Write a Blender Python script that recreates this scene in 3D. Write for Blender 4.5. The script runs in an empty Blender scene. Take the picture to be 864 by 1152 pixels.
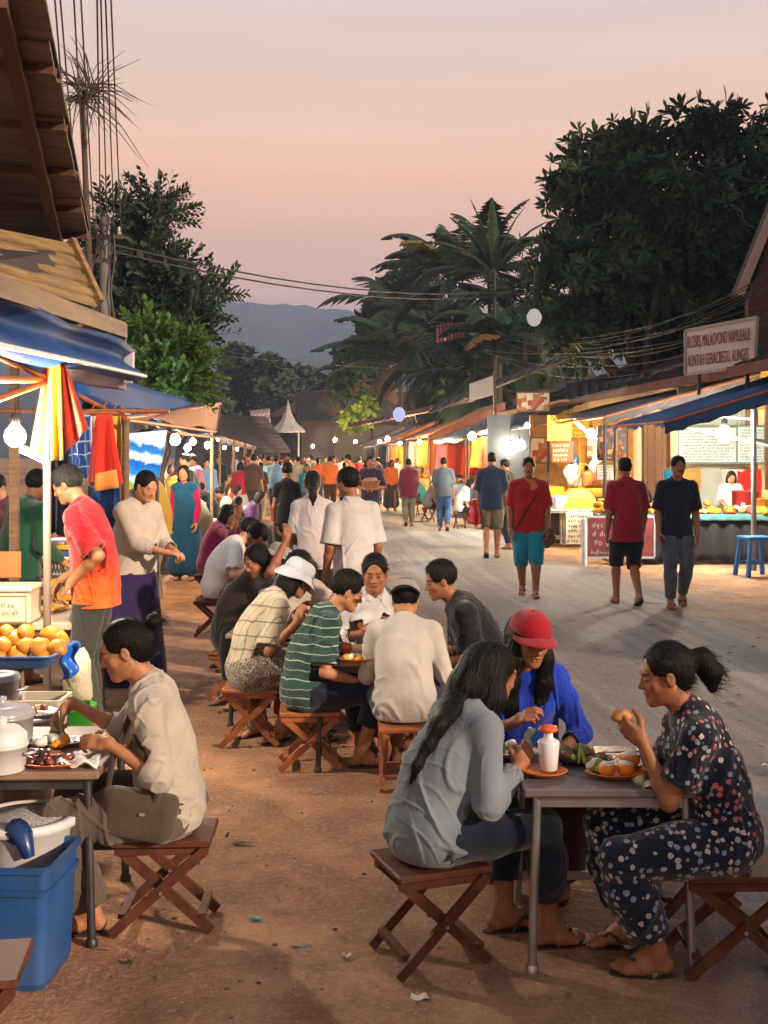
import bpy, bmesh, math, random, time
import numpy as np
from mathutils import Vector, Matrix
T0 = time.time()
SUNP = (18, 126, 4.4, 2.0)   # elevation, azimuth, strength, angle
SKYS, HAZE, EXPO = 1.12, .0007, .55
PI = math.pi
sc = bpy.context.scene
COL = sc.collection
R = math.radians
rnd = random.Random(7)

# ------------------------------------------------------------------ tagging / linking
def tag(o, label=None, cat=None, group=None, kind=None):
    if label: o['label'] = label
    if cat: o['category'] = cat
    if group: o['group'] = group
    if kind: o['kind'] = kind
    return o

def empty(name, loc=(0, 0, 0), rz=0.0, label=None, cat=None, group=None):
    o = bpy.data.objects.new(name, None)
    COL.objects.link(o)
    o.location = loc
    o.rotation_euler = (0, 0, rz)
    o.empty_display_size = 0.1
    return tag(o, label, cat, group)

def link_mesh(name, me, mats=None, parent=None, smooth=False):
    if mats is not None:
        for m in (mats if isinstance(mats, (list, tuple)) else [mats]):
            me.materials.append(m)
    if smooth and len(me.polygons):
        me.polygons.foreach_set('use_smooth', [True] * len(me.polygons))
    o = bpy.data.objects.new(name, me)
    COL.objects.link(o)
    if parent is not None:
        o.parent = parent
    return o

def children(o):
    return [c for c in COL.objects if c.parent == o]

def copy_tree(o, parent=None, kids=None):
    if kids is None:
        kids = {}
        for c in COL.objects:
            if c.parent is not None:
                kids.setdefault(c.parent.name, []).append(c)
    c = o.copy()
    COL.objects.link(c)
    c.parent = parent
    for ch in kids.get(o.name, []):
        copy_tree(ch, c, kids)
    return c

# ------------------------------------------------------------------ mesh batch (boxes, bars, tubes, quads)
class MB:
    def __init__(s):
        s.v = []; s.f = []; s.mi = []; s.sm = []
    def add(s, vs, fs, mi=0, sm=False):
        b = len(s.v)
        s.v += [tuple(v) for v in vs]
        for f in fs:
            s.f.append(tuple(b + i for i in f)); s.mi.append(mi); s.sm.append(sm)
        return s
    def box(s, c, d, rot=None, mi=0, bev=0.0):
        hx, hy, hz = d[0] / 2, d[1] / 2, d[2] / 2
        M = rot if rot is not None else Matrix.Identity(3)
        c = Vector(c)
        if bev > 0 and min(hx, hy, hz) > bev * 1.05:
            vs = []
            for sx in (-1, 1):
                for sy in (-1, 1):
                    for sz in (-1, 1):
                        vs.append((sx * (hx - bev), sy * (hy - bev), sz * hz))
                        vs.append((sx * (hx - bev), sy * hy, sz * (hz - bev)))
                        vs.append((sx * hx, sy * (hy - bev), sz * (hz - bev)))
            bm = bmesh.new()
            for v in vs: bm.verts.new(v)
            r = bmesh.ops.convex_hull(bm, input=bm.verts)
            bm.verts.ensure_lookup_table(); bm.verts.index_update()
            vv = [c + M @ v.co for v in bm.verts]
            ff = [[v.index for v in f.verts] for f in bm.faces]
            bm.free()
            return s.add(vv, ff, mi)
        vs = [c + M @ Vector((x * hx, y * hy, z * hz)) for x, y, z in
              ((-1, -1, -1), (1, -1, -1), (1, 1, -1), (-1, 1, -1), (-1, -1, 1), (1, -1, 1), (1, 1, 1), (-1, 1, 1))]
        return s.add(vs, [(0, 3, 2, 1), (4, 5, 6, 7), (0, 1, 5, 4), (1, 2, 6, 5), (2, 3, 7, 6), (3, 0, 4, 7)], mi)
    def bar(s, a, b, w, d=None, mi=0, up=(0, 0, 1)):
        """rectangular bar from a to b, width w (sideways), depth d"""
        a, b = Vector(a), Vector(b)
        d = d or w
        t = (b - a); L = t.length; t.normalize()
        u = Vector(up)
        if abs(t.dot(u)) > .98: u = Vector((0, 1, 0))
        x = t.cross(u).normalized(); y = x.cross(t).normalized()
        M = Matrix((x, t, y)).transposed()
        return s.box((a + b) / 2, (w, L, d), M, mi)
    def tube(s, pts, r, n=8, mi=0, caps=True, sm=True):
        pts = [Vector(p) for p in pts]
        rs = r if isinstance(r, (list, tuple)) else [r] * len(pts)
        vs, fs = [], []
        px = None
        for i, p in enumerate(pts):
            t = (pts[min(i + 1, len(pts) - 1)] - pts[max(i - 1, 0)])
            if t.length < 1e-9: t = Vector((0, 0, 1))
            t.normalize()
            if px is None:
                u = Vector((0, 0, 1)) if abs(t.z) < .9 else Vector((1, 0, 0))
                px = t.cross(u).normalized()
            else:
                px = (px - t * px.dot(t))
                if px.length < 1e-6: px = t.orthogonal()
                px.normalize()
            py = t.cross(px)
            for k in range(n):
                a = 2 * PI * k / n
                vs.append(p + (px * math.cos(a) + py * math.sin(a)) * rs[i])
        for i in range(len(pts) - 1):
            for k in range(n):
                fs.append((i * n + k, i * n + (k + 1) % n, (i + 1) * n + (k + 1) % n, (i + 1) * n + k))
        s.add(vs, fs, mi, sm)
        if caps:
            s.add(vs[:n], [tuple(reversed(range(n)))], mi); s.add(vs[-n:], [tuple(range(n))], mi)
        return s
    def lathe(s, c, prof, n=20, mi=0, sm=True, M=None, closed=True, scale=(1, 1)):
        """prof: list of (r, z)"""
        c = Vector(c); vs = []; fs = []
        M = M or Matrix.Identity(3)
        for r, z in prof:
            for k in range(n):
                a = 2 * PI * k / n
                vs.append(c + M @ Vector((r * math.cos(a) * scale[0], r * math.sin(a) * scale[1], z)))
        for i in range(len(prof) - 1):
            for k in range(n):
                fs.append((i * n + k, i * n + (k + 1) % n, (i + 1) * n + (k + 1) % n, (i + 1) * n + k))
        s.add(vs, fs, mi, sm)
        if closed:
            if prof[0][0] > 1e-4: s.add(vs[:n], [tuple(reversed(range(n)))], mi)
            if prof[-1][0] > 1e-4: s.add(vs[-n:], [tuple(range(n))], mi)
        return s
    def quad(s, a, b, c, d, mi=0):
        return s.add([a, b, c, d], [(0, 1, 2, 3)], mi)
    def slab(s, quad, th, mi=0, nrm=None):
        """quad of four points given thickness th along its normal"""
        q = [Vector(p) for p in quad]
        n = nrm or (q[1] - q[0]).cross(q[3] - q[0]).normalized()
        n = Vector(n)
        vs = q + [p + n * th for p in q]
        return s.add(vs, [(3, 2, 1, 0), (4, 5, 6, 7), (0, 1, 5, 4), (1, 2, 6, 5), (2, 3, 7, 6), (3, 0, 4, 7)], mi)
    def sheet(s, quad, nu, nv, fn=None, th=0.006, mi=0, sm=True):
        """bilinear patch a,b,c,d with an offset function fn(u,v)->Vector and a real thickness"""
        a, b, c, d = [Vector(p) for p in quad]
        n = (b - a).cross(d - a).normalized()
        top = []
        for j in range(nv + 1):
            v = j / nv
            for i in range(nu + 1):
                u = i / nu
                p = a * (1 - u) * (1 - v) + b * u * (1 - v) + c * u * v + d * (1 - u) * v
                if fn: p = p + Vector(fn(u, v))
                top.append(p)
        N = len(top)
        bot = [p - n * th for p in top]
        W = nu + 1
        fs = []
        for j in range(nv):
            for i in range(nu):
                q = (j * W + i, j * W + i + 1, (j + 1) * W + i + 1, (j + 1) * W + i)
                fs.append(q); fs.append(tuple(N + k for k in reversed(q)))
        ring = [i for i in range(W)] + [j * W + nu for j in range(1, nv + 1)] + [nv * W + i for i in range(nu - 1, -1, -1)] + [j * W for j in range(nv - 1, 0, -1)]
        for k in range(len(ring)):
            p, q = ring[k], ring[(k + 1) % len(ring)]
            fs.append((q, p, N + p, N + q))
        return s.add(top + bot, fs, mi, sm)
    def blob(s, c, r, n=10, m=7, mi=0, M=None, noise=0.0, seed=0):
        """lumpy ellipsoid r=(rx,ry,rz)"""
        rr = random.Random(seed)
        ph = [rr.uniform(0, 6.28) for _ in range(6)]
        c = Vector(c); M = M or Matrix.Identity(3)
        vs = [c + M @ Vector((0, 0, -r[2]))]; fs = []
        for j in range(1, m):
            t = PI * j / m - PI / 2
            for i in range(n):
                a = 2 * PI * i / n
                k = 1 + noise * (math.sin(2 * a + ph[0] + 2 * t) + .6 * math.sin(3 * a + ph[1] - 3 * t) + .5 * math.sin(5 * t + ph[2]))
                vs.append(c + M @ Vector((r[0] * math.cos(t) * math.cos(a) * k, r[1] * math.cos(t) * math.sin(a) * k, r[2] * math.sin(t) * k)))
        vs.append(c + M @ Vector((0, 0, r[2])))
        for i in range(n):
            fs.append((0, 1 + (i + 1) % n, 1 + i))
            for j in range(m - 2):
                b = 1 + j * n
                fs.append((b + i, b + (i + 1) % n, b + n + (i + 1) % n, b + n + i))
            b = 1 + (m - 2) * n
            fs.append((b + i, b + (i + 1) % n, len(vs) - 1))
        return s.add(vs, fs, mi, True)
    def build(s, name, mats, parent=None):
        me = bpy.data.meshes.new(name)
        me.from_pydata(s.v, [], s.f)
        me.polygons.foreach_set('material_index', s.mi)
        me.polygons.foreach_set('use_smooth', s.sm)
        me.update()
        return link_mesh(name, me, mats, parent)

# ------------------------------------------------------------------ materials
MATS = {}
class NT:
    def __init__(s, m):
        s.t = m.node_tree; s.n = s.t.nodes; s.l = s.t.links
    def new(s, ty, **kw):
        n = s.n.new(ty)
        for k, v in kw.items():
            if k.startswith('i_'):
                key = k[2:]
                key = int(key) if key.isdigit() else key.replace('_', ' ')
                n.inputs[key].default_value = v
            else: setattr(n, k, v)
        return n
    def link(s, a, b): s.l.new(a, b)
    def math(s, op, a, b=None, clamp=False):
        n = s.new('ShaderNodeMath', operation=op, use_clamp=clamp)
        for i, x in enumerate((a, b)):
            if x is None: continue
            if isinstance(x, (int, float)): n.inputs[i].default_value = x
            else: s.link(x, n.inputs[i])
        return n.outputs[0]
    def mix(s, f, a, b, mode='MIX'):
        n = s.new('ShaderNodeMix', data_type='RGBA', blend_type=mode)
        for i, x in ((0, f), (6, a), (7, b)):
            if isinstance(x, (int, float)): n.inputs[i].default_value = x
            elif isinstance(x, (tuple, list)): n.inputs[i].default_value = (*x[:3], 1)
            else: s.link(x, n.inputs[i])
        return n.outputs[2]
    def ramp(s, f, stops, interp='LINEAR'):
        n = s.new('ShaderNodeValToRGB'); cr = n.color_ramp; cr.interpolation = interp
        while len(cr.elements) < len(stops): cr.elements.new(.5)
        for e, (p, c) in zip(cr.elements, stops):
            e.position = p
            e.color = (c, c, c, 1) if isinstance(c, (int, float)) else (*c[:3], 1)
        s.link(f, n.inputs[0]); return n.outputs[0]
    def coord(s, kind='Object', scale=(1, 1, 1), rot=(0, 0, 0)):
        tc = s.new('ShaderNodeTexCoord'); mp = s.new('ShaderNodeMapping')
        mp.inputs['Scale'].default_value = scale; mp.inputs['Rotation'].default_value = rot
        s.link(tc.outputs[kind], mp.inputs[0]); return mp.outputs[0]
    def noise(s, v, scale, detail=4, rough=.55, out=0, dist=0.0):
        n = s.new('ShaderNodeTexNoise', i_Scale=scale, i_Detail=detail, i_Roughness=rough, i_Distortion=dist)
        s.link(v, n.inputs['Vector']); return n.outputs[out]
    def bump(s, h, strength=.3, dist=.01, normal=None):
        n = s.new('ShaderNodeBump', i_Strength=strength, i_Distance=dist)
        s.link(h, n.inputs['Height'])
        if normal is not None: s.link(normal, n.inputs['Normal'])
        return n.outputs[0]

def srgb(h):
    if isinstance(h, str):
        h = h.lstrip('#'); h = [int(h[i:i + 2], 16) / 255 for i in (0, 2, 4)]
    return tuple(((c + .055) / 1.055) ** 2.4 if c > .04045 else c / 12.92 for c in h)

def new_mat(name):
    m = bpy.data.materials.new(name); m.use_nodes = True
    nt = NT(m); b = nt.n['Principled BSDF']
    return m, nt, b

def setc(nt, b, c):
    if isinstance(c, (tuple, list)): b.inputs['Base Color'].default_value = (*c[:3], 1)
    else: nt.link(c, b.inputs['Base Color'])

def mat(name, col, rough=.7, var=.12, vs=6, bump=.15, bs=60, bd=.003, metal=0, spec=.5, coordk='Object', scale=(1, 1, 1), dirt=0.0, dirtcol=(.08, .05, .03)):
    """general surface: colour with slow and fine variation, fine bump"""
    if name in MATS: return MATS[name]
    m, nt, b = new_mat(name)
    v = nt.coord(coordk, scale)
    n1 = nt.noise(v, vs, 5)
    dk = tuple(c * (1 - var * 1.4) for c in col); lt = tuple(min(1, c * (1 + var)) for c in col)
    c = nt.ramp(n1, [(.3, dk), (.7, lt)])
    if dirt > 0:
        n3 = nt.noise(v, vs * .37, 8, .7)
        c = nt.mix(nt.ramp(n3, [(.45, 0.0), (.75, dirt)]), c, dirtcol)
    setc(nt, b, c)
    n2 = nt.noise(v, bs, 3)
    nt.link(nt.bump(n2, bump, bd), b.inputs['Normal'])
    nt.link(nt.ramp(n1, [(.2, max(0, rough - .08)), (.8, min(1, rough + .08))]), b.inputs['Roughness'])
    b.inputs['Metallic'].default_value = metal
    b.inputs['Specular IOR Level'].default_value = spec
    MATS[name] = m
    return m

def emit(name, col, strength):
    if name in MATS: return MATS[name]
    m = bpy.data.materials.new(name); m.use_nodes = True
    nt = NT(m); nt.n.remove(nt.n['Principled BSDF'])
    e = nt.new('ShaderNodeEmission'); e.inputs[0].default_value = (*col, 1); e.inputs[1].default_value = strength
    nt.link(e.outputs[0], nt.n['Material Output'].inputs[0])
    MATS[name] = m
    return m

def cloth(name, col, kind='plain', c2=(1, 1, 1), rough=.85, scale=1.0, c3=None):
    if name in MATS: return MATS[name]
    m, nt, b = new_mat(name)
    v = nt.coord('Object')
    n1 = nt.noise(v, 5, 4)
    base = nt.ramp(n1, [(.3, tuple(c * .82 for c in col)), (.7, tuple(min(1, c * 1.1) for c in col))])
    sep = nt.new('ShaderNodeSeparateXYZ'); nt.link(v, sep.inputs[0])
    wob = nt.math('MULTIPLY', nt.math('SUBTRACT', nt.noise(v, 7, 2), .5), .05)
    def lines(src, per, duty, off=0.0):
        x = nt.math('ADD', nt.math('ADD', src, wob), 10.0 + off)
        fr = nt.math('FRACT', nt.math('DIVIDE', x, per))
        return nt.math('LESS_THAN', fr, duty)
    if kind == 'stripes':
        f = lines(sep.outputs[2], .048 * scale, .13)
        base = nt.mix(f, base, c2)
        f2 = lines(sep.outputs[2], .096 * scale, .32, .02)
        base = nt.mix(nt.math('MULTIPLY', f2, .35), base, c3 or (.02, .03, .03))
    elif kind == 'plaid':
        for k, per in ((0, .03), (2, .06)):
            f = lines(sep.outputs[k], per * scale, .12)
            base = nt.mix(nt.math('MULTIPLY', f, .7), base, c2)
    elif kind == 'vstripe':
        f = lines(sep.outputs[0], .045 * scale, .4)
        base = nt.mix(f, base, c2)
    elif kind in ('floral', 'scribble'):
        sc_ = (34 if kind == 'floral' else 60) / scale
        vd = nt.new('ShaderNodeTexVoronoi', i_Scale=sc_, i_Randomness=.9)
        wv = nt.new('ShaderNodeVectorMath', operation='ADD'); nt.link(v, wv.inputs[0])
        nz = nt.new('ShaderNodeVectorMath', operation='SCALE'); nt.link(nt.noise(v, 60, 2, out=1), nz.inputs[0]); nz.inputs['Scale'].default_value = .012
        nt.link(nz.outputs[0], wv.inputs[1]); nt.link(wv.outputs[0], vd.inputs['Vector'])
        if kind == 'floral':
            f = nt.math('LESS_THAN', vd.outputs['Distance'], .40)
            hs = nt.new('ShaderNodeSeparateColor'); nt.link(vd.outputs['Color'], hs.inputs[0])
            cc = nt.ramp(hs.outputs[0], [(0, c2), (.35, c3 or (.4, .5, .6)), (.7, (.55, .5, .48)), (1, c2)], 'CONSTANT')
            core = nt.math('LESS_THAN', vd.outputs['Distance'], .16)
            cc = nt.mix(nt.math('MULTIPLY', core, .5), cc, (.5, .2, .12))
            keep = nt.math('LESS_THAN', hs.outputs[1], .72)
            base = nt.mix(nt.math('MULTIPLY', nt.math('MULTIPLY', f, keep), .85), base, cc)
        else:
            n = nt.noise(v, 30 / scale, 6, .7, dist=2.0)
            f = nt.math('LESS_THAN', nt.math('ABSOLUTE', nt.math('SUBTRACT', n, .5)), .045)
            base = nt.mix(f, base, c2)
    elif kind == 'gradient':   # dyed: c2 at the hem
        n = nt.ramp(nt.math('ADD', sep.outputs[2], nt.math('MULTIPLY', wob, 2.0)), [(0, 0.0), (1, 1.0)])
        mr = nt.new('ShaderNodeMapRange', i_1=.70, i_2=1.2); nt.link(sep.outputs[2], mr.inputs[0])
        base = nt.mix(mr.outputs[0], c2, base)
    setc(nt, b, base)
    w = nt.noise(v, 420, 2)
    w2 = nt.noise(nt.coord('Object', (1, 1, .8)), 9, 5, .5, dist=.8)
    h = nt.math('ADD', nt.math('MULTIPLY', w, .22), nt.math('ADD', w2, nt.math('MULTIPLY', nt.noise(v, 45, 3, .6), .25)))
    nt.link(nt.bump(h, .45, .02), b.inputs['Normal'])
    b.inputs['Roughness'].default_value = rough
    b.inputs['Specular IOR Level'].default_value = .15
    b.inputs['Sheen Weight'].default_value = .25
    MATS[name] = m
    return m

def skin_mat():
    if 'skin' in MATS: return MATS['skin']
    m, nt, b = new_mat('skin')
    a = nt.new('ShaderNodeAttribute', attribute_name='Col')
    v = nt.coord('Object')
    n1 = nt.noise(v, 30, 4)
    c = nt.mix(.35, a.outputs['Color'], nt.ramp(n1, [(.3, (.5, .40, .38)), (.7, (1, 1, 1))]), 'MULTIPLY')
    setc(nt, b, c)
    nt.link(nt.bump(nt.noise(v, 220, 3), .12, .003), b.inputs['Normal'])
    b.inputs['Roughness'].default_value = .55
    b.inputs['Specular IOR Level'].default_value = .35
    b.inputs['Subsurface Weight'].default_value = .08
    b.inputs['Subsurface Radius'].default_value = (.01, .004, .002)
    b.inputs['Subsurface Scale'].default_value = .6
    MATS['skin'] = m
    return m

def hair_mat(name='hair', col=(.006, .005, .0045)):
    if name in MATS: return MATS[name]
    m, nt, b = new_mat(name)
    v = nt.coord('Object', (1, 1, .08))
    n1 = nt.noise(v, 210, 3, .6)
    c = nt.ramp(n1, [(.35, tuple(x * .4 for x in col)), (.7, tuple(x * 1.5 for x in col))])
    setc(nt, b, c)
    nt.link(nt.bump(n1, .9, .006), b.inputs['Normal'])
    b.inputs['Roughness'].default_value = .5
    b.inputs['Specular IOR Level'].default_value = .16
    MATS[name] = m
    return m

# ------------------------------------------------------------------ implicit surfaces
def npv(*a): return np.array(a, dtype=np.float64)
class Field:
    def __init__(s, prims, h, pad=.03):
        lo = np.min([p['lo'] for p in prims], 0) - pad; hi = np.max([p['hi'] for p in prims], 0) + pad
        s.h = h; s.o = lo; n = np.ceil((hi - lo) / h).astype(int) + 1
        s.n = n; s.a = np.full(n, .08, np.float32)
        s.ax = [(lo[i] + h * np.arange(n[i])).astype(np.float32) for i in range(3)]
    def op(s, p, k=.0, sub=False):
        m = k + 3 * s.h
        i0 = np.maximum(np.floor((p['lo'] - m - s.o) / s.h).astype(int), 0)
        i1 = np.minimum(np.ceil((p['hi'] + m - s.o) / s.h).astype(int) + 1, s.n)
        if np.any(i1 <= i0): return
        sl = tuple(slice(a, b) for a, b in zip(i0, i1))
        X = s.ax[0][sl[0]][:, None, None]; Y = s.ax[1][sl[1]][None, :, None]; Z = s.ax[2][sl[2]][None, None, :]
        d = p['fn'](X, Y, Z)
        A = s.a[sl]
        if sub:
            d = -d
            if k > 0:
                q = np.clip(.5 - .5 * (A - d) / k, 0, 1)
                s.a[sl] = A * (1 - q) + d * q + k * q * (1 - q)
            else: s.a[sl] = np.maximum(A, d)
        else:
            if k > 0:
                q = np.clip(.5 + .5 * (A - d) / k, 0, 1)
                s.a[sl] = A * (1 - q) + d * q - k * q * (1 - q)
            else: s.a[sl] = np.minimum(A, d)
    def cut(s, n, d):
        """keep n.p <= d"""
        n = np.array(n, float); n /= np.linalg.norm(n)
        pl = (s.ax[0][:, None, None] * np.float32(n[0]) + s.ax[1][None, :, None] * np.float32(n[1]) + s.ax[2][None, None, :] * np.float32(n[2])) - np.float32(d)
        s.a = np.maximum(s.a, pl)
    def mesh(s):
        a = s.a
        a[0] = a[-1] = .05; a[:, 0] = a[:, -1] = .05; a[:, :, 0] = a[:, :, -1] = .05
        sg = a < 0
        nx, ny, nz = a.shape
        cnt = np.zeros((nx - 1, ny - 1, nz - 1), np.int8)
        for i in (0, 1):
            for j in (0, 1):
                for k in (0, 1):
                    cnt += sg[i:nx - 1 + i, j:ny - 1 + j, k:nz - 1 + k]
        act = np.argwhere((cnt > 0) & (cnt < 8))
        if len(act) == 0: return np.zeros((0, 3)), np.zeros((0, 4), int)
        idx = np.full(cnt.shape, -1, np.int32)
        idx[act[:, 0], act[:, 1], act[:, 2]] = np.arange(len(act))
        cn = [(i, j, k) for i in (0, 1) for j in (0, 1) for k in (0, 1)]
        val = {c: a[act[:, 0] + c[0], act[:, 1] + c[1], act[:, 2] + c[2]] for c in cn}
        acc = np.zeros((len(act), 3)); w = np.zeros(len(act))
        for c in cn:
            for ax in range(3):
                if c[ax] == 0:
                    c2 = list(c); c2[ax] = 1; c2 = tuple(c2)
                    v1, v2 = val[c], val[c2]
                    m = (v1 < 0) != (v2 < 0)
                    t = np.where(m, v1 / np.where(m, v1 - v2, 1), 0)
                    for q in range(3):
                        acc[:, q] += np.where(m, (c[q] + (t if q == ax else 0)), 0)
                    w += m
        P = s.o + s.h * (act + acc / w[:, None])
        faces = []
        for ax in range(3):
            u, v = [(1, 2), (2, 0), (0, 1)][ax]
            sl1 = [slice(None)] * 3; sl2 = [slice(None)] * 3
            sl1[ax] = slice(0, -1); sl2[ax] = slice(1, None)
            s1, s2 = sg[tuple(sl1)], sg[tuple(sl2)]
            e = np.argwhere(s1 != s2)
            inside = s1[e[:, 0], e[:, 1], e[:, 2]]
            q = []
            for du, dv in ((0, 0), (1, 0), (1, 1), (0, 1)):
                c = e.copy(); c[:, u] -= du; c[:, v] -= dv
                q.append(idx[c[:, 0], c[:, 1], c[:, 2]])
            q = np.stack(q, 1)
            q[~inside] = q[~inside][:, ::-1]
            faces.append(q[:, ::-1][:, [0, 3, 2, 1]])
        Fc = np.concatenate(faces)
        Fc = Fc[(Fc >= 0).all(1)]
        return P, Fc

def f3(x): return [np.float32(q) for q in x]
def rc(a, b, ra, rb=None, infl=0.0):
    rb = ra if rb is None else rb
    a = np.array(a, float); b = np.array(b, float)
    ra += infl; rb += infl
    def fn(X, Y, Z):
        ba = f3(b - a); A = f3(a)
        x, y, z = X - A[0], Y - A[1], Z - A[2]
        L = max(float((b - a) @ (b - a)), 1e-9)
        t = np.clip((x * ba[0] + y * ba[1] + z * ba[2]) / np.float32(L), 0, 1)
        return np.sqrt((x - t * ba[0]) ** 2 + (y - t * ba[1]) ** 2 + (z - t * ba[2]) ** 2) - (np.float32(ra) + np.float32(rb - ra) * t)
    m = max(ra, rb)
    return dict(fn=fn, lo=np.minimum(a - ra, b - rb), hi=np.maximum(a + ra, b + rb), spec=('rc', a, b, ra, rb))
def ell(c, r, M=None, infl=0.0):
    c = np.array(c, float); r = np.array(r, float) + infl; M = np.eye(3) if M is None else np.array(M, float)
    def fn(X, Y, Z):
        C = f3(c); x, y, z = X - C[0], Y - C[1], Z - C[2]
        m = M.astype(np.float32)
        k0 = 0; k1 = 0
        for i in range(3):
            q = (x * m[0, i] + y * m[1, i] + z * m[2, i]) / np.float32(r[i])
            k0 = k0 + q * q; k1 = k1 + (q / np.float32(r[i])) ** 2
        k0 = np.sqrt(k0)
        return k0 * (k0 - 1) / np.maximum(np.sqrt(k1), 1e-6)
    e = np.sqrt(((M * r[None, :]) ** 2).sum(1))
    return dict(fn=fn, lo=c - e, hi=c + e, spec=('ell', c, r, M))
def rbox(c, hd, M=None, rd=.01, infl=0.0):
    c = np.array(c, float); hd = np.array(hd, float) + infl; M = np.eye(3) if M is None else np.array(M, float)
    def fn(X, Y, Z):
        C = f3(c); x, y, z = X - C[0], Y - C[1], Z - C[2]
        m = M.astype(np.float32); q = []
        for i in range(3):
            q.append(np.abs(x * m[0, i] + y * m[1, i] + z * m[2, i]) - np.float32(hd[i] - rd))
        o = np.sqrt(np.maximum(q[0], 0) ** 2 + np.maximum(q[1], 0) ** 2 + np.maximum(q[2], 0) ** 2)
        return o + np.minimum(np.maximum(q[0], np.maximum(q[1], q[2])), 0) - np.float32(rd)
    e = np.abs(M) @ hd
    return dict(fn=fn, lo=c - e, hi=c + e, spec=('box', c, hd, M, rd))
def grow(p, g):
    s = p['spec']
    if s[0] == 'rc': return rc(s[1], s[2], s[3], s[4], g)
    if s[0] == 'ell': return ell(s[1], s[2], s[3], g)
    return rbox(s[1], s[2], s[3], s[4] + g * .8, g)

def np_mesh(name, P, Fc, mats, parent=None, colattr=None, smooth=True):
    me = bpy.data.meshes.new(name)
    me.vertices.add(len(P)); me.vertices.foreach_set('co', np.asarray(P, np.float32).ravel())
    me.loops.add(len(Fc) * 4); me.loops.foreach_set('vertex_index', Fc.astype(np.int32).ravel())
    me.polygons.add(len(Fc)); me.polygons.foreach_set('loop_start', np.arange(0, len(Fc) * 4, 4, dtype=np.int32))
    me.update(calc_edges=True)
    if colattr is not None:
        ca = me.color_attributes.new('Col', 'FLOAT_COLOR', 'POINT')
        ca.data.foreach_set('color', np.concatenate([colattr, np.ones((len(P), 1))], 1).astype(np.float32).ravel())
    return link_mesh(name, me, mats, parent, smooth)

def vnormals(P, Fc):
    a, b, c, d = (P[Fc[:, i]] for i in range(4))
    n = np.cross(c - a, d - b)
    N = np.zeros_like(P)
    for i in range(4): np.add.at(N, Fc[:, i], n)
    return N / np.maximum(np.linalg.norm(N, axis=1, keepdims=True), 1e-12)

def folds(P, amp, seed, wl=.11, zs=.6):
    """soft cloth folds: warped ridged waves"""
    r = np.random.RandomState(seed); out = np.zeros(len(P))
    W = P * np.array([1, 1, zs])
    warp = np.stack([np.sin(W @ r.normal(size=3) * 9 + r.uniform(0, 6)) for _ in range(3)], 1) * .035
    for o in range(5):
        d = r.normal(size=3) * npv(1, 1, 1.3); d /= np.linalg.norm(d)
        f = PI / (wl * r.uniform(.8, 1.5))
        w = np.sin((W + warp * 1.6) @ d * f + r.uniform(0, 6))
        m_ = np.clip(np.sin(P @ r.normal(size=3) * 7 + r.uniform(0, 6)) * 1.6, 0, 1)
        out += (np.exp(-(w / .22) ** 2) * 1.5 - .3) * m_ + .22 * w
    mask = .55 + .45 * np.sin(P @ r.normal(size=3) * 8 + r.uniform(0, 6))
    return amp * out * mask * .8
# ------------------------------------------------------------------ people
def nrm(v): v = np.array(v, float); return v / max(np.linalg.norm(v), 1e-9)
def Rx(a): c, s = math.cos(a), math.sin(a); return np.array([[1, 0, 0], [0, c, -s], [0, s, c]])
def Ry(a): c, s = math.cos(a), math.sin(a); return np.array([[c, 0, s], [0, 1, 0], [-s, 0, c]])
def Rz(a): c, s = math.cos(a), math.sin(a); return np.array([[c, -s, 0], [s, c, 0], [0, 0, 1]])
def ik(a, t, l1, l2, pole):
    a = np.array(a, float); t = np.array(t, float)
    d = t - a; L = np.linalg.norm(d)
    L2 = min(L, (l1 + l2) * .995); L2 = max(L2, abs(l1 - l2) + .03)
    u = d / max(L, 1e-6)
    p = np.array(pole, float); p = p - u * (p @ u); p = nrm(p)
    x = (l1 * l1 - l2 * l2 + L2 * L2) / (2 * L2)
    y = math.sqrt(max(l1 * l1 - x * x, 0))
    return a + u * x + p * y, a + u * L2

SKINS = {'a': srgb('#a0704f'), 'b': srgb('#8c5d40'), 'c': srgb('#b98563'), 'd': srgb('#774b33')}

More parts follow.
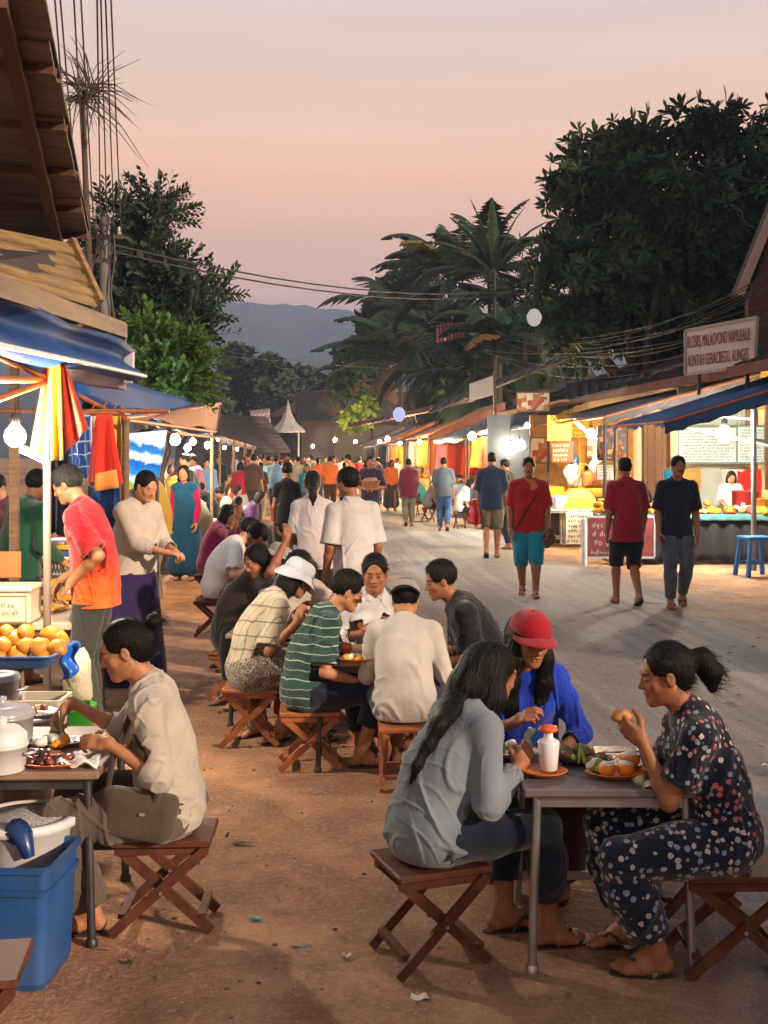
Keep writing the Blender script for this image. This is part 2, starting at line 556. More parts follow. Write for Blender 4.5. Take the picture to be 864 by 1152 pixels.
def skel(q):
    H = q.get('height', 1.6) * (1.0 if q.get('pose') == 'sit' else 1.028); S = H / 1.65; f = q.get('sex', 'f') == 'f'; B = q.get('fat', 1.0)
    K = dict(S=S, f=f, B=B)
    pose = q.get('pose', 'stand')
    a = R(q.get('lean', 4 if pose != 'sit' else 18)); tw = R(q.get('twist', 0)); sb = R(q.get('side', 0))
    hz = (q.get('seat', .35) + .105 * S) if pose == 'sit' else q.get('hipz', .897) * S
    Hc = npv(*q.get('hip', (0, 0)), hz)
    ap = a * .3 if pose != 'sit' else a * .25 - R(6)
    Rp = Rz(tw * .2) @ Rx(-ap)
    def seg(p, ang, L, t=1.0): return p + Rz(tw * t) @ Ry(sb) @ Rx(-ang) @ npv(0, 0, L)
    P1 = seg(Hc, a * .2, .12 * S, .3); P2 = seg(P1, a * .85, .17 * S, .7); hunch = R(q.get('hunch', 6))
    P3 = seg(P2, a * 1.1 + hunch, .20 * S)
    Rc = Rz(tw) @ Ry(sb) @ Rx(-(a * 1.05 + hunch * .5))
    K.update(Hc=Hc, P1=P1, P2=P2, P3=P3, Rp=Rp, Rc=Rc)
    sw = (.142 if f else .162) * S * (1 + (B - 1) * .4)
    hp, hy, hr = q.get('head', (10, 0, 0))
    neck_dir = Rc @ Rx(-R(12 + hp * .25)) @ npv(0, 0, 1)
    nt_ = P3 + neck_dir * .082 * S
    Rh = Rz(tw + R(hy)) @ Rx(-R(hp)) @ Ry(R(hr))
    hs = q.get('headscale', .93) * (S * .45 + .55)
    K.update(neck=nt_, Rh=Rh, hc=nt_ + Rh @ npv(0, .022, .088) * hs, hs=hs)
    for s, k in ((1, 'r'), (-1, 'l')):
        sh = P3 + Rc @ npv(s * sw, .0, -.058 * S)
        K['sh' + k] = sh
        hd = q.get('hand_' + k) or {}
        tgt = hd.get('at')
        if tgt is None: tgt = sh + npv(s * .045, .06, -.50 * S)
        rel = npv(*tgt)
        elb, wr = ik(sh, rel, .275 * S, .245 * S, hd.get('pole', (s * .25, -.9, -.2)))
        K['el' + k] = elb; K['wr' + k] = wr
        fd = nrm(wr - elb)
        y = nrm(hd.get('dir', fd)); n = npv(*hd.get('nrm', (s * 1.0, 0, .1) if abs(fd[2]) > .8 else (s * .3, 0, 1)))
        z = nrm(n - y * (n @ y)); x = -s * np.cross(y, z)
        K['M' + k] = np.stack([x, y, z], 1); K['curl' + k] = hd.get('curl', 25); K['pinch' + k] = hd.get('pinch', 0)
        hj = Hc + Rp @ npv(s * .085 * S, 0, -.01)
        K['hj' + k] = hj
        ft = q.get('foot_' + k)
        if ft is None: ft = (s * .10, .42 if pose == 'sit' else .0, 0.0, s * 6)
        ank = npv(ft[0], ft[1], ft[2] + .088)
        if pose == 'sit': pol = ft[5] if len(ft) > 5 else (s * .25, .6, 1.0)
        else: pol = (s * .05, 1, .1)
        kn, an = ik(hj, ank, .415 * S, .40 * S, pol)
        K['kn' + k] = kn; K['an' + k] = an
        K['Rf' + k] = Rz(R(ft[3] if s == 1 else ft[3]) * -1) @ Rx(R(ft[4] if len(ft) > 4 else 0))
    return K

def torso_prims(K, g=0.0, cl=False):
    S, f, B = K['S'], K['f'], K['B']; Rp, Rc = K['Rp'], K['Rc']; Hc, P1, P2, P3 = K['Hc'], K['P1'], K['P2'], K['P3']
    Rm = Rz(0) @ Rc
    bs = .92 + (B - 1)
    o = []
    o.append((ell(Hc + Rp @ npv(0, -.012, .0), npv(.163 if f else .155, .118, .125) * S * npv(bs, bs, 1), Rp, g), .0))
    o.append((ell((P1 * .6 + P2 * .4), npv(.128 if f else .135, .098, .15) * S * npv(bs, bs, 1), .5 * (Rp + Rc), g), .06))
    o.append((ell(P2 + Rc @ npv(0, .0, .04 * S), npv(.140 if f else .158, .104 if f else .112, .165) * S * npv(bs, bs, 1), Rc, g), .05))
    for s, k in ((1, 'r'), (-1, 'l')):
        sh = K['sh' + k]
        o.append((rc(P3 + Rc @ npv(s * .03, -.02, -.03) * S, sh - Rc @ npv(s * .012, 0.0, .0) * S, .058 * S, .050 * S, g), .045))
        o.append((rc(P3 + Rc @ npv(s * .03, -.02, .01) * S, K['neck'] + Rc @ npv(s * .008, -.01, -.02), .036 * S, .034 * S, g * .3), .03))
        if f:
            o.append((ell(P2 + Rc @ npv(s * .062 * S, .088 * S * bs, .035 * S), npv(.058, .05, .058) * S, Rc, g), .03))
        else:
            o.append((ell(P2 + Rc @ npv(s * .065 * S, .07 * S * bs, .07 * S), npv(.075, .045, .06) * S, Rc, g), .03))
    return o

def arm_prims(K, k, g=0.0, upto=2.0):
    S, f, B = K['S'], K['f'], K['B']; c = (.86 if f else 1.0) * S * (1 + (B - 1) * .6)
    sh, el, wr = K['sh' + k], K['el' + k], K['wr' + k]
    e1 = sh + (el - sh) * min(upto, 1.0)
    o = [(rc(sh, e1, .050 * c, (.050 + (.038 - .050) * min(upto, 1)) * c, g), .03)]
    if upto > 1:
        e2 = el + (wr - el) * (upto - 1)
        mid = el + (e2 - el) * .3
        o.append((rc(el, mid, .037 * c, .038 * c, g), .02))
        o.append((rc(mid, e2, .038 * c, (.038 - .013 * (upto - 1)) * c, g), .015))
    return o

def leg_prims(K, k, g=0.0, upto=2.0, g2=None):
    S, f, B = K['S'], K['f'], K['B']; c = S * (1 + (B - 1) * .5); g2 = g if g2 is None else g2
    hj, kn, an = K['hj' + k], K['kn' + k], K['an' + k]
    e1 = hj + (kn - hj) * min(upto, 1.0)
    mid = hj + (e1 - hj) * .45
    o = [(rc(hj, mid, .088 * c, .076 * c, g), .045), (rc(mid, e1, .076 * c, (.076 - .024 * min(1, upto)) * c, g), .02)]
    if upto > 1:
        cm = kn + (an - kn) * .32
        u = upto - 1
        e2 = kn + (an - kn) * u
        bk = nrm(np.cross(np.cross(an - kn, K['Rf' + k] @ npv(0, 1, 0)), an - kn)) * .012
        if u > .32:
            o.append((rc(kn, cm + bk, .051 * c, .053 * c, g), .02))
            r2 = .053 + (.034 - .053) * (u - .32) / .68
            o.append((rc(cm + bk, e2, .053 * c, r2 * c, g2), .015))
        else:
            o.append((rc(kn, e2, .051 * c, .052 * c, g), .02))
    return o

def foot_prims(K, k, fine=True, g=0.0):
    S = K['S']; an = K['an' + k]; M = K['Rf' + k]; s = 1 if k == 'r' else -1
    P = lambda x, y, z: an + M @ (npv(x, y, z) * npv(S, S, 1))
    o = [(rc(P(0, -.035, -.048), P(0, .05, -.040), .030, .028, g), .03), (rc(P(0, .0, -.0), P(0, .05, -.035), .036, .026, g), .03),
         (rc(P(s * .012, .05, -.045), P(s * -.02, .125, -.058), .026, .020, g), .02), (rc(P(s * .02, .04, -.05), P(s * .022, .11, -.060), .024, .017, g), .02)]
    if fine:
        for i in range(5):
            x = -.030 + .0155 * i; y1 = .155 - .0035 * i - .0022 * i * i
            r = .0125 if i == 0 else .0085
            o.append((rc(P(s * x * .9, .11, -.062), P(s * x, y1, -.068), r * 1.05, r, g), .006))
    else:
        o.append((rc(P(-.02 * s, .13, -.062), P(.02 * s, .125, -.064), .014, .012, g), .02))
    return o

def hand_prims(K, k, fine=True):
    S = K['S'] * (.92 if K['f'] else 1.0); wr = K['wr' + k]; M = K['M' + k]; cu = R(K['curl' + k]); pin = K['pinch' + k]
    P = lambda v: wr + M @ (npv(*v) * S)
    o = [(rc(wr, P((0, .02, 0)), .024 * S, .024 * S), .02), (rbox(P((.0, .055, .0)), npv(.035, .036, .0125) * S, M, .010), .015)]
    if not fine:
        p = P((0, .09, 0)); d = M @ npv(0, math.cos(cu), -math.sin(cu))
        o.append((rc(p, p + d * .05, .022, .018), .02))
        d2 = M @ npv(0, math.cos(cu * 2.4), -math.sin(cu * 2.4))
        o.append((rc(p + d * .05, p + d * .05 + d2 * .03, .018, .014), .015))
        o.append((rc(P((.03, .03, -.01)), P((.05, .075, -.035)), .013, .010), .01))
        return o
    for i, (x, sc_, y0) in enumerate(((.027, .95, .088), (.009, 1.04, .092), (-.009, .98, .089), (-.026, .80, .083))):
        c0 = cu * (1.0 + .12 * i) * (1.0 if not pin or i > 1 else .8)
        p = npv(x, y0, 0); ang = c0 * .75; rr = (.0092, .0094, .0090, .0080)[i]
        spread = x * .9
        for j, L in enumerate((.043, .027, .021)):
            q_ = p + npv(spread * L * 2, math.cos(ang), -math.sin(ang)) * L * sc_
            o.append((rc(P(p), P(q_), rr * (1 - .1 * j), rr * (.93 - .1 * j)), .004 if j == 0 else .003))
            p = q_; ang += c0 * (1.15 if j == 0 else .8)
    ta = .25 + cu * .35
    p = npv(.026, .018, -.006)
    for L, d, r0 in ((.046, (.72 - .25 * pin, .62, -ta), .0135), (.034, (.28 - .2 * pin, .82, -ta * 1.2), .0112), (.026, (-.05 - .2 * pin, .9, -ta * 1.2), .0098)):
        q_ = p + nrm(d) * L
        o.append((rc(P(p), P(q_), r0, r0 * .88), .007)); p = q_
    return o

def head_ops(F, K, fine=True):
    M, c, s_ = K['Rh'], K['hc'], K['hs']
    P = lambda x, y, z: c + M @ (npv(x, y, z) * s_)
    E = lambda x, y, z, a, b, d: ell(P(x, y, z), npv(a, b, d) * s_, M)
    L = lambda p, q_, ra, rb=None: rc(P(*p), P(*q_), ra * s_, (rb or ra) * s_)
    F.op(L((0, -.022, -.06), (0, -.015, -.03), .050), .02)
    F.op(E(0, -.018, .03, .075, .092, .084), .02)
    F.op(E(0, .022, -.03, .060, .068, .080), .03)
    for s in (-1, 1):
        F.op(L((s * .045, .0, -.055), (s * .012, .062, -.092), .024, .019), .025)
        F.op(E(s * .036, .056, -.026, .024, .020, .022), .015)
    F.op(E(0, .070, -.093, .019, .016, .016), .018)
    if fine:
        F.op(L((-.030, .074, .022), (.030, .074, .022), .013), .015)
        for s in (-1, 1): F.op(E(s * .032, .098, .001, .017, .014, .0095), .012, True)
        for s in (-1, 1): F.op(E(s * .031, .0765, .000, .0135, .012, .0105), .004)
        F.op(L((0, .082, .008), (0, .103, -.030), .0075, .0105), .010)
        for s in (-1, 1): F.op(E(s * .012, .092, -.035, .0085, .010, .0075), .005)
        F.op(L((-.016, .083, -.0575), (.016, .083, -.0575), .0068), .005)
        F.op(E(0, .0905, -.0565, .012, .006, .0055), .005)
        F.op(L((-.013, .084, -.068), (.013, .084, -.068), .0078), .004)
        F.op(E(0, .092, -.0625, .022, .010, .0014), .001, True)
    else:
        F.op(L((0, .080, .008), (0, .100, -.030), .010, .012), .012)
    for s in (-1, 1):
        F.op(E(s * .077, -.006, -.008, .0085, .018, .031), .006)
        if fine: F.op(E(s * .088, .0, -.004, .007, .010, .018), .003, True)

def skin_colors(P, K, base, q):
    M, c, s_ = K['Rh'], K['hc'], K['hs']
    h = ((P - c) @ M) / s_
    x, y, z = h[:, 0], h[:, 1], h[:, 2]
    C = np.tile(np.array(base), (len(P), 1))
    def blend(m, col): C[:] = C * (1 - m[:, None]) + np.array(col) * m[:, None]
    ax = np.abs(x)
    sm = lambda v, w: np.clip(v / w + .5, 0, 1)
    fr = (y > .055).astype(float)
    ch = np.exp(-(((ax - .038) / .02) ** 2 + ((z + .028) / .02) ** 2)) * fr
    blend(ch * .25, np.array(base) * npv(1.12, .85, .8))
    lip = fr * sm(.0125 * (1 - (x / .027) ** 2) - np.abs(z + .0625), .004) * (y > .066)
    blend(lip * .65, np.array(base) * npv(.95, .5, .5))
    ln = fr * sm(.0020 - np.abs(z + .0625), .002) * (ax < .023) * (y > .066)
    blend(ln * .7, np.array(base) * .25)
    bz = .0225 - ((ax - .03) / .03) ** 2 * .006
    br = fr * sm(.0040 - np.abs(z - bz), .003) * sm(.018 - np.abs(ax - .031), .006)
    blend(br * (.9 if q.get('h', .01) < .0066 else .45), (.012, .009, .007))
    down = q.get('eyes', 'down') == 'down' or q.get('h', .01) > .0066
    ez = (ax - .031) / .0145
    if not down:
        ey = (y > .05) * sm(.0056 * (1 - ez ** 2) - np.abs(z), .002) * (np.abs(ez) < 1)
        blend(ey, (.42, .38, .35))
        ir = (y > .05) * sm(.0055 - np.sqrt((ax - .031) ** 2 + z ** 2), .002)
        blend(ir, (.012, .007, .005))
        ed = (y > .05) * sm(.0018 - np.abs(z - .0058 * (1 - ez ** 2)), .0025) * (np.abs(ez) < 1.1)
        blend(ed * .9, (.015, .01, .008))
    else:
        ed = (y > .05) * sm(.0023 - np.abs(z + .0042 * (1 - ez ** 2)), .0028) * (np.abs(ez) < 1.1)
        blend(ed * (.95 if q.get('h', .01) < .0066 else .6), (.015, .01, .008))
        ed = (y > .05) * sm(.0010 - np.abs(z - .0062 * (1 - ez ** 2)), .003) * (np.abs(ez) < 1.0)
        blend(ed * .5, np.array(base) * .35)
    if q.get('nails', True):
        pass
    if q.get('beard'):
        m = fr * (z < -.045) * (1 - lip) * .35
        blend(m, (.03, .022, .018))
    if q.get('tache'):
        m = sm(.006 - np.abs(z + .0475), .004) * (ax < .026) * (y > .07)
        blend(m * .75, (.02, .014, .01))
    return C

def hem_cut(F, at, d, rad=.16):
    d = nrm(d); t = np.cross(d, (0, 0, 1.0) if abs(d[2]) < .9 else (1.0, 0, 0)); t = nrm(t)
    M = np.stack([t, np.cross(d, t), d], 1)
    F.op(rbox(at + d * rad, (rad, rad, rad), M, .004), 0, True)

def garment(name, prims, h, mt, K, q, cuts=(), post=None, amp=.004, seed=1, k=None, wl=.11, ends=()):
    F = Field([p for p, _ in prims], h)
    for p, kk in prims: F.op(p, kk if k is None else max(kk, k))
    if post: post(F)
    for n, d in cuts: F.cut(n, d)
    P, Fc = F.mesh()
    if amp > 0 and len(P):
        mk = np.ones(len(P))
        for n_, d_ in list(cuts): mk *= np.clip(np.abs(P @ nrm(n_) - d_) / .035, 0, 1)
        for e_, d_ in ends:
            r_ = P - e_; mk *= np.where(np.linalg.norm(r_, axis=1) < .16, np.clip(np.abs(r_ @ nrm(d_)) / .03, 0, 1), 1)
        P = P + (vnormals(P, Fc) * mk[:, None]) * (folds(P, amp, seed, wl) * (.6 if h > .0065 else 1) + (folds(P, amp * .55, seed + 50, wl * .45) if h < .006 else 0))[:, None]
    return np_mesh(name, P, Fc, mt)

def strands(P, Fc, N, M, hr, seed, n=1500):
    """loose hairs lying on and just off the hair's surface"""
    r = np.random.RandomState(seed); ix = r.randint(0, len(P), n)
    p, nn = P[ix], N[ix]
    fl = M @ {'short': npv(0, .4, -.8), 'long': npv(0, -.1, -1), 'bob': npv(0, -.1, -1)}.get(hr, npv(0, -1, -.2))
    fl = fl[None] + r.normal(size=(n, 3)) * (.5 if hr == 'short' else .22)
    t = fl - nn * (fl * nn).sum(1)[:, None]; t /= np.linalg.norm(t, axis=1, keepdims=True) + 1e-9
    s = np.cross(t, nn); L = (.018 if hr == 'short' else .05) * r.uniform(.5, 1.4, n)[:, None]; lift = np.abs(r.normal(size=n))[:, None] * .003
    V = []
    for k, (a, w_) in enumerate(((0, .0007), (.35, .0007), (.7, .0005), (1, .0002))):
        c = p + t * L * a + nn * (.0005 + lift * a * (1.4 - .7 * a)) - npv(0, 0, 1) * (L * a * a * .15)
        V += [c - s * w_, c + s * w_]
    V = np.stack(V, 1).reshape(-1, 3); b = len(P) + np.arange(n)[:, None] * 8
    F2 = np.concatenate([b + np.array([[2 * k, 2 * k + 1, 2 * k + 3, 2 * k + 2]]) for k in range(3)])
    return np.concatenate([P, V]), np.concatenate([Fc, F2])

def make_person(q):
    """q: pose and clothes. Returns the Empty; children: body, hair, top, trousers, sandals ..."""
    t0 = time.time()
    K = skel(q); S = K['S']; h = q.get('h', .008); fine = h < .0085; seed = q.get('seed', 1)
    root = empty('person', (*q['loc'], q.get('z', 0)), R(q.get('rz', 0)), q.get('label'), 'person', q.get('group'))
    sk = tuple(c * 1.12 for c in SKINS[q.get('skin', 'a')])
    # body: one continuous surface
    pr = torso_prims(K, -.010 if q.get('top') else 0)
    for k in 'rl':
        lp = leg_prims(K, k); lp[:2] = [(grow(p_, -.014), k_) for p_, k_ in lp[:2]]
        if (q.get('bottom') or {}).get('len', 0) > 1.3 or 'skirt' in (q.get('bottom') or {}): lp[2:3] = [(grow(p_, -.006), k_) for p_, k_ in lp[2:3]]
        pr += arm_prims(K, k) + hand_prims(K, k, fine) + lp + foot_prims(K, k, fine)
    hb = ell(K['hc'], npv(.11, .13, .15))
    F = Field([p for p, _ in pr] + [hb], h)
    for p, kk in pr: F.op(p, kk)
    F.op(rc(K['P3'], K['neck'], .052 * S, .047 * S), .03)
    head_ops(F, K, fine)
    P, Fc = F.mesh()
    body = np_mesh('body', P, Fc, skin_mat(), root, skin_colors(P, K, sk, q))
    # hair
    M, c, s_ = K['Rh'], K['hc'], K['hs']
    HP = lambda x, y, z: c + M @ (npv(x, y, z) * s_)
    hr = q.get('hair')
    if hr:
        hh = min(h, .008) if fine else h
        L = lambda p, q2, ra, rb=None: rc(HP(*p), HP(*q2), ra * s_, (rb or ra) * s_)
        E = lambda x, y, z, a, b, d: ell(HP(x, y, z), npv(a, b, d) * s_, M)
        thick = {'short': .011, 'bald': .006}.get(hr, .008)
        prh = [(E(0, -.020, .036, .075 + thick, .092 + thick, .084 + thick), 0)]
        if hr == 'short': prh.append((E(0, -.01, .075, .07, .085, .055), .02))
        if hr in ('bun', 'tail', 'long', 'bob'): prh.append((E(0, -.052, -.02, .066, .052, .065), .03))
        if hr == 'bun': prh += [(E(*q.get('bun', (0, -.135, .055)), .036, .034, .034), .012)]
        if hr == 'bob':
            prh += [(L((s * .065, -.02, .0), (s * .074, -.01, -.10), .034, .030), .03) for s in (-1, 1)] + [(E(0, -.06, -.07, .085, .055, .075), .04)]
        for ch in q.get('locks', ()):   # list of (points in person space, radii)
            pts, rr = ch
            pts = [HP(*p[1:]) if p[0] == 'h' else npv(*p) for p in pts]
            for i in range(len(pts) - 1): prh.append((rc(pts[i], pts[i + 1], rr[i], rr[i + 1]), .02))
        F = Field([p for p, _ in prh], hh)
        for p, kk in prh: F.op(p, kk)
        face = E(0, .110, -.020, .064, .090, .118)
        F.op(face, .012, True)
        if hr in ('short', 'bald', 'bun', 'tail'):
            F.op(rbox(HP(0, .055, -.075), npv(.12, .07, .075) * s_, M, .01), .008, True)      # below the sideburn
            for s in (-1, 1): F.op(E(s * .092, -.002, -.01, .022, .019, .033), .006, True)    # ears stay clear
        if hr in ('short', 'bald'):
            F.op(rbox(HP(0, -.02, -.12), npv(.13, .15, .065) * s_, M, .01), .01, True)
        P, Fc = F.mesh()
        if fine:
            N = vnormals(P, Fc); l = ((P - c) @ M)
            ang = np.arctan2(l[:, 0], -l[:, 1] + .02) if hr != 'short' else l[:, 0] * 14 + l[:, 1] * 9
            st = np.sin(ang * 34 + l[:, 2] * 20) * .0010 + np.sin(ang * 61 + 2 + l[:, 2] * 9) * .0007
            if hr == 'short': st = np.abs(np.sin(l[:, 0] * 190 + l[:, 2] * 60) * np.sin(l[:, 1] * 150)) * .004 - .001
            P = P + N * st[:, None]
            if h < .0065: P, Fc = strands(P, Fc, N, M, hr, seed)
        o = np_mesh('hair', P, Fc, hair_mat() if not q.get('grey') else hair_mat('grey_hair', (.035, .033, .031)), root)
    # top
    T = q.get('top')
    if T:
        g = T.get('g', .012); sl = T.get('sleeve', .6); sg = T.get('sg', .016)
        pr = torso_prims(K, g)
        if sl > 0:
            for k in 'rl':
                if sl <= 1:
                    sh, el = K['sh' + k], K['el' + k]; c_ = (.9 if K['f'] else 1.05) * S
                    pr.append((rc(sh, sh + (el - sh) * sl, .048 * c_ + g * .7, .048 * c_ + g * .5 + sg), .035))
                else: pr += arm_prims(K, k, g * .6 + sg * .4, sl)
        dr = T.get('drape', .5)
        if dr > 0:
            mid_ = K['P1'] * .75 + K['P2'] * .25
            pr.append((ell(mid_, npv(.128 + .026 * dr, .096 + .026 * dr, .19) * S * npv(K['B'], K['B'], 1), .5 * (K['Rp'] + K['Rc']), g), .06))
        if T.get('skirt'):   # dress: skirt as part of the top
            pr += skirt_prims(K, q, T['skirt'])
        hem = T.get('hem', (K['Hc'][2] - .06) if q.get('pose') != 'sit' else q.get('seat', .35) + .012)
        if q.get('pose') != 'sit' and not T.get('skirt'):
            bw = K['B'] * S
            for sx in (-1, 1): pr += [(rc(K['P1'] + npv(sx * .045 * bw, 0, .02), npv(K['Hc'][0] + sx * .063 * bw, K['Hc'][1] - .008, hem - .10), .096 * bw + g * .8, .121 * bw + g), .05)]
        elif not T.get('skirt'):
            pr += [(ell(K['Hc'] + npv(0, -.012, .0), npv(.165, .120, .12) * S * K['B'], None, g + .004), .06)]
        def post(F):
            nk = T.get('neck', 'round'); ctr = K['P3'] + K['Rc'] @ npv(0, .018, .040) * S
            F.op(ell(ctr + K['Rc'] @ npv(0, .004, .03), npv(.060, .060, .055) * S, K['Rc']), .006, True)
            if nk in ('v', 'collar', 'open'):
                dp = {'v': .10, 'collar': .085, 'open': .15}[nk]
                F.op(rc(ctr + K['Rc'] @ npv(0, .07, -.02), ctr + K['Rc'] @ npv(0, .12, -dp), .034, .008), .004, True)
            if nk in ('collar', 'stand', 'open'):
                n = 9; hh_ = .030
                pts = []
                for i in range(n + 1):
                    a = R(40) + R(280) * i / n
                    w = (i / n - .5) * 2
                    pts.append(ctr + K['Rc'] @ npv(math.sin(a) * .062, math.cos(a) * .060, -.022 - .030 * w * w + .012) * S)
                for i in range(n):
                    F.op(rc(pts[i], pts[i + 1], .0105, .0105), .008)
                    F.op(rc(pts[i] + K['Rc'] @ npv(0, 0, .016), pts[i + 1] + K['Rc'] @ npv(0, 0, .016), .0075), .006)
            if sl > 0:
                for k in 'rl':
                    sh, el, wr = K['sh' + k], K['el' + k], K['wr' + k]
                    e, d = (sh + (el - sh) * sl, el - sh) if sl <= 1 else (el + (wr - el) * (sl - 1), wr - el)
                    d = nrm(d)
                    if sl > 1 and T.get('cuff'):
                        F.op(rc(e - d * .03, e - d * .005, .047 * S, .047 * S), .006)
                    F.op(rbox(e + d * .055, (.08, .08, .05), frame(d), .004), 0, True)
                    rr_ = (.050 - .012 * min(sl, 1)) if sl <= 1 else .036
                    if sg > .012: F.op(rc(e - d * .03, e + d * .03, (rr_ + g * .3 + .002) * S), .002, True)
        amp = T.get('amp', .0045 if h < .0085 else .004)
        if T.get('buttons'): pass
        cuts = [((0, 0, -1), -hem)] if not T.get('skirt') else []
        if T.get('open_front'): pass
        ends = []
        for k in 'rl':
            sh, el, wr = K['sh' + k], K['el' + k], K['wr' + k]
            if sl > 0: ends.append((sh + (el - sh) * sl, el - sh) if sl <= 1 else (el + (wr - el) * (sl - 1), wr - el))
        g_o = garment(T.get('name', 'shirt'), pr, h, T['mat'], K, q, cuts, post, amp, seed, T.get('k'), T.get('wl', .13), ends)
        g_o.parent = root
    # bottoms
    Bm = q.get('bottom')
    if Bm:
        if Bm.get('skirt'):
            pr = skirt_prims(K, q, Bm['skirt']) + [(torso_prims(K, .008)[0][0], .02)]
            o = garment(Bm.get('name', 'skirt'), pr, h, Bm['mat'], K, q, [], None, .004, seed + 5); o.parent = root
        else:
            g = Bm.get('g', .012); g2 = Bm.get('g2', g + .004); ln = Bm.get('len', 1.93)
            pr = [(torso_prims(K, g * .8)[0][0], 0)]
            for k in 'rl': pr += leg_prims(K, k, g, ln, g2)
            def post2(F):
                for k in 'rl':
                    hj, kn, an = K['hj' + k], K['kn' + k], K['an' + k]
                    e, d = (hj + (kn - hj) * ln, kn - hj) if ln <= 1 else (kn + (an - kn) * (ln - 1), an - kn)
                    d = nrm(d)
                    if ln > 1.3 and Bm.get('flare'): F.op(rc(e - d * .22, e + d * .0, .05, .05 + Bm['flare']), .02)
                    F.op(rbox(e + d * .048, (.1, .1, .05), frame(d), .004), 0, True)
                    lr = {True: .062, False: .040}[ln <= 1.3] * S
                    if g2 > .012: F.op(rc(e - d * .03, e + d * .03, lr + .002), .002, True)
            o = garment(Bm.get('name', 'trousers'), pr, h, Bm['mat'], K, q, [((0, 0, 1), (T.get('hem', K['Hc'][2] - .06) + .03) if T and not T.get('skirt') and q.get('pose') != 'sit' else K['Hc'][2] + .10)], post2, Bm.get('amp', .005), seed + 3, None, Bm.get('wl', .14), [(K['hj' + k] + (K['kn' + k] - K['hj' + k]) * ln, K['kn' + k] - K['hj' + k]) if ln <= 1 else (K['kn' + k] + (K['an' + k] - K['kn' + k]) * (ln - 1), K['an' + k] - K['kn' + k]) for k in 'rl'])
            o.parent = root
    # footwear
    sh_ = q.get('shoes', 'flip')
    for k in 'rl':
        an, Mf = K['an' + k], K['Rf' + k]; s = 1 if k == 'r' else -1
        mb = MB(); MM = Matrix(Mf.tolist())
        if sh_ == 'flip':
            out = []
            for i in range(20):
                a = 2 * PI * i / 20
                yy = math.cos(a) * .128 + .045; xx = math.sin(a) * (.038 + .010 * (math.cos(a) > 0) * math.cos(a)) - s * .004 * math.cos(a)
                out.append((xx * S, yy * S))
            vs = [Vector(an) + MM @ Vector((x, y, z)) for z in (-.094, -.078) for x, y in out]; n = 20
            mb.add(vs, [tuple(reversed(range(n))), tuple(range(n, 2 * n))] + [(i, (i + 1) % n, n + (i + 1) % n, n + i) for i in range(n)])
            A = Vector(an)
            toe = A + MM @ Vector((-s * .020 * S, .122 * S, -.058))
            for sx in (-1, 1):
                p3 = A + MM @ Vector((sx * .042 * S, .03 * S, -.074)); p2 = A + MM @ Vector((sx * .030 * S - s * .006, .075 * S, -.022))
                if h < .011:
                    pts = [p3, p3.lerp(p2, .6) + MM @ Vector((sx * .006, 0, .006)), p2 + MM @ Vector((0, .01, .0)), toe + MM @ Vector((0, -.012, .014)), toe + MM @ Vector((0, .004, -.012))]
                    mb.tube(pts, [.0055, .006, .006, .005, .004], 6)
            if h < .02: mb.build('sandal', MAT_SANDAL if 'sandal_mat' not in q else q['sandal_mat'], root)
        elif h < .02:
            prs = foot_prims(K, k, False, .009)
            F = Field([p for p, _ in prs], max(h, .008))
            for p, kk in prs: F.op(p, kk)
            F.cut(-(Mf @ npv(0, 0, 1)), -(an @ (Mf @ npv(0, 0, 1))) + .093)
            P, Fc = F.mesh(); np_mesh('shoe', P, Fc, q.get('shoe_mat', MAT_SANDAL), root)
    ct = q.get('cap')
    if ct: make_cap(root, K, ct)
    root['_k'] = 0
    del root['_k']
    q['K'] = K
    return root

def frame(d):
    d = nrm(d); t = nrm(np.cross(d, (0, 0, 1.0) if abs(d[2]) < .9 else (1.0, 0, 0)))
    return np.stack([t, np.cross(d, t), d], 1)

def skirt_prims(K, q, sk):
    """sk: dict(len=..., g=...)"""
    S = K['S']; g = sk.get('g', .02); o = []
    if q.get('pose') == 'sit':
        o.append((ell(K['Hc'] + npv(0, 0, -.0), npv(.175, .14, .13) * S, None, g * .5), .05))
        kr, kl, ar, al = K['knr'], K['knl'], K['anr'], K['anl']
        for k in 'rl':
            o.append((rc(K['hj' + k], K['kn' + k], .09 * S, .066 * S, g), .08))
            e = K['kn' + k] + (K['an' + k] - K['kn' + k]) * sk.get('len', .7)
            o.append((rc(K['kn' + k], e, .064 * S, .075 * S, g), .08))
        o.append((rc((K['hjr'] + K['hjl']) / 2, (kr + kl) / 2, .09 * S, .062 * S, g), .06))
    else:
        L = sk.get('len', .5); w = sk.get('w', .12)
        top = K['Hc'] + npv(0, 0, .02); b = K['Hc'] * npv(1, 1, 0) + npv((K['anr'][0] + K['anl'][0]) / 4, (K['anr'][1] + K['anl'][1]) / 4, K['Hc'][2] - L)
        for s in (-1, 1):
            o.append((rc(top + npv(s * .05, 0, 0), b + npv(s * w * .75, 0, 0), .115 * S, w, g), .05))
    return o

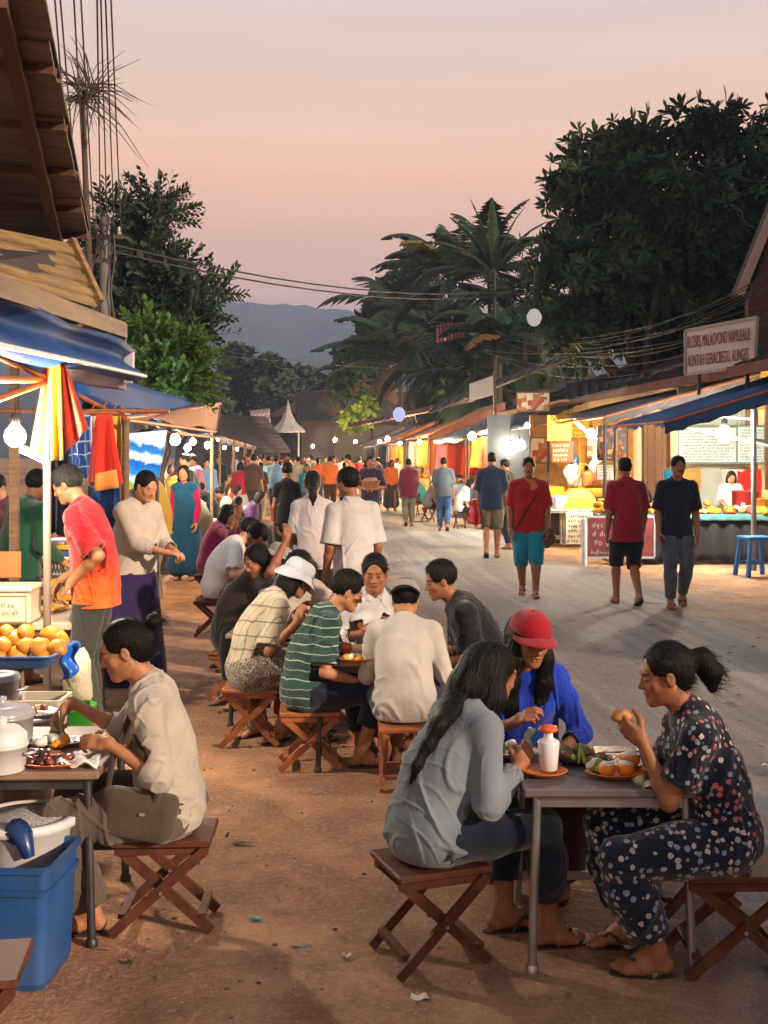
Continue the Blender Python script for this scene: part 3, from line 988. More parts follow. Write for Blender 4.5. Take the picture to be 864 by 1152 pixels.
def make_cap(root, K, ct):
    M, c, s_ = K['Rh'], K['hc'], K['hs']
    kind = ct['kind']; back = -1 if ct.get('back') else 1
    HM = Matrix(M.tolist()); C = Vector(c)
    tilt = Matrix(Rx(R(-6 * back)).tolist())
    def P(x, y, z): return C + HM @ (Vector((x, y, z)) * s_)
    mb = MB()
    nU, nV = 28, 9
    def dome(rx, ry, z0, hgt, oy, flat=1.0):
        vs = []; fs = []
        for j in range(nV + 1):
            t = (j / nV) * PI / 2
            for i in range(nU):
                a = 2 * PI * i / nU
                cr = math.cos(t) ** flat
                k = 1 + .014 * math.cos(6 * a) - (.02 if abs(((a / (PI / 3)) % 1) - .5) > .47 else 0)
                vs.append(P(rx * cr * math.sin(a) * k, oy + ry * cr * math.cos(a) * k, z0 + hgt * math.sin(t)))
        for j in range(nV):
            for i in range(nU):
                fs.append((j * nU + i, (j + 1) * nU + i, (j + 1) * nU + (i + 1) % nU, j * nU + (i + 1) % nU))
        return vs, fs
    if kind == 'ball':
        vs, fs = dome(.094, .110, .040, .090, -.018, .8)
        mb.add(vs, fs, 0, True)
        mb.lathe(P(0, -.018, .129), [(.010, -.004), (.008, .004), (.0, .006)], 10, 0, True, HM)
        # brim with thickness
        nb = 14; top, bot = [], []
        for r_ in range(5):
            for i in range(nb + 1):
                a = (i / nb - .5) * R(150)
                x0, y0 = .098 * math.sin(a), -.018 + .114 * math.cos(a)
                ext = .074 * math.cos(a * .95) ** .6 * r_ / 4 if abs(a) < R(74) else 0
                x = x0 * (1 + .05 * r_ / 4); y = y0 + ext
                z = .044 - .012 * (r_ / 4) - .018 * (x / .1) ** 2
                top.append(P(x, y * back + (0 if back > 0 else -.036), z)); bot.append(P(x, y * back + (0 if back > 0 else -.036), z - .004))
        W = nb + 1; n = len(top); ff = []
        for j in range(4):
            for i in range(nb):
                q_ = (j * W + i, j * W + i + 1, (j + 1) * W + i + 1, (j + 1) * W + i)
                ff.append(q_); ff.append(tuple(n + k for k in reversed(q_)))
        for i in range(nb): ff.append((4 * W + i, 4 * W + i + 1, n + 4 * W + i + 1, n + 4 * W + i))
        m2 = MB(); m2.add(top + bot, ff, 0, True)
        o = mb.build('cap', ct['mat'], root)
        m2.build('brim', ct.get('mat2', ct['mat']), o)
        if ct.get('gap'):
            m3 = MB(); m3.blob(P(0, -.135, .052), (.017 * s_, .006, .012 * s_), M=HM); m3.build('opening', mat('cap_gap', (.02, .015, .012)), o)
    else:   # bucket hat
        vs, fs = dome(.098, .110, .035, .092, -.015, .45)
        mb.add(vs, fs, 0, True)
        brim = []
        w, dr = ct.get('w', .062), ct.get('drop', .050)
        n = nU; rows = 5
        for r_ in range(rows):
            for i in range(n):
                a = 2 * PI * i / n; k = r_ / (rows - 1)
                wob = 1 + .06 * math.sin(3 * a + 1) * k + .03 * math.sin(7 * a) * k
                brim.append(P((.098 + w * k) * wob * math.sin(a), -.015 + (.110 + w * k) * wob * math.cos(a), .038 - dr * k * wob - .02 * k * math.cos(2 * a + .6)))
        ff = []
        for j in range(rows - 1):
            for i in range(n):
                ff.append((j * n + (i + 1) % n, (j + 1) * n + (i + 1) % n, (j + 1) * n + i, j * n + i))
        b2 = [p + (HM @ Vector((0, 0, -.004))) for p in brim]
        N = len(brim); ff += [tuple(N + k for k in reversed(f)) for f in ff]
        ff += [((rows - 1) * n + i, (rows - 1) * n + (i + 1) % n, N + (rows - 1) * n + (i + 1) % n, N + (rows - 1) * n + i) for i in range(n)]
        o = mb.build('hat', ct['mat'], root)
        m2 = MB(); m2.add(brim + b2, ff, 0, True); m2.build('brim', ct.get('mat2', ct['mat']), o)
MAT_SANDAL = mat('sandal_rubber', (.03, .022, .02), .6)
# ------------------------------------------------------------------ camera and frames of reference
HZ, FP, CH = 512.0, 1300.0, 1.75
def W(px, py, Y):
    """point of the place at distance Y in front of the camera"""
    return Vector(((px - 432) / FP * Y, Y, CH - (py - HZ) / FP * Y))
def Gd(px, py):
    Y = FP * CH / (py - HZ)
    return Vector(((px - 432) / FP * Y, Y, 0))
TH = math.atan(112 / FP)
SD = Vector((-math.sin(TH), math.cos(TH), 0)); SR = Vector((math.cos(TH), math.sin(TH), 0))
def S(u, v, z=0.0): return SD * u + SR * v + Vector((0, 0, z))
SM = Matrix((SR, SD, Vector((0, 0, 1)))).transposed()

cam = bpy.data.cameras.new('camera'); camo = bpy.data.objects.new('camera', cam); COL.objects.link(camo)
camo.location = (0, 0, CH); camo.rotation_euler = (R(90), 0, 0)
cam.sensor_fit = 'VERTICAL'; cam.sensor_height = 24; cam.lens = 24 * FP / 1152
cam.shift_y = -(576 - HZ) / 1152; cam.clip_end = 6000; cam.clip_start = .05
sc.camera = camo

# ------------------------------------------------------------------ sky
SUN_EL, SUN_AZ = R(SUNP[0]), R(SUNP[1])    # azimuth measured from +Y clockwise
w = bpy.data.worlds.new('World'); sc.world = w; w.use_nodes = True
nt = NT(w); bg = nt.n['Background']
sky = nt.new('ShaderNodeTexSky', sky_type='NISHITA', sun_disc=False, sun_elevation=R(3), sun_rotation=SUN_AZ, air_density=1.6, dust_density=3.0)
tc = nt.new('ShaderNodeTexCoord'); sp = nt.new('ShaderNodeSeparateXYZ'); nt.link(tc.outputs['Generated'], sp.inputs[0])
cl = nt.noise(nt.coord('Generated', (1.2, 1.2, 7)), 1.6, 4, .5)
zz = nt.math('ADD', sp.outputs[2], nt.math('MULTIPLY', nt.math('SUBTRACT', cl, .5), .035))
grad = nt.ramp(zz, [(0.0, srgb('#c2a8a8')), (.09, srgb('#dab2a8')), (.155, srgb('#ecb296')), (.235, srgb('#f0b78f')), (.30, srgb('#e6bfa6')),
                    (.37, srgb('#cdbbb2')), (.62, srgb('#a9a3a8')), (1.0, srgb('#8f93a2'))])
cs = nt.ramp(nt.noise(nt.coord('Generated', (.8, .8, 9)), 2.2, 6, .6), [(.35, .90), (.65, 1.03)])
grad = nt.mix(1.0, grad, cs, 'MULTIPLY')
bg2 = nt.new('ShaderNodeBackground'); nt.link(grad, bg2.inputs[0]); up = nt.new('ShaderNodeMapRange', i_1=.44, i_2=.75, i_3=SKYS, i_4=SKYS * .66); nt.link(sp.outputs[2], up.inputs[0]); nt.link(up.outputs[0], bg2.inputs[1])
nt.link(sky.outputs[0], bg.inputs[0]); bg.inputs[1].default_value = .006
ad = nt.new('ShaderNodeAddShader'); nt.link(bg.outputs[0], ad.inputs[0]); nt.link(bg2.outputs[0], ad.inputs[1])
nt.link(ad.outputs[0], nt.n['World Output'].inputs[0])
sl = bpy.data.lights.new('sun', 'SUN'); sl.energy = SUNP[2]; sl.angle = R(SUNP[3]); sl.color = (1.0, .75, .56)
so = bpy.data.objects.new('sun', sl); COL.objects.link(so)
so.rotation_euler = Vector((math.sin(SUN_AZ) * math.cos(SUN_EL), math.cos(SUN_AZ) * math.cos(SUN_EL), math.sin(SUN_EL))).to_track_quat('Z', 'Y').to_euler()

# ------------------------------------------------------------------ ground, road, hills
def dirt_color(nt, v):
    big = nt.noise(v, .45, 6, .6); mid = nt.noise(v, 3.2, 8, .65); fine = nt.noise(v, 38, 6, .7); grit = nt.noise(v, 150, 2, .5)
    c = nt.ramp(big, [(.3, srgb('#9c7054')), (.52, srgb('#c0906c')), (.75, srgb('#d2a680'))])
    c = nt.mix(nt.ramp(mid, [(.38, .75), (.62, 0.0)]), c, srgb('#87614a'))
    c = nt.mix(nt.ramp(fine, [(.50, 0.0), (.72, .75)]), c, srgb('#d4ac88'))
    c = nt.mix(nt.ramp(grit, [(.60, 0.0), (.74, .6)]), c, srgb('#4a3226'))
    st = nt.noise(v, 1.1, 8, .72, dist=.8)
    c = nt.mix(nt.ramp(st, [(.54, 0.0), (.66, .6)]), c, srgb('#694a38'))
    st2 = nt.noise(v, 6.5, 6, .8, dist=1.5)
    c = nt.mix(nt.ramp(st2, [(.62, 0.0), (.68, .65)]), c, srgb('#4c362a'))
    vor = nt.new('ShaderNodeTexVoronoi', i_Scale=11.0); nt.link(v, vor.inputs['Vector'])
    c = nt.mix(nt.math('MULTIPLY', nt.math('LESS_THAN', vor.outputs['Distance'], .08), .55), c, srgb('#b9a894'))
    foot = nt.new('ShaderNodeTexVoronoi', i_Scale=3.4, feature='SMOOTH_F1'); nt.link(v, foot.inputs['Vector'])
    h = nt.math('ADD', nt.math('MULTIPLY', mid, 1.4), nt.math('ADD', nt.math('MULTIPLY', fine, .45), nt.math('ADD', nt.math('MULTIPLY', grit, .12), nt.math('MULTIPLY', foot.outputs['Distance'], .6))))
    return c, h
def wpos(nt): return nt.new('ShaderNodeNewGeometry').outputs['Position']
def ground_mat():
    m, nt, b = new_mat('dirt')
    c, h = dirt_color(nt, wpos(nt)); setc(nt, b, c)
    nt.link(nt.bump(h, 1.0, .035), b.inputs['Normal'])
    b.inputs['Roughness'].default_value = .92; b.inputs['Specular IOR Level'].default_value = .2
    return m
def road_mat():
    m, nt, b = new_mat('asphalt')
    v = wpos(nt); sep = nt.new('ShaderNodeSeparateXYZ'); nt.link(nt.coord('Object'), sep.inputs[0])
    big = nt.noise(v, .5, 6, .6); mid = nt.noise(v, 4, 8, .7); fine = nt.noise(v, 95, 4, .75)
    c = nt.ramp(big, [(.32, srgb('#757171')), (.7, srgb('#928d8b'))])
    c = nt.mix(nt.ramp(mid, [(.45, 0.0), (.7, .5)]), c, srgb('#625d5d'))
    c = nt.mix(nt.ramp(fine, [(.35, .65), (.65, 0.0)]), c, srgb('#474242'))
    c = nt.mix(nt.ramp(fine, [(.55, 0.0), (.72, .55)]), c, srgb('#b8b0aa'))
    # worn wheel tracks, oil spots, hairline cracks
    tr = nt.noise(nt.coord('Object', (2.2, .10, 1)), 1.3, 5, .6)
    c = nt.mix(nt.ramp(tr, [(.48, 0.0), (.62, .45)]), c, srgb('#a8a09a'))
    oil = nt.noise(v, 2.3, 3, .5, dist=.6)
    c = nt.mix(nt.ramp(oil, [(.64, 0.0), (.70, .6)]), c, srgb('#3c3838'))
    vor = nt.new('ShaderNodeTexVoronoi', feature='DISTANCE_TO_EDGE', i_Scale=.36)
    wv = nt.new('ShaderNodeVectorMath', operation='ADD'); nt.link(v, wv.inputs[0]); nt.link(nt.noise(v, 1.3, 6, .7, out=1), wv.inputs[1]); nt.link(wv.outputs[0], vor.inputs['Vector'])
    c = nt.mix(nt.ramp(vor.outputs['Distance'], [(0.0, .35), (.008, 0.0)]), c, srgb('#3a3230'))
    # dust from both dirt edges: x = across the road
    e1 = nt.math('ADD', sep.outputs[0], nt.math('MULTIPLY', nt.math('SUBTRACT', nt.noise(v, 1.0, 8, .72), .5), 3.0))
    dust = nt.math('MAXIMUM', nt.ramp(nt.math('MULTIPLY', e1, .4), [(.40, 1.0), (.72, 0.0)]), nt.ramp(nt.math('MULTIPLY', e1, .16), [(.70, 0.0), (.86, 1.0)]))
    edge = nt.ramp(nt.math('MULTIPLY', sep.outputs[0], .4), [(.36, 1.0), (.52, 0.0)])
    dust = nt.math('MAXIMUM', dust, edge)
    dc, dh = dirt_color(nt, v)
    setc(nt, b, nt.mix(dust, c, dc))
    h = nt.math('ADD', nt.math('MULTIPLY', nt.math('ADD', mid, nt.math('MULTIPLY', fine, .5)), .35), nt.math('MULTIPLY', dh, nt.math('ADD', dust, .1)))
    nt.link(nt.bump(h, 1.0, .045), b.inputs['Normal'])
    b.inputs['Roughness'].default_value = .86; b.inputs['Specular IOR Level'].default_value = .28
    return m
g = MB()
xs = [-3000, -400, -60, -20, -8, -4] + [i for i in range(-3, 9)] + [14, 30, 80, 400, 3000]
g.add([(x, y, 0) for y in (-400, -3, 0, 3, 6, 10, 20, 60, 200, 800, 4000) for x in xs],
      [(j * len(xs) + i, j * len(xs) + i + 1, (j + 1) * len(xs) + i + 1, (j + 1) * len(xs) + i) for j in range(10) for i in range(len(xs) - 1)])
tag(g.build('ground', ground_mat()), 'reddish packed dirt ground of the market street', kind='structure')
g = MB(); n = 200; vs = []
for i in range(n + 1):
    u = -6 + 126 * (i / n) ** 1.6
    a = .55 + .25 * math.sin(u * 1.3) + .15 * math.sin(u * 3.7 + 1); b_ = 5.75 + .1 * math.sin(u * 2.1)
    vs += [(a, u, .004), (b_, u, .004)]
g.add(vs, [(2 * i, 2 * i + 1, 2 * i + 3, 2 * i + 2) for i in range(n)])
rd = g.build('road', road_mat()); rd.rotation_euler = (0, 0, TH)
tag(rd, 'worn grey asphalt road with dusty edges', kind='structure')

def hill(name, Y, prof, col, lab, th=400):
    mb = MB(); n = len(prof) - 1; rr = random.Random(int(Y)); vs = []; rows = 14
    N = 160; tops = []
    for i in range(N + 1):
        x = prof[0][0] + (prof[-1][0] - prof[0][0]) * i / N
        for (a, b) in zip(prof[:-1], prof[1:]):
            if a[0] <= x <= b[0]:
                t = (x - a[0]) / (b[0] - a[0]); t = t * t * (3 - 2 * t); py = a[1] * (1 - t) + b[1] * t
        py += .9 * math.sin(x * .31) + .6 * math.sin(x * .83 + 2) + rr.uniform(-.5, .5)
        tops.append((x, py))
    for j in range(rows + 1):
        k = j / rows
        for i, (x, py) in enumerate(tops):
            p = W(x, py, Y)
            hz_ = p.z * (1 - (1 - k) ** 1.5) if k <= 1 else p.z
            jit = 18 * math.sin(i * .6 + j) * math.sin(j * .9) * Y / 1500
            vs.append((p.x, Y - th * (1 - k) + jit, max(hz_, -1) if j else -2))
    W_ = N + 1
    mb.add(vs, [(j * W_ + i, j * W_ + i + 1, (j + 1) * W_ + i + 1, (j + 1) * W_ + i) for j in range(rows) for i in range(N)], 0, True)
    back = [(v[0], v[1] + th * .8, -2) for v in vs[-W_:]]
    b0 = len(mb.v) - W_
    mb.v += back
    for i in range(N):
        mb.f.append((b0 + i, b0 + i + 1, b0 + W_ + i + 1, b0 + W_ + i)); mb.mi.append(0); mb.sm.append(True)
    return tag(mb.build(name, mat(name + '_forest', col, .95, .3, .02, .6, .15, 8)), lab, kind='structure')
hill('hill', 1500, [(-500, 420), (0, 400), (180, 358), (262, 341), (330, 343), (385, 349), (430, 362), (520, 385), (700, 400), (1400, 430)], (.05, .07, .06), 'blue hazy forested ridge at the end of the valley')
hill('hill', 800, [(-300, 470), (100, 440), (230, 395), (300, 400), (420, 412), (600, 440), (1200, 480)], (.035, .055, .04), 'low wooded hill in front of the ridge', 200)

# ------------------------------------------------------------------ vegetation
def leaf_mat(name, c1, c2, rough=.55, trans=.15):
    if name in MATS: return MATS[name]
    m, nt, b = new_mat(name)
    gi = nt.new('ShaderNodeObjectInfo'); v = nt.coord('Object')
    n1 = nt.noise(v, .9, 3); n2 = nt.noise(v, 9, 3)
    c = nt.mix(nt.ramp(n1, [(.35, 0.0), (.65, 1.0)]), c1, c2)
    c = nt.mix(nt.ramp(n2, [(.4, 0.0), (.8, .4)]), c, tuple(min(1, x * 1.9) for x in c2))
    setc(nt, b, c)
    b.inputs['Roughness'].default_value = rough; b.inputs['Specular IOR Level'].default_value = .2
    tr = nt.new('ShaderNodeBsdfTranslucent'); nt.link(c, tr.inputs[0])
    mx = nt.new('ShaderNodeMixShader'); mx.inputs[0].default_value = trans
    nt.link(b.outputs[0], mx.inputs[1]); nt.link(tr.outputs[0], mx.inputs[2]); nt.link(mx.outputs[0], nt.n['Material Output'].inputs[0])
    MATS[name] = m
    return m
BARK = mat('bark', (.06, .045, .035), .9, .3, 4, .6, 30, .02)

def rosette(nl, L, wd, droop, rs):
    """whorl of folded blades around +Z, returns verts, faces"""
    V, Fq = [], []
    for i in range(nl):
        a = 2 * PI * i / nl + rs.uniform(-.25, .25); tilt = rs.uniform(.15, .9) + (.4 if i % 2 else 0); l = L * rs.uniform(.75, 1.15)
        d = npv(math.cos(a) * math.cos(tilt), math.sin(a) * math.cos(tilt), math.sin(tilt)); side = npv(-math.sin(a), math.cos(a), 0); up = np.cross(d, side) * -1
        b = len(V)
        for t, ww in ((0.04, .12), (.35, .75), (.7, 1.0), (1.0, .05)):
            c = d * l * t - npv(0, 0, 1) * droop * l * t * t
            for s in (-1, 0, 1): V.append(c + side * s * wd * ww * .5 + up * (0.0 if s else -wd * ww * .14))
        for j in range(3):
            for s in range(2): Fq.append((b + j * 3 + s, b + j * 3 + s + 1, b + j * 3 + s + 4, b + j * 3 + s + 3))
    return np.array(V), np.array(Fq)
def spray(nl, L, lw, ll, rs):
    """twig along +Z with alternating leaves"""
    V, Fq = [], []
    for i in range(nl):
        t = (i + .5) / nl; a = (PI * i + rs.uniform(-.5, .5)); p = npv(0, 0, L * t)
        d = nrm(npv(math.cos(a), math.sin(a) * .6, .55 + .9 * t)); side = nrm(np.cross(d, (0.3, .2, 1))); l = ll * (1.15 - .5 * t) * rs.uniform(.8, 1.2)
        b = len(V)
        V += [p, p + d * l * .5 + side * lw * .5, p + d * l, p + d * l * .5 - side * lw * .5]
        Fq.append((b, b + 1, b + 2, b + 3))
    b = len(V); w_ = L * .012
    V += [npv(-w_, 0, 0), npv(w_, 0, 0), npv(w_ * .3, 0, L), npv(-w_ * .3, 0, L)]; Fq.append((b, b + 1, b + 2, b + 3))
    return np.array(V), np.array(Fq)
def scatter(name, tmpls, pts, dirs, scl, rs, mats, parent):
    Vs, Fs, base = [], [], 0
    for p, d, s_ in zip(pts, dirs, scl):
        V, Fq = tmpls[rs.randint(len(tmpls))]
        M = frame(d); a = rs.uniform(0, 6.28)
        M = M @ Rz(a)
        Vs.append((V * s_) @ M.T + p); Fs.append(Fq + base); base += len(V)
    return np_mesh(name, np.concatenate(Vs), np.concatenate(Fs), mats, parent, None, False)

def crown_points(clumps, n, rs, inner=.45, updir=.5):
    """points spread through and over ellipsoid clumps [(c, r)], thick near the surface"""
    vol = np.array([c[1][0] * c[1][1] + c[1][0] * c[1][2] for c in clumps]); vol = vol / vol.sum()
    P_, D_ = [], []
    for _ in range(n):
        c, r = clumps[rs.choice(len(clumps), p=vol)]
        d = nrm(rs.normal(size=3)); k = 1 - abs(rs.normal()) * .16 if rs.rand() > inner else rs.uniform(.3, 1)
        k = min(k, 1) * (.95 + .06 * math.sin(5 * d[0] + 3 * d[2]) + .05 * math.sin(9 * d[1] + 4 * d[0]))
        P_.append(np.array(c) + np.array(r) * d * k); D_.append(nrm(d + npv(0, 0, updir) + rs.normal(size=3) * .35))
    return P_, D_
def limbs(mb, base, clumps, r0, rs, fork=.35):
    base = Vector(base)
    top = sum((Vector(c) for c, _ in clumps), Vector()) / len(clumps)
    mid = base.lerp(top, fork) + Vector((rs.uniform(-.2, .2), 0, 0))
    mb.tube([base - Vector((0, 0, .1)), base + Vector((0, 0, .2)), base.lerp(mid, .5) + Vector((.05, 0, 0)), mid], [r0 * 1.35, r0, r0 * .85, r0 * .7], 10)
    for c, r in clumps:
        c = Vector(c); m1 = mid.lerp(c, .45) + Vector((rs.uniform(-.3, .3), rs.uniform(-.3, .3), -.15 * (c - mid).length * .5))
        mb.tube([mid, m1, c], [r0 * .5, r0 * .3, r0 * .12], 6)
        for _ in range(3):
            d = nrm(rs.normal(size=3)) * np.array(r) * .8
            mb.tube([m1.lerp(c, .6), c + Vector(d.tolist())], [r0 * .13, r0 * .04], 5)

def tree(name, base, clumps, n, tmpl, lm, label, r0=.2, seed=1, smin=.8, smax=1.2, cat='tree', group=None, inner=.45, updir=.5, bark=None, cluster=0, cs=.4):
    rs = np.random.RandomState(seed)
    t = empty(name, base, 0, label, cat, group)
    b = np.array(base)
    cl_ = [(np.array(c) - b, r) for c, r in clumps]
    mb = MB(); limbs(mb, (0, 0, 0), cl_, r0, rs); mb.build('trunk', bark or BARK, t)
    P_, D_ = crown_points(cl_, n, rs, inner, updir)
    if cluster:
        P0, D0 = crown_points(cl_, n // cluster, rs, inner, updir); P_, D_ = [], []
        for p_, d_ in zip(P0, D0):
            for _ in range(cluster): P_.append(p_ + np.clip(rs.normal(size=3), -1.4, 1.4) * cs); D_.append(nrm(d_ + rs.normal(size=3) * .5))
        n = len(P_)
    scatter('crown', tmpl, P_, D_, rs.uniform(smin, smax, n), rs, lm, t)
    return t
rs0 = np.random.RandomState(3)
def cl(px, py, Y, rpx, ry=None, dy=None):
    """clump of a crown, centre where the photo shows it at its distance, radii in px"""
    p = W(px, py, Y); k = Y / FP
    return (np.array(p), (rpx * k, (dy or rpx) * k, (ry or rpx) * k))
# great broad-leaved tree over the right-hand stalls
Yt = 30
RC = [cl(662, 222, Yt, 46, 46), cl(715, 200, Yt + 1, 58, 54), cl(785, 200, Yt, 62, 62), cl(850, 215, Yt + 1, 60, 70), cl(650, 285, Yt - 1, 38, 45), cl(700, 290, Yt - 1, 62, 50), cl(770, 300, Yt - 1, 70, 60), cl(850, 310, Yt, 60, 60),
      cl(640, 345, Yt - 1, 34, 36), cl(690, 365, Yt, 55, 36), cl(760, 360, Yt, 55, 40), cl(900, 260, Yt, 60, 80), cl(800, 158, Yt, 34, 26), cl(712, 160, Yt, 28, 22), cl(755, 240, Yt - 2, 50, 50)]
tr_t = [rosette(9, .42, .105, .25, rs0) for _ in range(5)]
tree('broadleaf_tree', (W(720, 512, Yt).x, Yt, 0), RC, 3300, tr_t, leaf_mat('leaf_dark', (.016, .032, .014), (.030, .060, .026)),
     'huge dark tree with whorls of long leaves rising over the stalls', .38, 5, .75, 1.25, inner=.35, cluster=13, cs=.40)
# feathery dark tree left, bright green sapling before it
Yl = 24
LC = [cl(130, 248, Yl, 16, 16), cl(172, 240, Yl, 26, 10), cl(125, 295, Yl, 24, 28), cl(165, 280, Yl, 24, 18), cl(188, 322, Yl, 30, 18), cl(232, 332, Yl + .5, 20, 6), cl(145, 345, Yl, 30, 30), cl(212, 352, Yl, 24, 8), cl(100, 340, Yl, 24, 44), cl(180, 372, Yl, 30, 18), cl(222, 378, Yl, 14, 6)]
sp_t = [spray(12, .66, .08, .20, rs0) for _ in range(5)]
tree('feathery_tree', (W(150, 512, Yl).x, Yl, 0), LC, 1100, sp_t, leaf_mat('leaf_feather', (.012, .024, .014), (.022, .042, .022)),
     'dark feathery tree behind the left-hand stalls and the cable pole', .22, 8, .7, 1.2, inner=.35, updir=.2)
Yg = 17
GC = [cl(165, 378, Yg, 10, 5), cl(195, 398, Yg, 20, 8), cl(172, 418, Yg, 22, 8), cl(216, 412, Yg, 12, 6), cl(195, 434, Yg, 24, 6)]
gr_t = [spray(12, .45, .065, .15, rs0) for _ in range(4)]
tree('green_tree', (W(185, 512, Yg).x, Yg, 0), GC, 420, gr_t, leaf_mat('leaf_bright', (.03, .065, .010), (.06, .115, .016), .5, .3),
     'small bright green leafy tree above the blue tarpaulin', .07, 9, .7, 1.2)
# far tree line closing the street
ft_t = [rosette(7, 1.0, .5, .3, rs0) for _ in range(4)]
far = [(238, 425, 118, 26, 40, 'far dark tree at the left edge of the street end'), (268, 402, 130, 30, 55, 'tall rounded far tree left of the white tent spire'), (305, 410, 126, 30, 50, 'far tree standing right behind the white tent spire'),
       (342, 420, 135, 28, 45, 'far tree between the tent spire and the banana leaves'), (372, 432, 120, 26, 38, 'far tree half hidden by the drooping dry fronds'), (200, 420, 122, 34, 40, 'far tree mostly hidden behind the feathery tree'),
       (410, 425, 128, 34, 40, 'far tree showing through the banana leaves')]
for i, (px, py, Y, rx, ry, lab) in enumerate(far):
    py += 22; ry *= .7; rx *= .85
    k = [cl(px, py, Y, rx, ry), cl(px - rx * .6, py + ry * .6, Y, rx * .7, ry * .6), cl(px + rx * .6, py + ry * .5, Y, rx * .7, ry * .6), cl(px, py + ry * .9, Y, rx, ry * .6)]
    tree('distant_tree', (W(px, 512, Y).x, Y, 0), k, 620, ft_t, leaf_mat('leaf_far', (.022, .034, .022), (.038, .055, .035)), lab, .5, 20 + i, .8, 1.3, group='trees closing the far end of the street')

# palms and bananas
def frond(mb, base, az, el, L, droop, ll, nleaf=30, mi=0, lw=.05, hang=.5):
    base = Vector(base); pts = []
    for i in range(13):
        t = i / 12
        e = el - droop * t * t
        d = Vector((math.cos(az) * math.cos(e), math.sin(az) * math.cos(e), math.sin(e)))
        pts.append(base if i == 0 else pts[-1] + d * L / 12)
    mb.tube(pts, [.035 * (1 - .85 * i / 12) * L / 3 for i in range(13)], 5, mi)
    side0 = Vector((-math.sin(az), math.cos(az), 0))
    for i in range(nleaf):
        t = .12 + .88 * (i / (nleaf - 1)); k = t * 12; j = min(int(k), 11); p = pts[j].lerp(pts[j + 1], k - j); tg = (pts[j + 1] - pts[j]).normalized()
        for s in (-1, 1):
            l = ll * (math.sin(PI * min(1, t * .9 + .12)) * .85 + .15) * rnd.uniform(.85, 1.1)
            d = (side0 * s * (1 - .3 * t) + tg * (.45 + .5 * t) + Vector((0, 0, -hang * rnd.uniform(.6, 1.3)))).normalized()
            m = p + d * l * .5; e = p + d * l + Vector((0, 0, -l * hang * .45)); wv = tg.cross(d).cross(d).normalized() * lw * .5
            mb.add([p - wv * .4, p + wv * .4, m + wv, e, m - wv], [(0, 1, 2, 4), (4, 2, 3)], mi)
def banana_leaf(mb, base, az, el, L, wd, droop, mi=0, tear=.3, roll=0.0):
    base = Vector(base); n = 14; pts, ds = [], []
    for i in range(n + 1):
        t = i / n; e = el - droop * t ** 1.7
        d = Vector((math.cos(az) * math.cos(e), math.sin(az) * math.cos(e), math.sin(e))); ds.append(d)
        pts.append(base if i == 0 else pts[-1] + d * L / n)
    mb.tube(pts, [.03 * (1 - .8 * i / n) for i in range(n + 1)], 5, mi)
    side = Vector((-math.sin(az), math.cos(az), 0))
    for s in (-1, 1):
        for i in range(1, n):
            t0, t1 = i / n, (i + 1) / n
            w0 = wd * math.sin(PI * min(1, (t0 - .04) ** .7)) ** .7 * .5; w1 = wd * max(.0, math.sin(PI * min(1, (t1 - .04) ** .7))) ** .7 * .5 if t1 < 1 else .01
            up = side.cross(ds[i]).normalized() * s
            dd = lambda k: (side * s * math.cos(roll) + Vector((0, 0, -1)) * (.35 + .25 * rnd.random()) )
            o = dd(0)
            g_ = rnd.random() < tear
            a, b = pts[i], pts[i + 1].lerp(pts[i], .12 if g_ else 0)
            c_, d_ = b + o * w1 * (1 - (.15 if g_ else 0)), a + o * w0
            am, bm_ = (a + d_) / 2 + Vector((0, 0, .05 * wd)), (b + c_) / 2 + Vector((0, 0, .05 * wd))
            mb.add([a, b, bm_, c_, d_, am], [(0, 1, 2, 5), (5, 2, 3, 4)], mi, True)
PALM = leaf_mat('leaf_palm', (.010, .020, .010), (.020, .036, .018), .5, .1)
BAN = leaf_mat('leaf_banana', (.012, .028, .011), (.022, .046, .018), .4, .2)
BANY = leaf_mat('leaf_banana_yellow', (.12, .10, .02), (.16, .13, .03), .5, .25)
DRY = leaf_mat('leaf_dry', (.10, .055, .022), (.14, .08, .035), .8, .2)
def palm(px, py, Y, nf, L, lab, seed, els=(1.2, -.3), ll=.8, up=0, azs=None):
    global rnd
    rnd = random.Random(seed)
    top = W(px, py, Y); t = empty('palm_tree', (top.x, Y, 0), 0, lab, 'palm tree')
    mb = MB(); mb.tube([(0, 0, -.1), (.1, 0, top.z * .5), (0, 0, top.z)], [.13, .10, .09], 10); mb.build('trunk', BARK, t)
    for i in range(nf):
        k = i / max(1, nf - 1); az = (azs[i] if azs else i * 2.399 + rnd.uniform(-.2, .2)); el = els[0] + (els[1] - els[0]) * k
        fb = MB(); frond(fb, (0, 0, top.z), az, el, L * rnd.uniform(.85, 1.1), 1.0 + .5 * k, ll, 28, 0, .0034 * Y, .32); fb.build('frond', PALM, t)
    return t
palm(550, 305, 53, 14, 3.9, 'tall palm with stiff upright fronds left of the great tree', 3, (1.45, -.2), 1.1)
palm(500, 392, 62, 15, 5.2, 'low palm with hanging fan of fronds above the white board', 5, (1.1, -.9), 1.7)
palm(590, 340, 50, 12, 4.6, 'dark palm right beside the great tree', 13, (.9, -.8), 1.4)
palm(450, 350, 80, 12, 5.6, 'far palm over the middle of the right-hand stalls', 17, (1.1, -.6), 1.8)
palm(535, 420, 50, 12, 4.0, 'low palm drooping over the pale sheet roof', 19, (.9, -1.0), 1.3)
palm(505, 318, 60, 11, 4.6, 'palm with arching fronds half hidden behind the banana plants', 11, (1.2, -.3), 1.3)
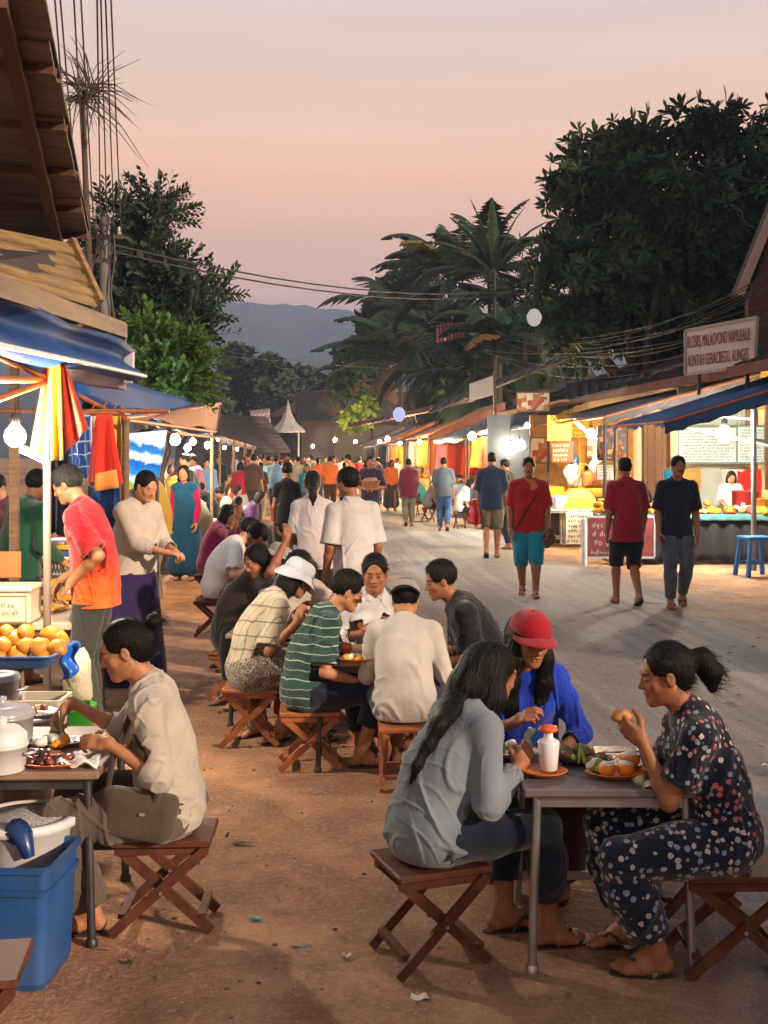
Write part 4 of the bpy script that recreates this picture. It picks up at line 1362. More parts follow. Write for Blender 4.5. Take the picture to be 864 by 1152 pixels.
def banana(px, py, Y, leaves, lab, seed, mats=None):
    global rnd
    rnd = random.Random(seed)
    top = W(px, py, Y); t = empty('banana_plant', (top.x, Y, 0), 0, lab, 'banana plant')
    mb = MB(); mb.tube([(0, 0, -.1), (.04, 0, top.z * .5), (0, 0, top.z)], [.12, .10, .07], 10); mb.build('trunk', mat('banana_stem', (.022, .024, .012), .8), t)
    for (az, el, L, wd, dr, m) in leaves:
        fb = MB(); banana_leaf(fb, (0, 0, top.z - .1), R(az), R(el), L, wd, R(dr)); fb.build('leaf', {'g': BAN, 'y': BANY, 'd': DRY}[m], t)
    return t
banana(462, 402, 76, [(178, 28, 7, 2.2, 60, 'g'), (200, 55, 6.4, 2.0, 80, 'g'), (165, 8, 6.2, 2.1, 50, 'g'), (10, 60, 5.6, 1.9, 70, 'g'), (250, 50, 5.6, 1.9, 90, 'g'), (120, 70, 5.2, 1.7, 60, 'g'), (300, 30, 5, 1.9, 80, 'g'), (190, -20, 4.4, 1.5, 60, 'd'), (215, -30, 4, 1.4, 50, 'd'), (185, 45, 6, 1.9, 100, 'g')],
       'banana plant with broad drooping leaves at the left of the palms', 1)
banana(505, 300, 62, [(170, 60, 4.6, 1.5, 90, 'g'), (20, 50, 4.2, 1.5, 90, 'g'), (230, 35, 4.4, 1.9, 60, 'y'), (100, 75, 3.8, 1.3, 60, 'g'), (185, 20, 4.2, 1.5, 60, 'g'), (330, 40, 4.0, 1.5, 90, 'g'), (270, 30, 3.4, 1.5, 70, 'g'), (150, 40, 4.4, 1.6, 70, 'g')],
       'tall banana plant with one yellowing leaf in front of the palms', 2)
banana(556, 305, 47.5, [(95, 86, 3.3, .5, 15, 'g'), (185, 80, 3.2, .5, 20, 'g'), (5, 77, 3.1, .5, 30, 'g'), (190, 66, 3.0, .5, 40, 'g'), (0, 60, 3.2, .5, 40, 'g'), (180, 45, 3.4, .6, 55, 'g'), (20, 55, 3, .7, 60, 'g'), (170, 50, 3, .7, 70, 'g')], 'stiff upright banana leaves standing against the sky', 8)
banana(418, 428, 86, [(170, 45, 5.4, 1.7, 100, 'g'), (190, 10, 5, 1.6, 90, 'd'), (210, 0, 4.6, 1.6, 100, 'd'), (60, 60, 4.6, 1.6, 80, 'g'), (250, 20, 4.6, 1.6, 90, 'd'), (140, 70, 4.6, 1.5, 80, 'g'), (300, 0, 4.2, 1.5, 70, 'd'), (180, -15, 4.2, 1.5, 60, 'd')],
       'banana plant with brown dead leaves hanging over the far awnings', 4)
banana(562, 375, 47, [(60, 40, 3.4, 1.2, 60, 'g'), (140, 30, 3.4, 1.2, 70, 'g'), (240, 40, 3.2, 1.2, 90, 'g'), (0, 50, 3.2, 1.1, 80, 'g'), (180, 50, 3.4, 1.2, 100, 'g'), (270, 40, 2.8, 1.0, 90, 'g'), (90, 60, 2.8, .9, 60, 'g'), (320, 10, 2.4, .9, 60, 'g'), (225, 5, 2.4, .9, 60, 'd')],
       'banana plant beside the grey boarded house', 6)
# whorled tree left of the bananas (lobed leaves), and the shrub with lamp glow painted into its leaf colours
t2 = [rosette(8, .55, .2, .3, rs0) for _ in range(4)]; t2b = [rosette(8, 1.0, .34, .3, rs0) for _ in range(4)]
tree('broadleaf_tree', (W(470, 512, 84).x, 84, 0), [cl(450, 330, 84, 26, 22), cl(430, 362, 84, 28, 22), cl(475, 292, 84, 22, 16), cl(405, 405, 84, 28, 24), cl(470, 360, 86, 34, 40), cl(392, 435, 84, 20, 18)], 620, t2b,
     leaf_mat('leaf_lobed', (.018, .036, .016), (.03, .06, .026)), 'slender dark tree with lobed leaves behind the banana plants', .16, 31, .8, 1.3)
tree('painted_lit_shrub', (W(408, 512, 84).x, 84, 0), [cl(411, 458, 84, 6, 16), cl(397, 470, 84, 9, 7)], 70, t2b, leaf_mat('leaf_lamp_painted', (.16, .24, .02), (.22, .30, .03)), 'yellow green shrub with painted lamp glow behind the far blue awning', .05, 33, .9, 1.4, cat='shrub')
# filler greenery behind the right-hand stalls, so nothing bare shows between
tree('distant_tree', (W(560, 512, 60).x, 60, 0), [cl(560, 400, 60, 60, 40), cl(620, 380, 60, 50, 40), cl(510, 420, 60, 40, 30)], 420, t2, leaf_mat('leaf_lobed', (.018, .036, .016), (.03, .06, .026)), 'dark bushy tree in the gap behind the palms', .3, 35, 1.2, 1.9)

# ------------------------------------------------------------------ wires, poles
WIRE = mat('cable_black', (.012, .012, .012), .6)
def wire(a, b, sag, lab, r=.008, grp='overhead cables', n=14):
    a, b = Vector(a), Vector(b); mb = MB()
    c = (a + b) / 2
    pts = [(a.lerp(b, i / n) - c - Vector((0, 0, sag * 4 * (i / n) * (1 - i / n)))) for i in range(n + 1)]
    mb.tube(pts, r, 5); o = mb.build('cable', WIRE); o.location = c
    return tag(o, lab, 'cable', grp)
CONC = mat('concrete', (.28, .26, .24), .9, .15, 4, .3, 40, .004, dirt=.4)
DRKW = mat('crossarm_wood', (.05, .04, .035), .9); CONC = mat('pole_dark', (.10, .095, .09), .9, .2, 4, .3, 40, .004)
GALV = mat('galvanised', (.35, .35, .36), .45, .15, 5, .1, metal=.8)
pb = W(118, 512, 17)
t = empty('utility_pole', (pb.x, pb.y, 0), 0, 'grey pole crowded with cables behind the left-hand roofs', 'utility pole')
mb = MB(); mb.tube([(0, 0, -.2), (0, 0, 5.25)], [.10, .075], 12); mb.build('post', CONC, t)
mb = MB(); mb.box((-.1, -.05, 4.95), (.75, .06, .06)); mb.build('crossarm', DRKW, t); mb = MB(); mb.box((-.1, -.05, 4.6), (.5, .06, .06)); mb.build('crossarm', DRKW, t)
for k in range(5):
    mb = MB(); mb.lathe((-.42 + .16 * k, -.05, 4.98), [(.02, 0), (.035, .03), (.02, .06), (.035, .09), (.015, .12)], 10); mb.build('insulator', mat('porcelain', (.35, .3, .28), .3), t)
mb = MB(); mb.tube([(.14 + .03 * math.sin(i), -.1 + .02 * math.cos(i * 2), 5.0 - i * .18) for i in range(18)], .02, 6); mb.tube([(-.13 + .05 * math.sin(i * 1.3), -.1, 5.1 - i * .2) for i in range(15)], .018, 6)
for k in range(3): mb.tube([(.1 * math.cos(a) + .02 * k, -.16, 5.15 + .16 * math.sin(a) - .2 * k) for a in [i * .6 for i in range(12)]], .012, 5)
mb.build('cable_coil', WIRE, t)
tops = [(60, 0), (66, 0), (82, 0), (90, 0), (109, 0), (113, 0), (118, 0), (124, 0)]
for i, (tx, ty) in enumerate(tops):
    a = Vector((pb.x - .45 + .1 * i, pb.y - .05, 5.08 - .05 * (i % 3))); e = W(tx, ty - 30, 9.5)
    wire(a, e + (e - a) * .6, .05, 'black cable rising from the crowded pole to the top of the picture', .009)
for k, dy in ((0, 0), (1, 5)):
    wire(Vector((pb.x + .1, pb.y, 4.85 - .1 * k)), W(640, 315 + dy, 33), .55, ('upper' if k == 0 else 'lower') + ' of the two cables crossing the pink sky', .016)
wire(W(90, 385, 30), W(600, 420, 60), .2, 'faint thin cable low over the far tree line', .012)
rr = random.Random(5)
for i in range(15):
    y0 = 300 + 6.0 * i + rr.uniform(-3, 3)
    wire(W(920, y0 - 20 + rr.uniform(-14, 14), 17), W(560 + rr.uniform(-20, 60), y0 * .35 + 262 + rr.uniform(-4, 4), 34), rr.uniform(.3, 1.0),
         'one of the many dark cables sagging across the great tree', .009, 'cables sagging across the great tree')
# thin stem with a dry tuft
t = empty('dry_palm', (W(95, 512, 13).x, 13, 0), 0, 'thin-stemmed palm with a tuft of dry spiky leaves against the sky', 'palm tree')
zt = W(95, 100, 13).z; mb = MB(); mb.tube([(.08, 0, 0), (.10, 0, zt * .5), (.02, 0, zt * .8), (-.02, 0, zt - .1)], [.05, .04, .035, .03], 7); mb.build('trunk', BARK, t)
mb = MB(); rr = random.Random(2)
for i in range(95):
    az = rr.uniform(0, 6.28); el = rr.uniform(-.9, 1.1); L = rr.uniform(.35, .85); p = Vector((rr.uniform(-.12, .12), rr.uniform(-.08, .08), zt - .05 + rr.uniform(-.12, .1)))
    d = Vector((math.cos(az) * math.cos(el), math.sin(az) * math.cos(el), math.sin(el)))
    mb.tube([p, p + d * L * .5 + Vector((0, 0, .02)), p + d * L - Vector((0, 0, .18 * L))], [.009, .006, .002], 4)
mb.build('crown', mat('dry_leaf', (.05, .035, .025), .9), t)

# added out of view: trees that keep the low sun off the right-hand side
for i, (x, y, r, h, lab) in enumerate(((19, 23, 6.5, 9.5, 'tall dense tree added unseen right of the market to block the sun'), (27, 19, 6.5, 10, 'second tall tree added unseen farther right to block the sun'), (15, 12, 4.5, 7, 'rounded tree added unseen beside the near right stall to block the sun'))):
    tree('sun_block_tree', (x, y, 0), [(np.array((x, y, h)), (r, r, r * .8)), (np.array((x - r * .5, y + r * .3, h * .7)), (r * .7, r * .7, r * .6)), (np.array((x + r * .5, y, h * .75)), (r * .7, r * .7, r * .6))], 900, ft_t, leaf_mat('leaf_dark', (1, 1, 1), (1, 1, 1)), lab, .4, 60 + i, 1.0, 1.5)
# ------------------------------------------------------------------ shared materials
WOOD = mat('red_wood', srgb('#59301f'), .62, .3, 14, .35, 60, .003, spec=.25, dirt=.4, dirtcol=(.09, .06, .04), coordk='Object', scale=(1, 1, 1))
WOODL = mat('orange_wood', srgb('#9a5a30'), .5, .22, 14, .25, 60, .003)
PLANK = mat('old_plank', srgb('#7a6046'), .85, .3, 5, .5, 30, .006, scale=(1, 1, 6), dirt=.5)
PLANKD = mat('dark_plank', srgb('#5c4a38'), .9, .3, 4, .5, 26, .008, scale=(1, .25, 6), dirt=.6)
TARP = mat('blue_tarp', srgb('#123c74'), .62, .3, 3, .3, 16, .012, spec=.25)
TARP2 = mat('blue_tarp_worn', srgb('#1e4a7e'), .62, .3, 3, .3, 16, .012, spec=.25, dirt=.25)
TARPG = mat('green_tarp', srgb('#3a4a3c'), .7, .2, 3, .4, 16, .02)
TARPD = mat('grey_tarp', srgb('#5b565c'), .75, .25, 3, .4, 16, .02, dirt=.3)
TARPB = mat('brown_tarp', srgb('#8a6048'), .75, .2, 3, .5, 16, .02)
STEEL = mat('steel', (.42, .43, .45), .38, .1, 8, .08, 60, metal=.85)
DSTEEL = mat('dark_steel', (.06, .06, .065), .5, .2, 8, .1, 60, metal=.6)
WPL = mat('white_plastic', (.62, .61, .58), .42, .1, 8, .08, 60, dirt=.3, dirtcol=(.2, .16, .11))
BPL = mat('blue_plastic', srgb('#184f88'), .42, .2, 4, .15, 60, .003, dirt=.45, dirtcol=(.10, .09, .08))
PLASTER = mat('plaster', srgb('#a39a8c'), .9, .15, 1.2, .3, 20, .006, dirt=.45)
CREAM = mat('cream_plaster', srgb('#c9b796'), .88, .1, 1.5, .3, 20, .005, dirt=.25)
SHUT = mat('shutter_wood', srgb('#6b4c34'), .7, .25, 5, .4, 30, .004, scale=(1, 1, 5))
ROOFD = mat('roof_metal_dark', srgb('#3a3638'), .7, .3, 2, .4, 12, .01, metal=.2, dirt=.5, dirtcol=(.06, .03, .02))
ROOFR = mat('roof_rust', srgb('#6b3f30'), .85, .3, 2, .4, 12, .01)
WARM = (1.0, .66, .32); COOL = (.86, .93, 1.0); WHITE = (1.0, .86, .66)
BT = mat('board_black', (.015, .015, .015), .6)

def bulb(p, r=.055, col=WARM, pw=60, lab='', cord=.25, name='light_bulb'):
    if p.y > 34: r *= .7; pw *= 1.6
    t = empty(name, p, 0, lab, 'light bulb', 'bare bulbs lighting the stalls')
    key = 'lamp_%d_%d_%d' % (int(col[0] * 99), int(col[2] * 99), int(pw))
    mb = MB(); mb.lathe((0, 0, 0), [(.001, -r), (r * .5, -r * .87), (r * .87, -r * .5), (r, 0), (r * .87, r * .5), (r * .45, r * 1.0), (r * .4, r * 1.15)], 12)
    mb.build('bulb', emit(key, col, pw * 14), t)
    mb = MB(); mb.lathe((0, 0, 0), [(r * .42, r * 1.1), (r * .45, r * 1.9), (r * .2, r * 2.2), (.006, r * 2.3)], 10); mb.build('socket', BT, t)
    mb = MB(); mb.tube([(0, 0, r * 2.2), (.005, 0, r * 2.2 + cord * .5), (0, 0, r * 2.2 + cord)], .005, 5); mb.build('cord', WIRE, t)
    return t
def tubelight(a, b, col, pw, lab):
    a, b = Vector(a), Vector(b); t = empty('tube_lamp', (a + b) / 2, 0, lab, 'tube lamp')
    c = (a + b) / 2; mb = MB(); mb.tube([a - c, b - c], .018, 10); mb.build('tube', emit('tube_%d' % int(pw), col, pw * 3), t)
    mb = MB(); mb.bar(a - c + Vector((0, 0, .035)), b - c + Vector((0, 0, .035)), .05, .025); mb.build('fitting', WPL, t)
def squig(mb, o, ax, ay, nrm_, w, h, rows, seed, r=.004, fill=.9, caps=False):
    """rows of handwriting-like strokes on a board"""
    rr = random.Random(seed); o, ax, ay, nn = Vector(o), Vector(ax), Vector(ay), Vector(nrm_)
    G = ([(0, 0), (0, 1)], [(0, .6), (.5, .6), (.6, .3), (.4, 0), (0, 0), (0, .6)], [(0, 0), (0, .6), (.5, .6), (.55, 0)], [(.6, .55), (.2, .6), (0, .3), (.2, 0), (.6, .05)], [(0, 0), (0, 1), (.1, .3), (.6, .3), (.6, 0)], [(.6, 1), (.6, 0), (.1, 0), (0, .4), (.6, .5)],
         [(0, 1), (.3, 0), (.6, 1)], [(.55, .6), (.1, .6), (.1, .35), (.55, .3), (.5, 0), (0, 0)], [(0, .6), (.2, 0), (.6, .6), (.3, -.4)])
    rh = h / rows; s_ = rh * .55; r = min(r, s_ * .09)
    for j in range(rows):
        x = w * .05 + rr.uniform(0, .06) * w; y = h - rh * (j + .85); end = w * rr.uniform(.8, .97) * fill
        while x < end - s_ * .5:
            g_ = rr.choice(G); cx = rr.uniform(.7, 1.0)
            pts = [o + ax * (x + px * s_ * cx) + ay * (y + py * s_ + rr.uniform(-.04, .04) * s_) + nn * .004 for px, py in g_]
            for a, b in zip(pts[:-1], pts[1:]):
                d = (b - a).normalized(); sd = d.cross(nn).normalized() * r
                mb.add([a - sd, b - sd, b + sd, a + sd, a - sd - nn * .003, b - sd - nn * .003, b + sd - nn * .003, a + sd - nn * .003], [(0, 1, 2, 3), (0, 4, 5, 1), (2, 6, 7, 3)])
            x += s_ * (.85 if rr.random() < .85 else 1.5)
def board(name, p, w, h, rz, m, m2, rows, seed, lab, cat='sign', frame_m=None, tilt=0, r=None, hang=True, th=.02, parent=None):
    """hanging or standing written board; p = its lower middle"""
    t = empty(name, p, rz, lab, cat)
    mb = MB(); mb.box((0, 0, h / 2), (w, th, h), bev=.003); mb.build('panel', m, t)
    if rows:
        mb = MB(); squig(mb, (-w / 2, -th / 2, h * .04), (1, 0, 0), (0, 0, 1), (0, -1, 0), w, h * .92, rows, seed, r or h / rows * .055); mb.build('lettering', m2, t)
    if frame_m:
        mb = MB(); f = .025
        for a, b in (((-w / 2 - f / 2, 0, -f / 2), (w / 2 + f / 2, 0, -f / 2)), ((-w / 2 - f / 2, 0, h + f / 2), (w / 2 + f / 2, 0, h + f / 2)), ((-w / 2 - f / 2, 0, 0), (-w / 2 - f / 2, 0, h)), ((w / 2 + f / 2, 0, 0), (w / 2 + f / 2, 0, h))):
            mb.bar(a, b, f, .035)
        mb.build('frame', frame_m, t)
    if hang:
        mb = MB()
        for s in (-.4, .4): mb.tube([(w * s, 0, h), (w * s, 0, h + .25)], .004, 4)
        mb.build('string', WIRE, t)
    return t
def hang_cloth(p, w, h, rz, m, lab, seed=1, flare=.0, name='hanging_cloth', depth=.05, group=None):
    rr = random.Random(seed); a, b = rr.uniform(0, 6), rr.uniform(10, 16)
    t = empty(name, p, rz, lab, 'cloth', group)
    mb = MB(); fn = lambda u, v: (flare * (1 - v) * (u - .5) * 2, depth * (1.1 - v) * math.sin(u * b + a) + .02 * math.sin(v * 5 + a), .02 * math.sin(u * 9) * (1 - v))
    mb.sheet([(-w / 2, 0, -h), (w / 2, 0, -h), (w / 2, 0, 0), (-w / 2, 0, 0)], 18, 10, fn, .006); mb.build('fabric', m, t)
    mb = MB(); mb.tube([(-w / 2 - .03, 0, .012), (w / 2 + .03, 0, .012)], .009, 6); mb.tube([(0, 0, .012), (0, 0, .06), (.02, 0, .085), (0, 0, .1), (-.015, 0, .09)], .004, 5); mb.build('hanger', WOODL, t)
    return t

def awning(name, quad, m, lab, sag=.12, posts=(), nu=16, nv=8, fringe=0, valance=0, side=0, frame_m=None, th=.012, group='stall awnings', post_m=None):
    """quad: front-near, front-far, back-far, back-near (street side first)"""
    q = [Vector(p) for p in quad]; c = (q[0] + q[1]) / 2; c.z = 0
    t = empty(name, c, 0, lab, 'market stall', group)
    ql = [p - c for p in q]
    rr = random.Random(hash(lab) % 999 if False else len(lab) * 7 + nu)
    ph = rr.uniform(0, 6)
    fn = lambda u, v: (0, 0, -sag * math.sin(PI * v) * (.6 + .4 * math.sin(u * 9 + ph)) - .03 * math.sin(u * PI * 4 + ph) * (1 - v))
    mb = MB(); mb.sheet(ql, nu, nv, fn, th); mb.build('canopy', m, t)
    if valance:
        mb = MB(); a, b = ql[0], ql[1]; d = Vector((0, 0, -valance))
        mb.sheet([a + d, b + d, b, a], nu * 2, 2, lambda u, v: ((1 - v) * .02 * math.sin(u * 40), 0, -.03 * math.sin(u * PI * 4 + ph) * 1 + (.025 * math.sin(u * 90) * (1 - v) if fringe else 0)), .005)
        mb.build('valance', m, t)
    if side:
        mb = MB(); d = Vector((0, 0, -side)); mb.sheet([ql[0] + d, ql[3] + d * 1.3, ql[3], ql[0]], 26, 3, lambda u, v: (.02 * math.sin(u * 31) * (1 - v), .03 * math.sin(u * 23) * (1 - v), .02 * math.sin(u * 60) * (1 - v)), .006); mb.build('side_flap', m, t)
    mb = MB()
    mb.tube([ql[0] - Vector((0, 0, .03)), ql[1] - Vector((0, 0, .03))], .022, 7); mb.tube([ql[3] - Vector((0, 0, .03)), ql[2] - Vector((0, 0, .03))], .022, 7)
    for k in (0, 1): mb.tube([ql[k] - Vector((0, 0, .035)), ql[3 - k] - Vector((0, 0, .035))], .02, 7)
    mb.build('frame', frame_m or WOODL, t)
    for i, pp in enumerate(posts):
        pp = Vector(pp); mb = MB(); mb.tube([(pp.x - c.x, pp.y - c.y, -.02), (pp.x - c.x + .01, pp.y - c.y, pp.z)], .03, 8); mb.build('post', post_m or PLANK, t)
    return t
def table(name, p, rz, w, d, h, top_m, leg_m, lab, cloth_m=None, legr=.022, drop=.45, cat='table', xbar=True, top_th=.03, back=True):
    t = empty(name, p, rz, lab, cat)
    mb = MB(); mb.box((0, 0, h - top_th / 2), (w, d, top_th), bev=.006); mb.build('table_top', top_m, t)
    mb = MB(); i = .05
    for a, b in (((-w / 2 + i, -d / 2 + i), (w / 2 - i, -d / 2 + i)), ((-w / 2 + i, d / 2 - i), (w / 2 - i, d / 2 - i)), ((-w / 2 + i, -d / 2 + i), (-w / 2 + i, d / 2 - i)), ((w / 2 - i, -d / 2 + i), (w / 2 - i, d / 2 - i))):
        mb.bar((*a, h - top_th - .022), (*b, h - top_th - .022), .02, .04)
    mb.build('apron', leg_m, t)
    for sx in (-1, 1):
        for sy in (-1, 1):
            mb = MB(); mb.tube([(sx * (w / 2 - i), sy * (d / 2 - i), h - top_th), (sx * (w / 2 - i * .6), sy * (d / 2 - i * .6), .01)], legr * .7, 8)
            mb.lathe((sx * (w / 2 - i * .6), sy * (d / 2 - i * .6), 0), [(legr, 0), (legr, .02), (legr * .7, .03)], 8)
            mb.build('leg', leg_m, t)
    if xbar:
        mb = MB(); 
        mb.bar((-w / 2 + i, (d / 2 - i), .15), (w / 2 - i, (d / 2 - i), .15), .015, .03)
        mb.build('stretcher', leg_m, t)
    if cloth_m:
        mb = MB(); e = .012; z = h + .004
        loop = [(-w / 2 - e, -d / 2 - e), (w / 2 + e, -d / 2 - e), (w / 2 + e, d / 2 + e), (-w / 2 - e, d / 2 + e)]
        mb.slab([(*loop[0], z), (*loop[1], z), (*loop[2], z), (*loop[3], z)], .005, nrm=(0, 0, 1))
        for k in range(4 if back else 4):
            a, b = Vector((*loop[k], z)), Vector((*loop[(k + 1) % 4], z)); L = (b - a).length; nn = (b - a).cross(Vector((0, 0, 1))).normalized()
            mb.sheet([a + Vector((0, 0, -drop)), b + Vector((0, 0, -drop)), b, a], max(8, int(L * 14)), 3, lambda u, v, nn=nn, L=L: tuple(nn * ((1 - v) * (.025 * math.sin(u * L * 26) + .02))), .005)
        o = mb.build('cloth_cover', cloth_m, t)
    return t
def stool(p, rz, lab, m=None, h=.35, w=.34, d=.27, grp='folding wooden stools', tilt=0):
    m = m or WOOD; t = empty('folding_stool', (p[0], p[1], 0), rz, lab, 'stool', grp)
    mb = MB(); mb.box((0, 0, h - .012), (w, d, .024), bev=.005); mb.build('seat', m, t)
    for sy in (-1, 1): mb = MB(); mb.bar((-w / 2 + .01, sy * (d / 2 - .03), h - .04), (w / 2 - .01, sy * (d / 2 - .03), h - .04), .022, .03); mb.build('rail', m, t)
    for sy in (-1, 1):
        for sx in (-1, 1):
            y = sy * (d / 2 - (.012 if sx > 0 else .040)); mb = MB()
            mb.bar((-sx * w * .50, y, .012), (sx * w * .44, y, h - .035), .020, .035, up=(0, 0, 1)); mb.build('leg', m, t)
    for sx in (-1, 1): mb = MB(); mb.bar((sx * w * .40, -d / 2 + .03, .07), (sx * w * .40, d / 2 - .03, .07), .03, .018); mb.build('crossbar', m, t)
    for sy in (-1, 1):
        mb = MB(); mb.tube([(0, sy * d / 2 - sy * .055, h * .47), (0, sy * (d / 2 + .004), h * .47)], .007, 6); mb.build('pivot', STEEL, t)
    return t
def plate(p, r, m, lab, name='plate', oval=1.0, rz=0, th=.018):
    mb = MB(); mb.lathe((0, 0, 0), [(r * .55, 0), (r * .62, .002), (r * .95, th), (r, th + .002), (r * .93, th + .003), (r * .6, .007), (0.0, .006)], 28, scale=(1, oval))
    o = mb.build(name, m); o.location = p; o.rotation_euler = (0, 0, rz)
    return tag(o, lab, 'plate')
def heap(p, pieces, lab, name='food', cat='food', seed=0, noise=.1):
    """pieces: (dx,dy,dz,(rx,ry,rz),mat index)"""
    mb = MB(); mats = []; rr = random.Random(seed)
    for i, (dx, dy, dz, r, m) in enumerate(pieces):
        if m not in mats: mats.append(m)
        Mr = Matrix.Rotation(rr.uniform(0, 3), 3, 'Z') @ Matrix.Rotation(rr.uniform(-.5, .5), 3, 'X')
        mb.blob((dx, dy, dz), r, 9, 6, mats.index(m), Mr, noise, i + seed)
    o = mb.build(name, mats); o.location = p
    return tag(o, lab, cat)
def rheap(n, R0, h, r, ms, seed, oval=1.0):
    rr = random.Random(seed); out = []
    for i in range(n):
        a = rr.uniform(0, 6.28); q = math.sqrt(rr.random()) * R0; rs = r * rr.uniform(.7, 1.3)
        out.append((q * math.cos(a), q * math.sin(a) * oval, rs * .5 + h * (1 - q / R0) * rr.random(), (rs * rr.uniform(.8, 1.4), rs, rs * .75), rr.choice(ms)))
    return out
MEAT = mat('meat_brown', srgb('#4a2418'), .3, .35, 30, .4, 90, .004); MEAT2 = mat('meat_red', srgb('#7a3a22'), .35, .3, 30, .4, 90, .004)
LEAFG = mat('lettuce', srgb('#7ba22e'), .5, .25, 30, .3, 80); ORNG = mat('orange_food', srgb('#d9861f'), .45, .2, 20, .3, 80); RICE = mat('rice', (.7, .66, .58), .7, .1, 60, .5, 160, .003)
OLIVE = mat('olive_veg', srgb('#6f6a2c'), .5, .3, 30, .3, 80); MANGO = mat('mango_skin', srgb('#d98a24'), .45, .22, 9, .2, 70, .002); PAPER = mat('paper_white', (.68, .66, .62), .7, .06)
PLO = mat('plate_orange', srgb('#c46a22'), .3, .08); PLW = mat('plate_white', (.66, .65, .63), .25, .05); YEL = mat('yellow_pack', srgb('#d8a018'), .5, .15); REDC = mat('red_goods', srgb('#b02a1c'), .6, .15)

# ------------------------------------------------------------------ LEFT SIDE: roofs, tarpaulins, wall
wl = empty('left_building', S(9, -4.6), TH, 'weathered grey plaster wall with doorways behind the left stalls', 'building')
mb = MB(); mb.box((-.15, -2, 1.75), (.3, 20, 3.5)); mb.build('wall', PLASTER, wl)
for i, y in enumerate((-5.5, -2.6, .4, 3.2, 6.1)):
    mb = MB(); mb.box((.03, y, 1.1), (.06, 1.0, 2.2)); o = mb.build('door', PLANKD if i % 2 else SHUT, wl)
    mb = MB(); mb.bar((.05, y - .55, 0), (.05, y - .55, 2.25), .08, .08); mb.bar((.05, y + .55, 0), (.05, y + .55, 2.25), .08, .08); mb.bar((.05, y - .59, 2.27), (.05, y + .59, 2.27), .08, .08); mb.build('frame', PLANK, o)
mb = MB()
for k in range(14): mb.bar((.06, -11 + k * 1.45, 0), (.06, -11 + k * 1.45, 3.4), .09, .06)
mb.build('batten', PLANK, wl)

# big overhanging roof top left, underside of old boards
A, B, C, D = W(100, 268, 8.6), W(46, -6, 5.0), W(-330, -60, 5.2), W(-230, 262, 8.8)
rf = empty('overhanging_roof', (A.x, A.y, 0), 0, 'old boarded roof jutting over the street at the top left', 'roof')
o_ = Vector((A.x, A.y, 0)); A, B, C, D = [p - o_ for p in (A, B, C, D)]
nb = 8; nr = (B - A).cross(D - A).normalized()
if nr.z < 0: nr = -nr
mb = MB(); rr = random.Random(4)
for i in range(nb):
    k0, k1 = i / nb, (i + .985) / nb
    e = rr.uniform(-.015, .015)
    a, b, c, d = A.lerp(B, k0), A.lerp(B, k1), D.lerp(C, k1), D.lerp(C, k0)
    off = nr * (rr.uniform(0, .008)); jag = (A - D).normalized() * rr.uniform(-.02, .02)
    mb.slab([a + off + jag, b + off + jag, c + off, d + off], .02, nrm=nr)
mb.build('boards', mat('soffit_board', srgb('#75685a'), .85, .3, 3, .6, 22, .008, scale=(1, 5, 1), dirt=.6), rf)
mb = MB(); mb.slab([p + nr * .06 for p in (A, B, C, D)], .02, nrm=nr); mb.build('roof_sheet', ROOFD, rf)
mb = MB(); a0, b0 = A.lerp(D, .10), B.lerp(C, .12)
mb.bar(a0 - nr * .04, b0 - nr * .04, .07, .09); mb.bar(A.lerp(D, .55) - nr * .04, B.lerp(C, .5) - nr * .04, .07, .09)
mb.build('rafter', mat('rafter_wood', srgb('#5a3a28'), .85, .25, 6, .4, 30), rf)
mb = MB()
for k in (.03, .2, .4, .6, .8): mb.bar(A.lerp(B, k) - nr * .02, D.lerp(C, k) - nr * .02, .05, .04)
mb.build('batten', mat('rafter_wood', (1, 1, 1)), rf)
mb = MB(); x0 = D * .9 + A * .1; mb.bar(A.lerp(D, .25) * 1.0 + Vector((0, 0, -.03)), Vector((A.lerp(D, .25).x, A.lerp(D, .25).y, 0)), .06, .06); mb.build('post', PLANK, rf)
# fabric wall panel hanging between the roofs
mb = MB(); q = [W(-120, 262, 8.5), W(62, 268, 8.5), W(64, 205, 8.5), W(-120, 190, 8.5)]
mb.slab([p - o_ for p in q], .03); mb.build('gable_panel', mat('panel_ply', srgb('#6f5c46'), .85, .2, 2, .3, 20), rf)

# lower boarded lean-to with wooden gutter, then the blue tarpaulin valance
E0, E1, F1, F0 = W(-60, 296, 4.9), W(108, 346, 8.2), W(76, 276, 8.3), W(-230, 215, 5.0)
lt = empty('lean_to_roof', (E1.x, E1.y, 0), 0, 'yellowish boarded lean-to roof above the blue tarpaulin', 'roof')
o_ = Vector((E1.x, E1.y, 0)); E0, E1, F1, F0 = [p - o_ for p in (E0, E1, F1, F0)]
nr = (E1 - E0).cross(F0 - E0).normalized(); nr = nr if nr.z > 0 else -nr
mb = MB(); nb = 9
for i in range(nb):
    k0, k1 = i / nb, (i + .97) / nb
    mb.slab([E0.lerp(F0, k0) + nr * .02 * (i % 2), E1.lerp(F1, k0) + nr * .02 * (i % 2), E1.lerp(F1, k1) + nr * .02 * (i % 2), E0.lerp(F0, k1) + nr * .02 * (i % 2)], .02, nrm=nr)
YP = mat('yellow_plank', srgb('#8a7048'), .75, .3, 5, .5, 30, .006, scale=(1, .3, 4), dirt=.6)
mb.build('boards', YP, lt)
mb = MB(); mb.slab([p - nr * .05 for p in (E0, E1, F1, F0)], .015, nrm=nr); mb.build('roof_sheet', ROOFD, lt)
mb = MB(); mb.bar(E1 + nr * .03, F1 + nr * .03, .05, .10); mb.build('barge_board', YP, lt)
g0, g1 = W(-60, 296, 4.9) - o_, W(134, 366, 8.3) - o_
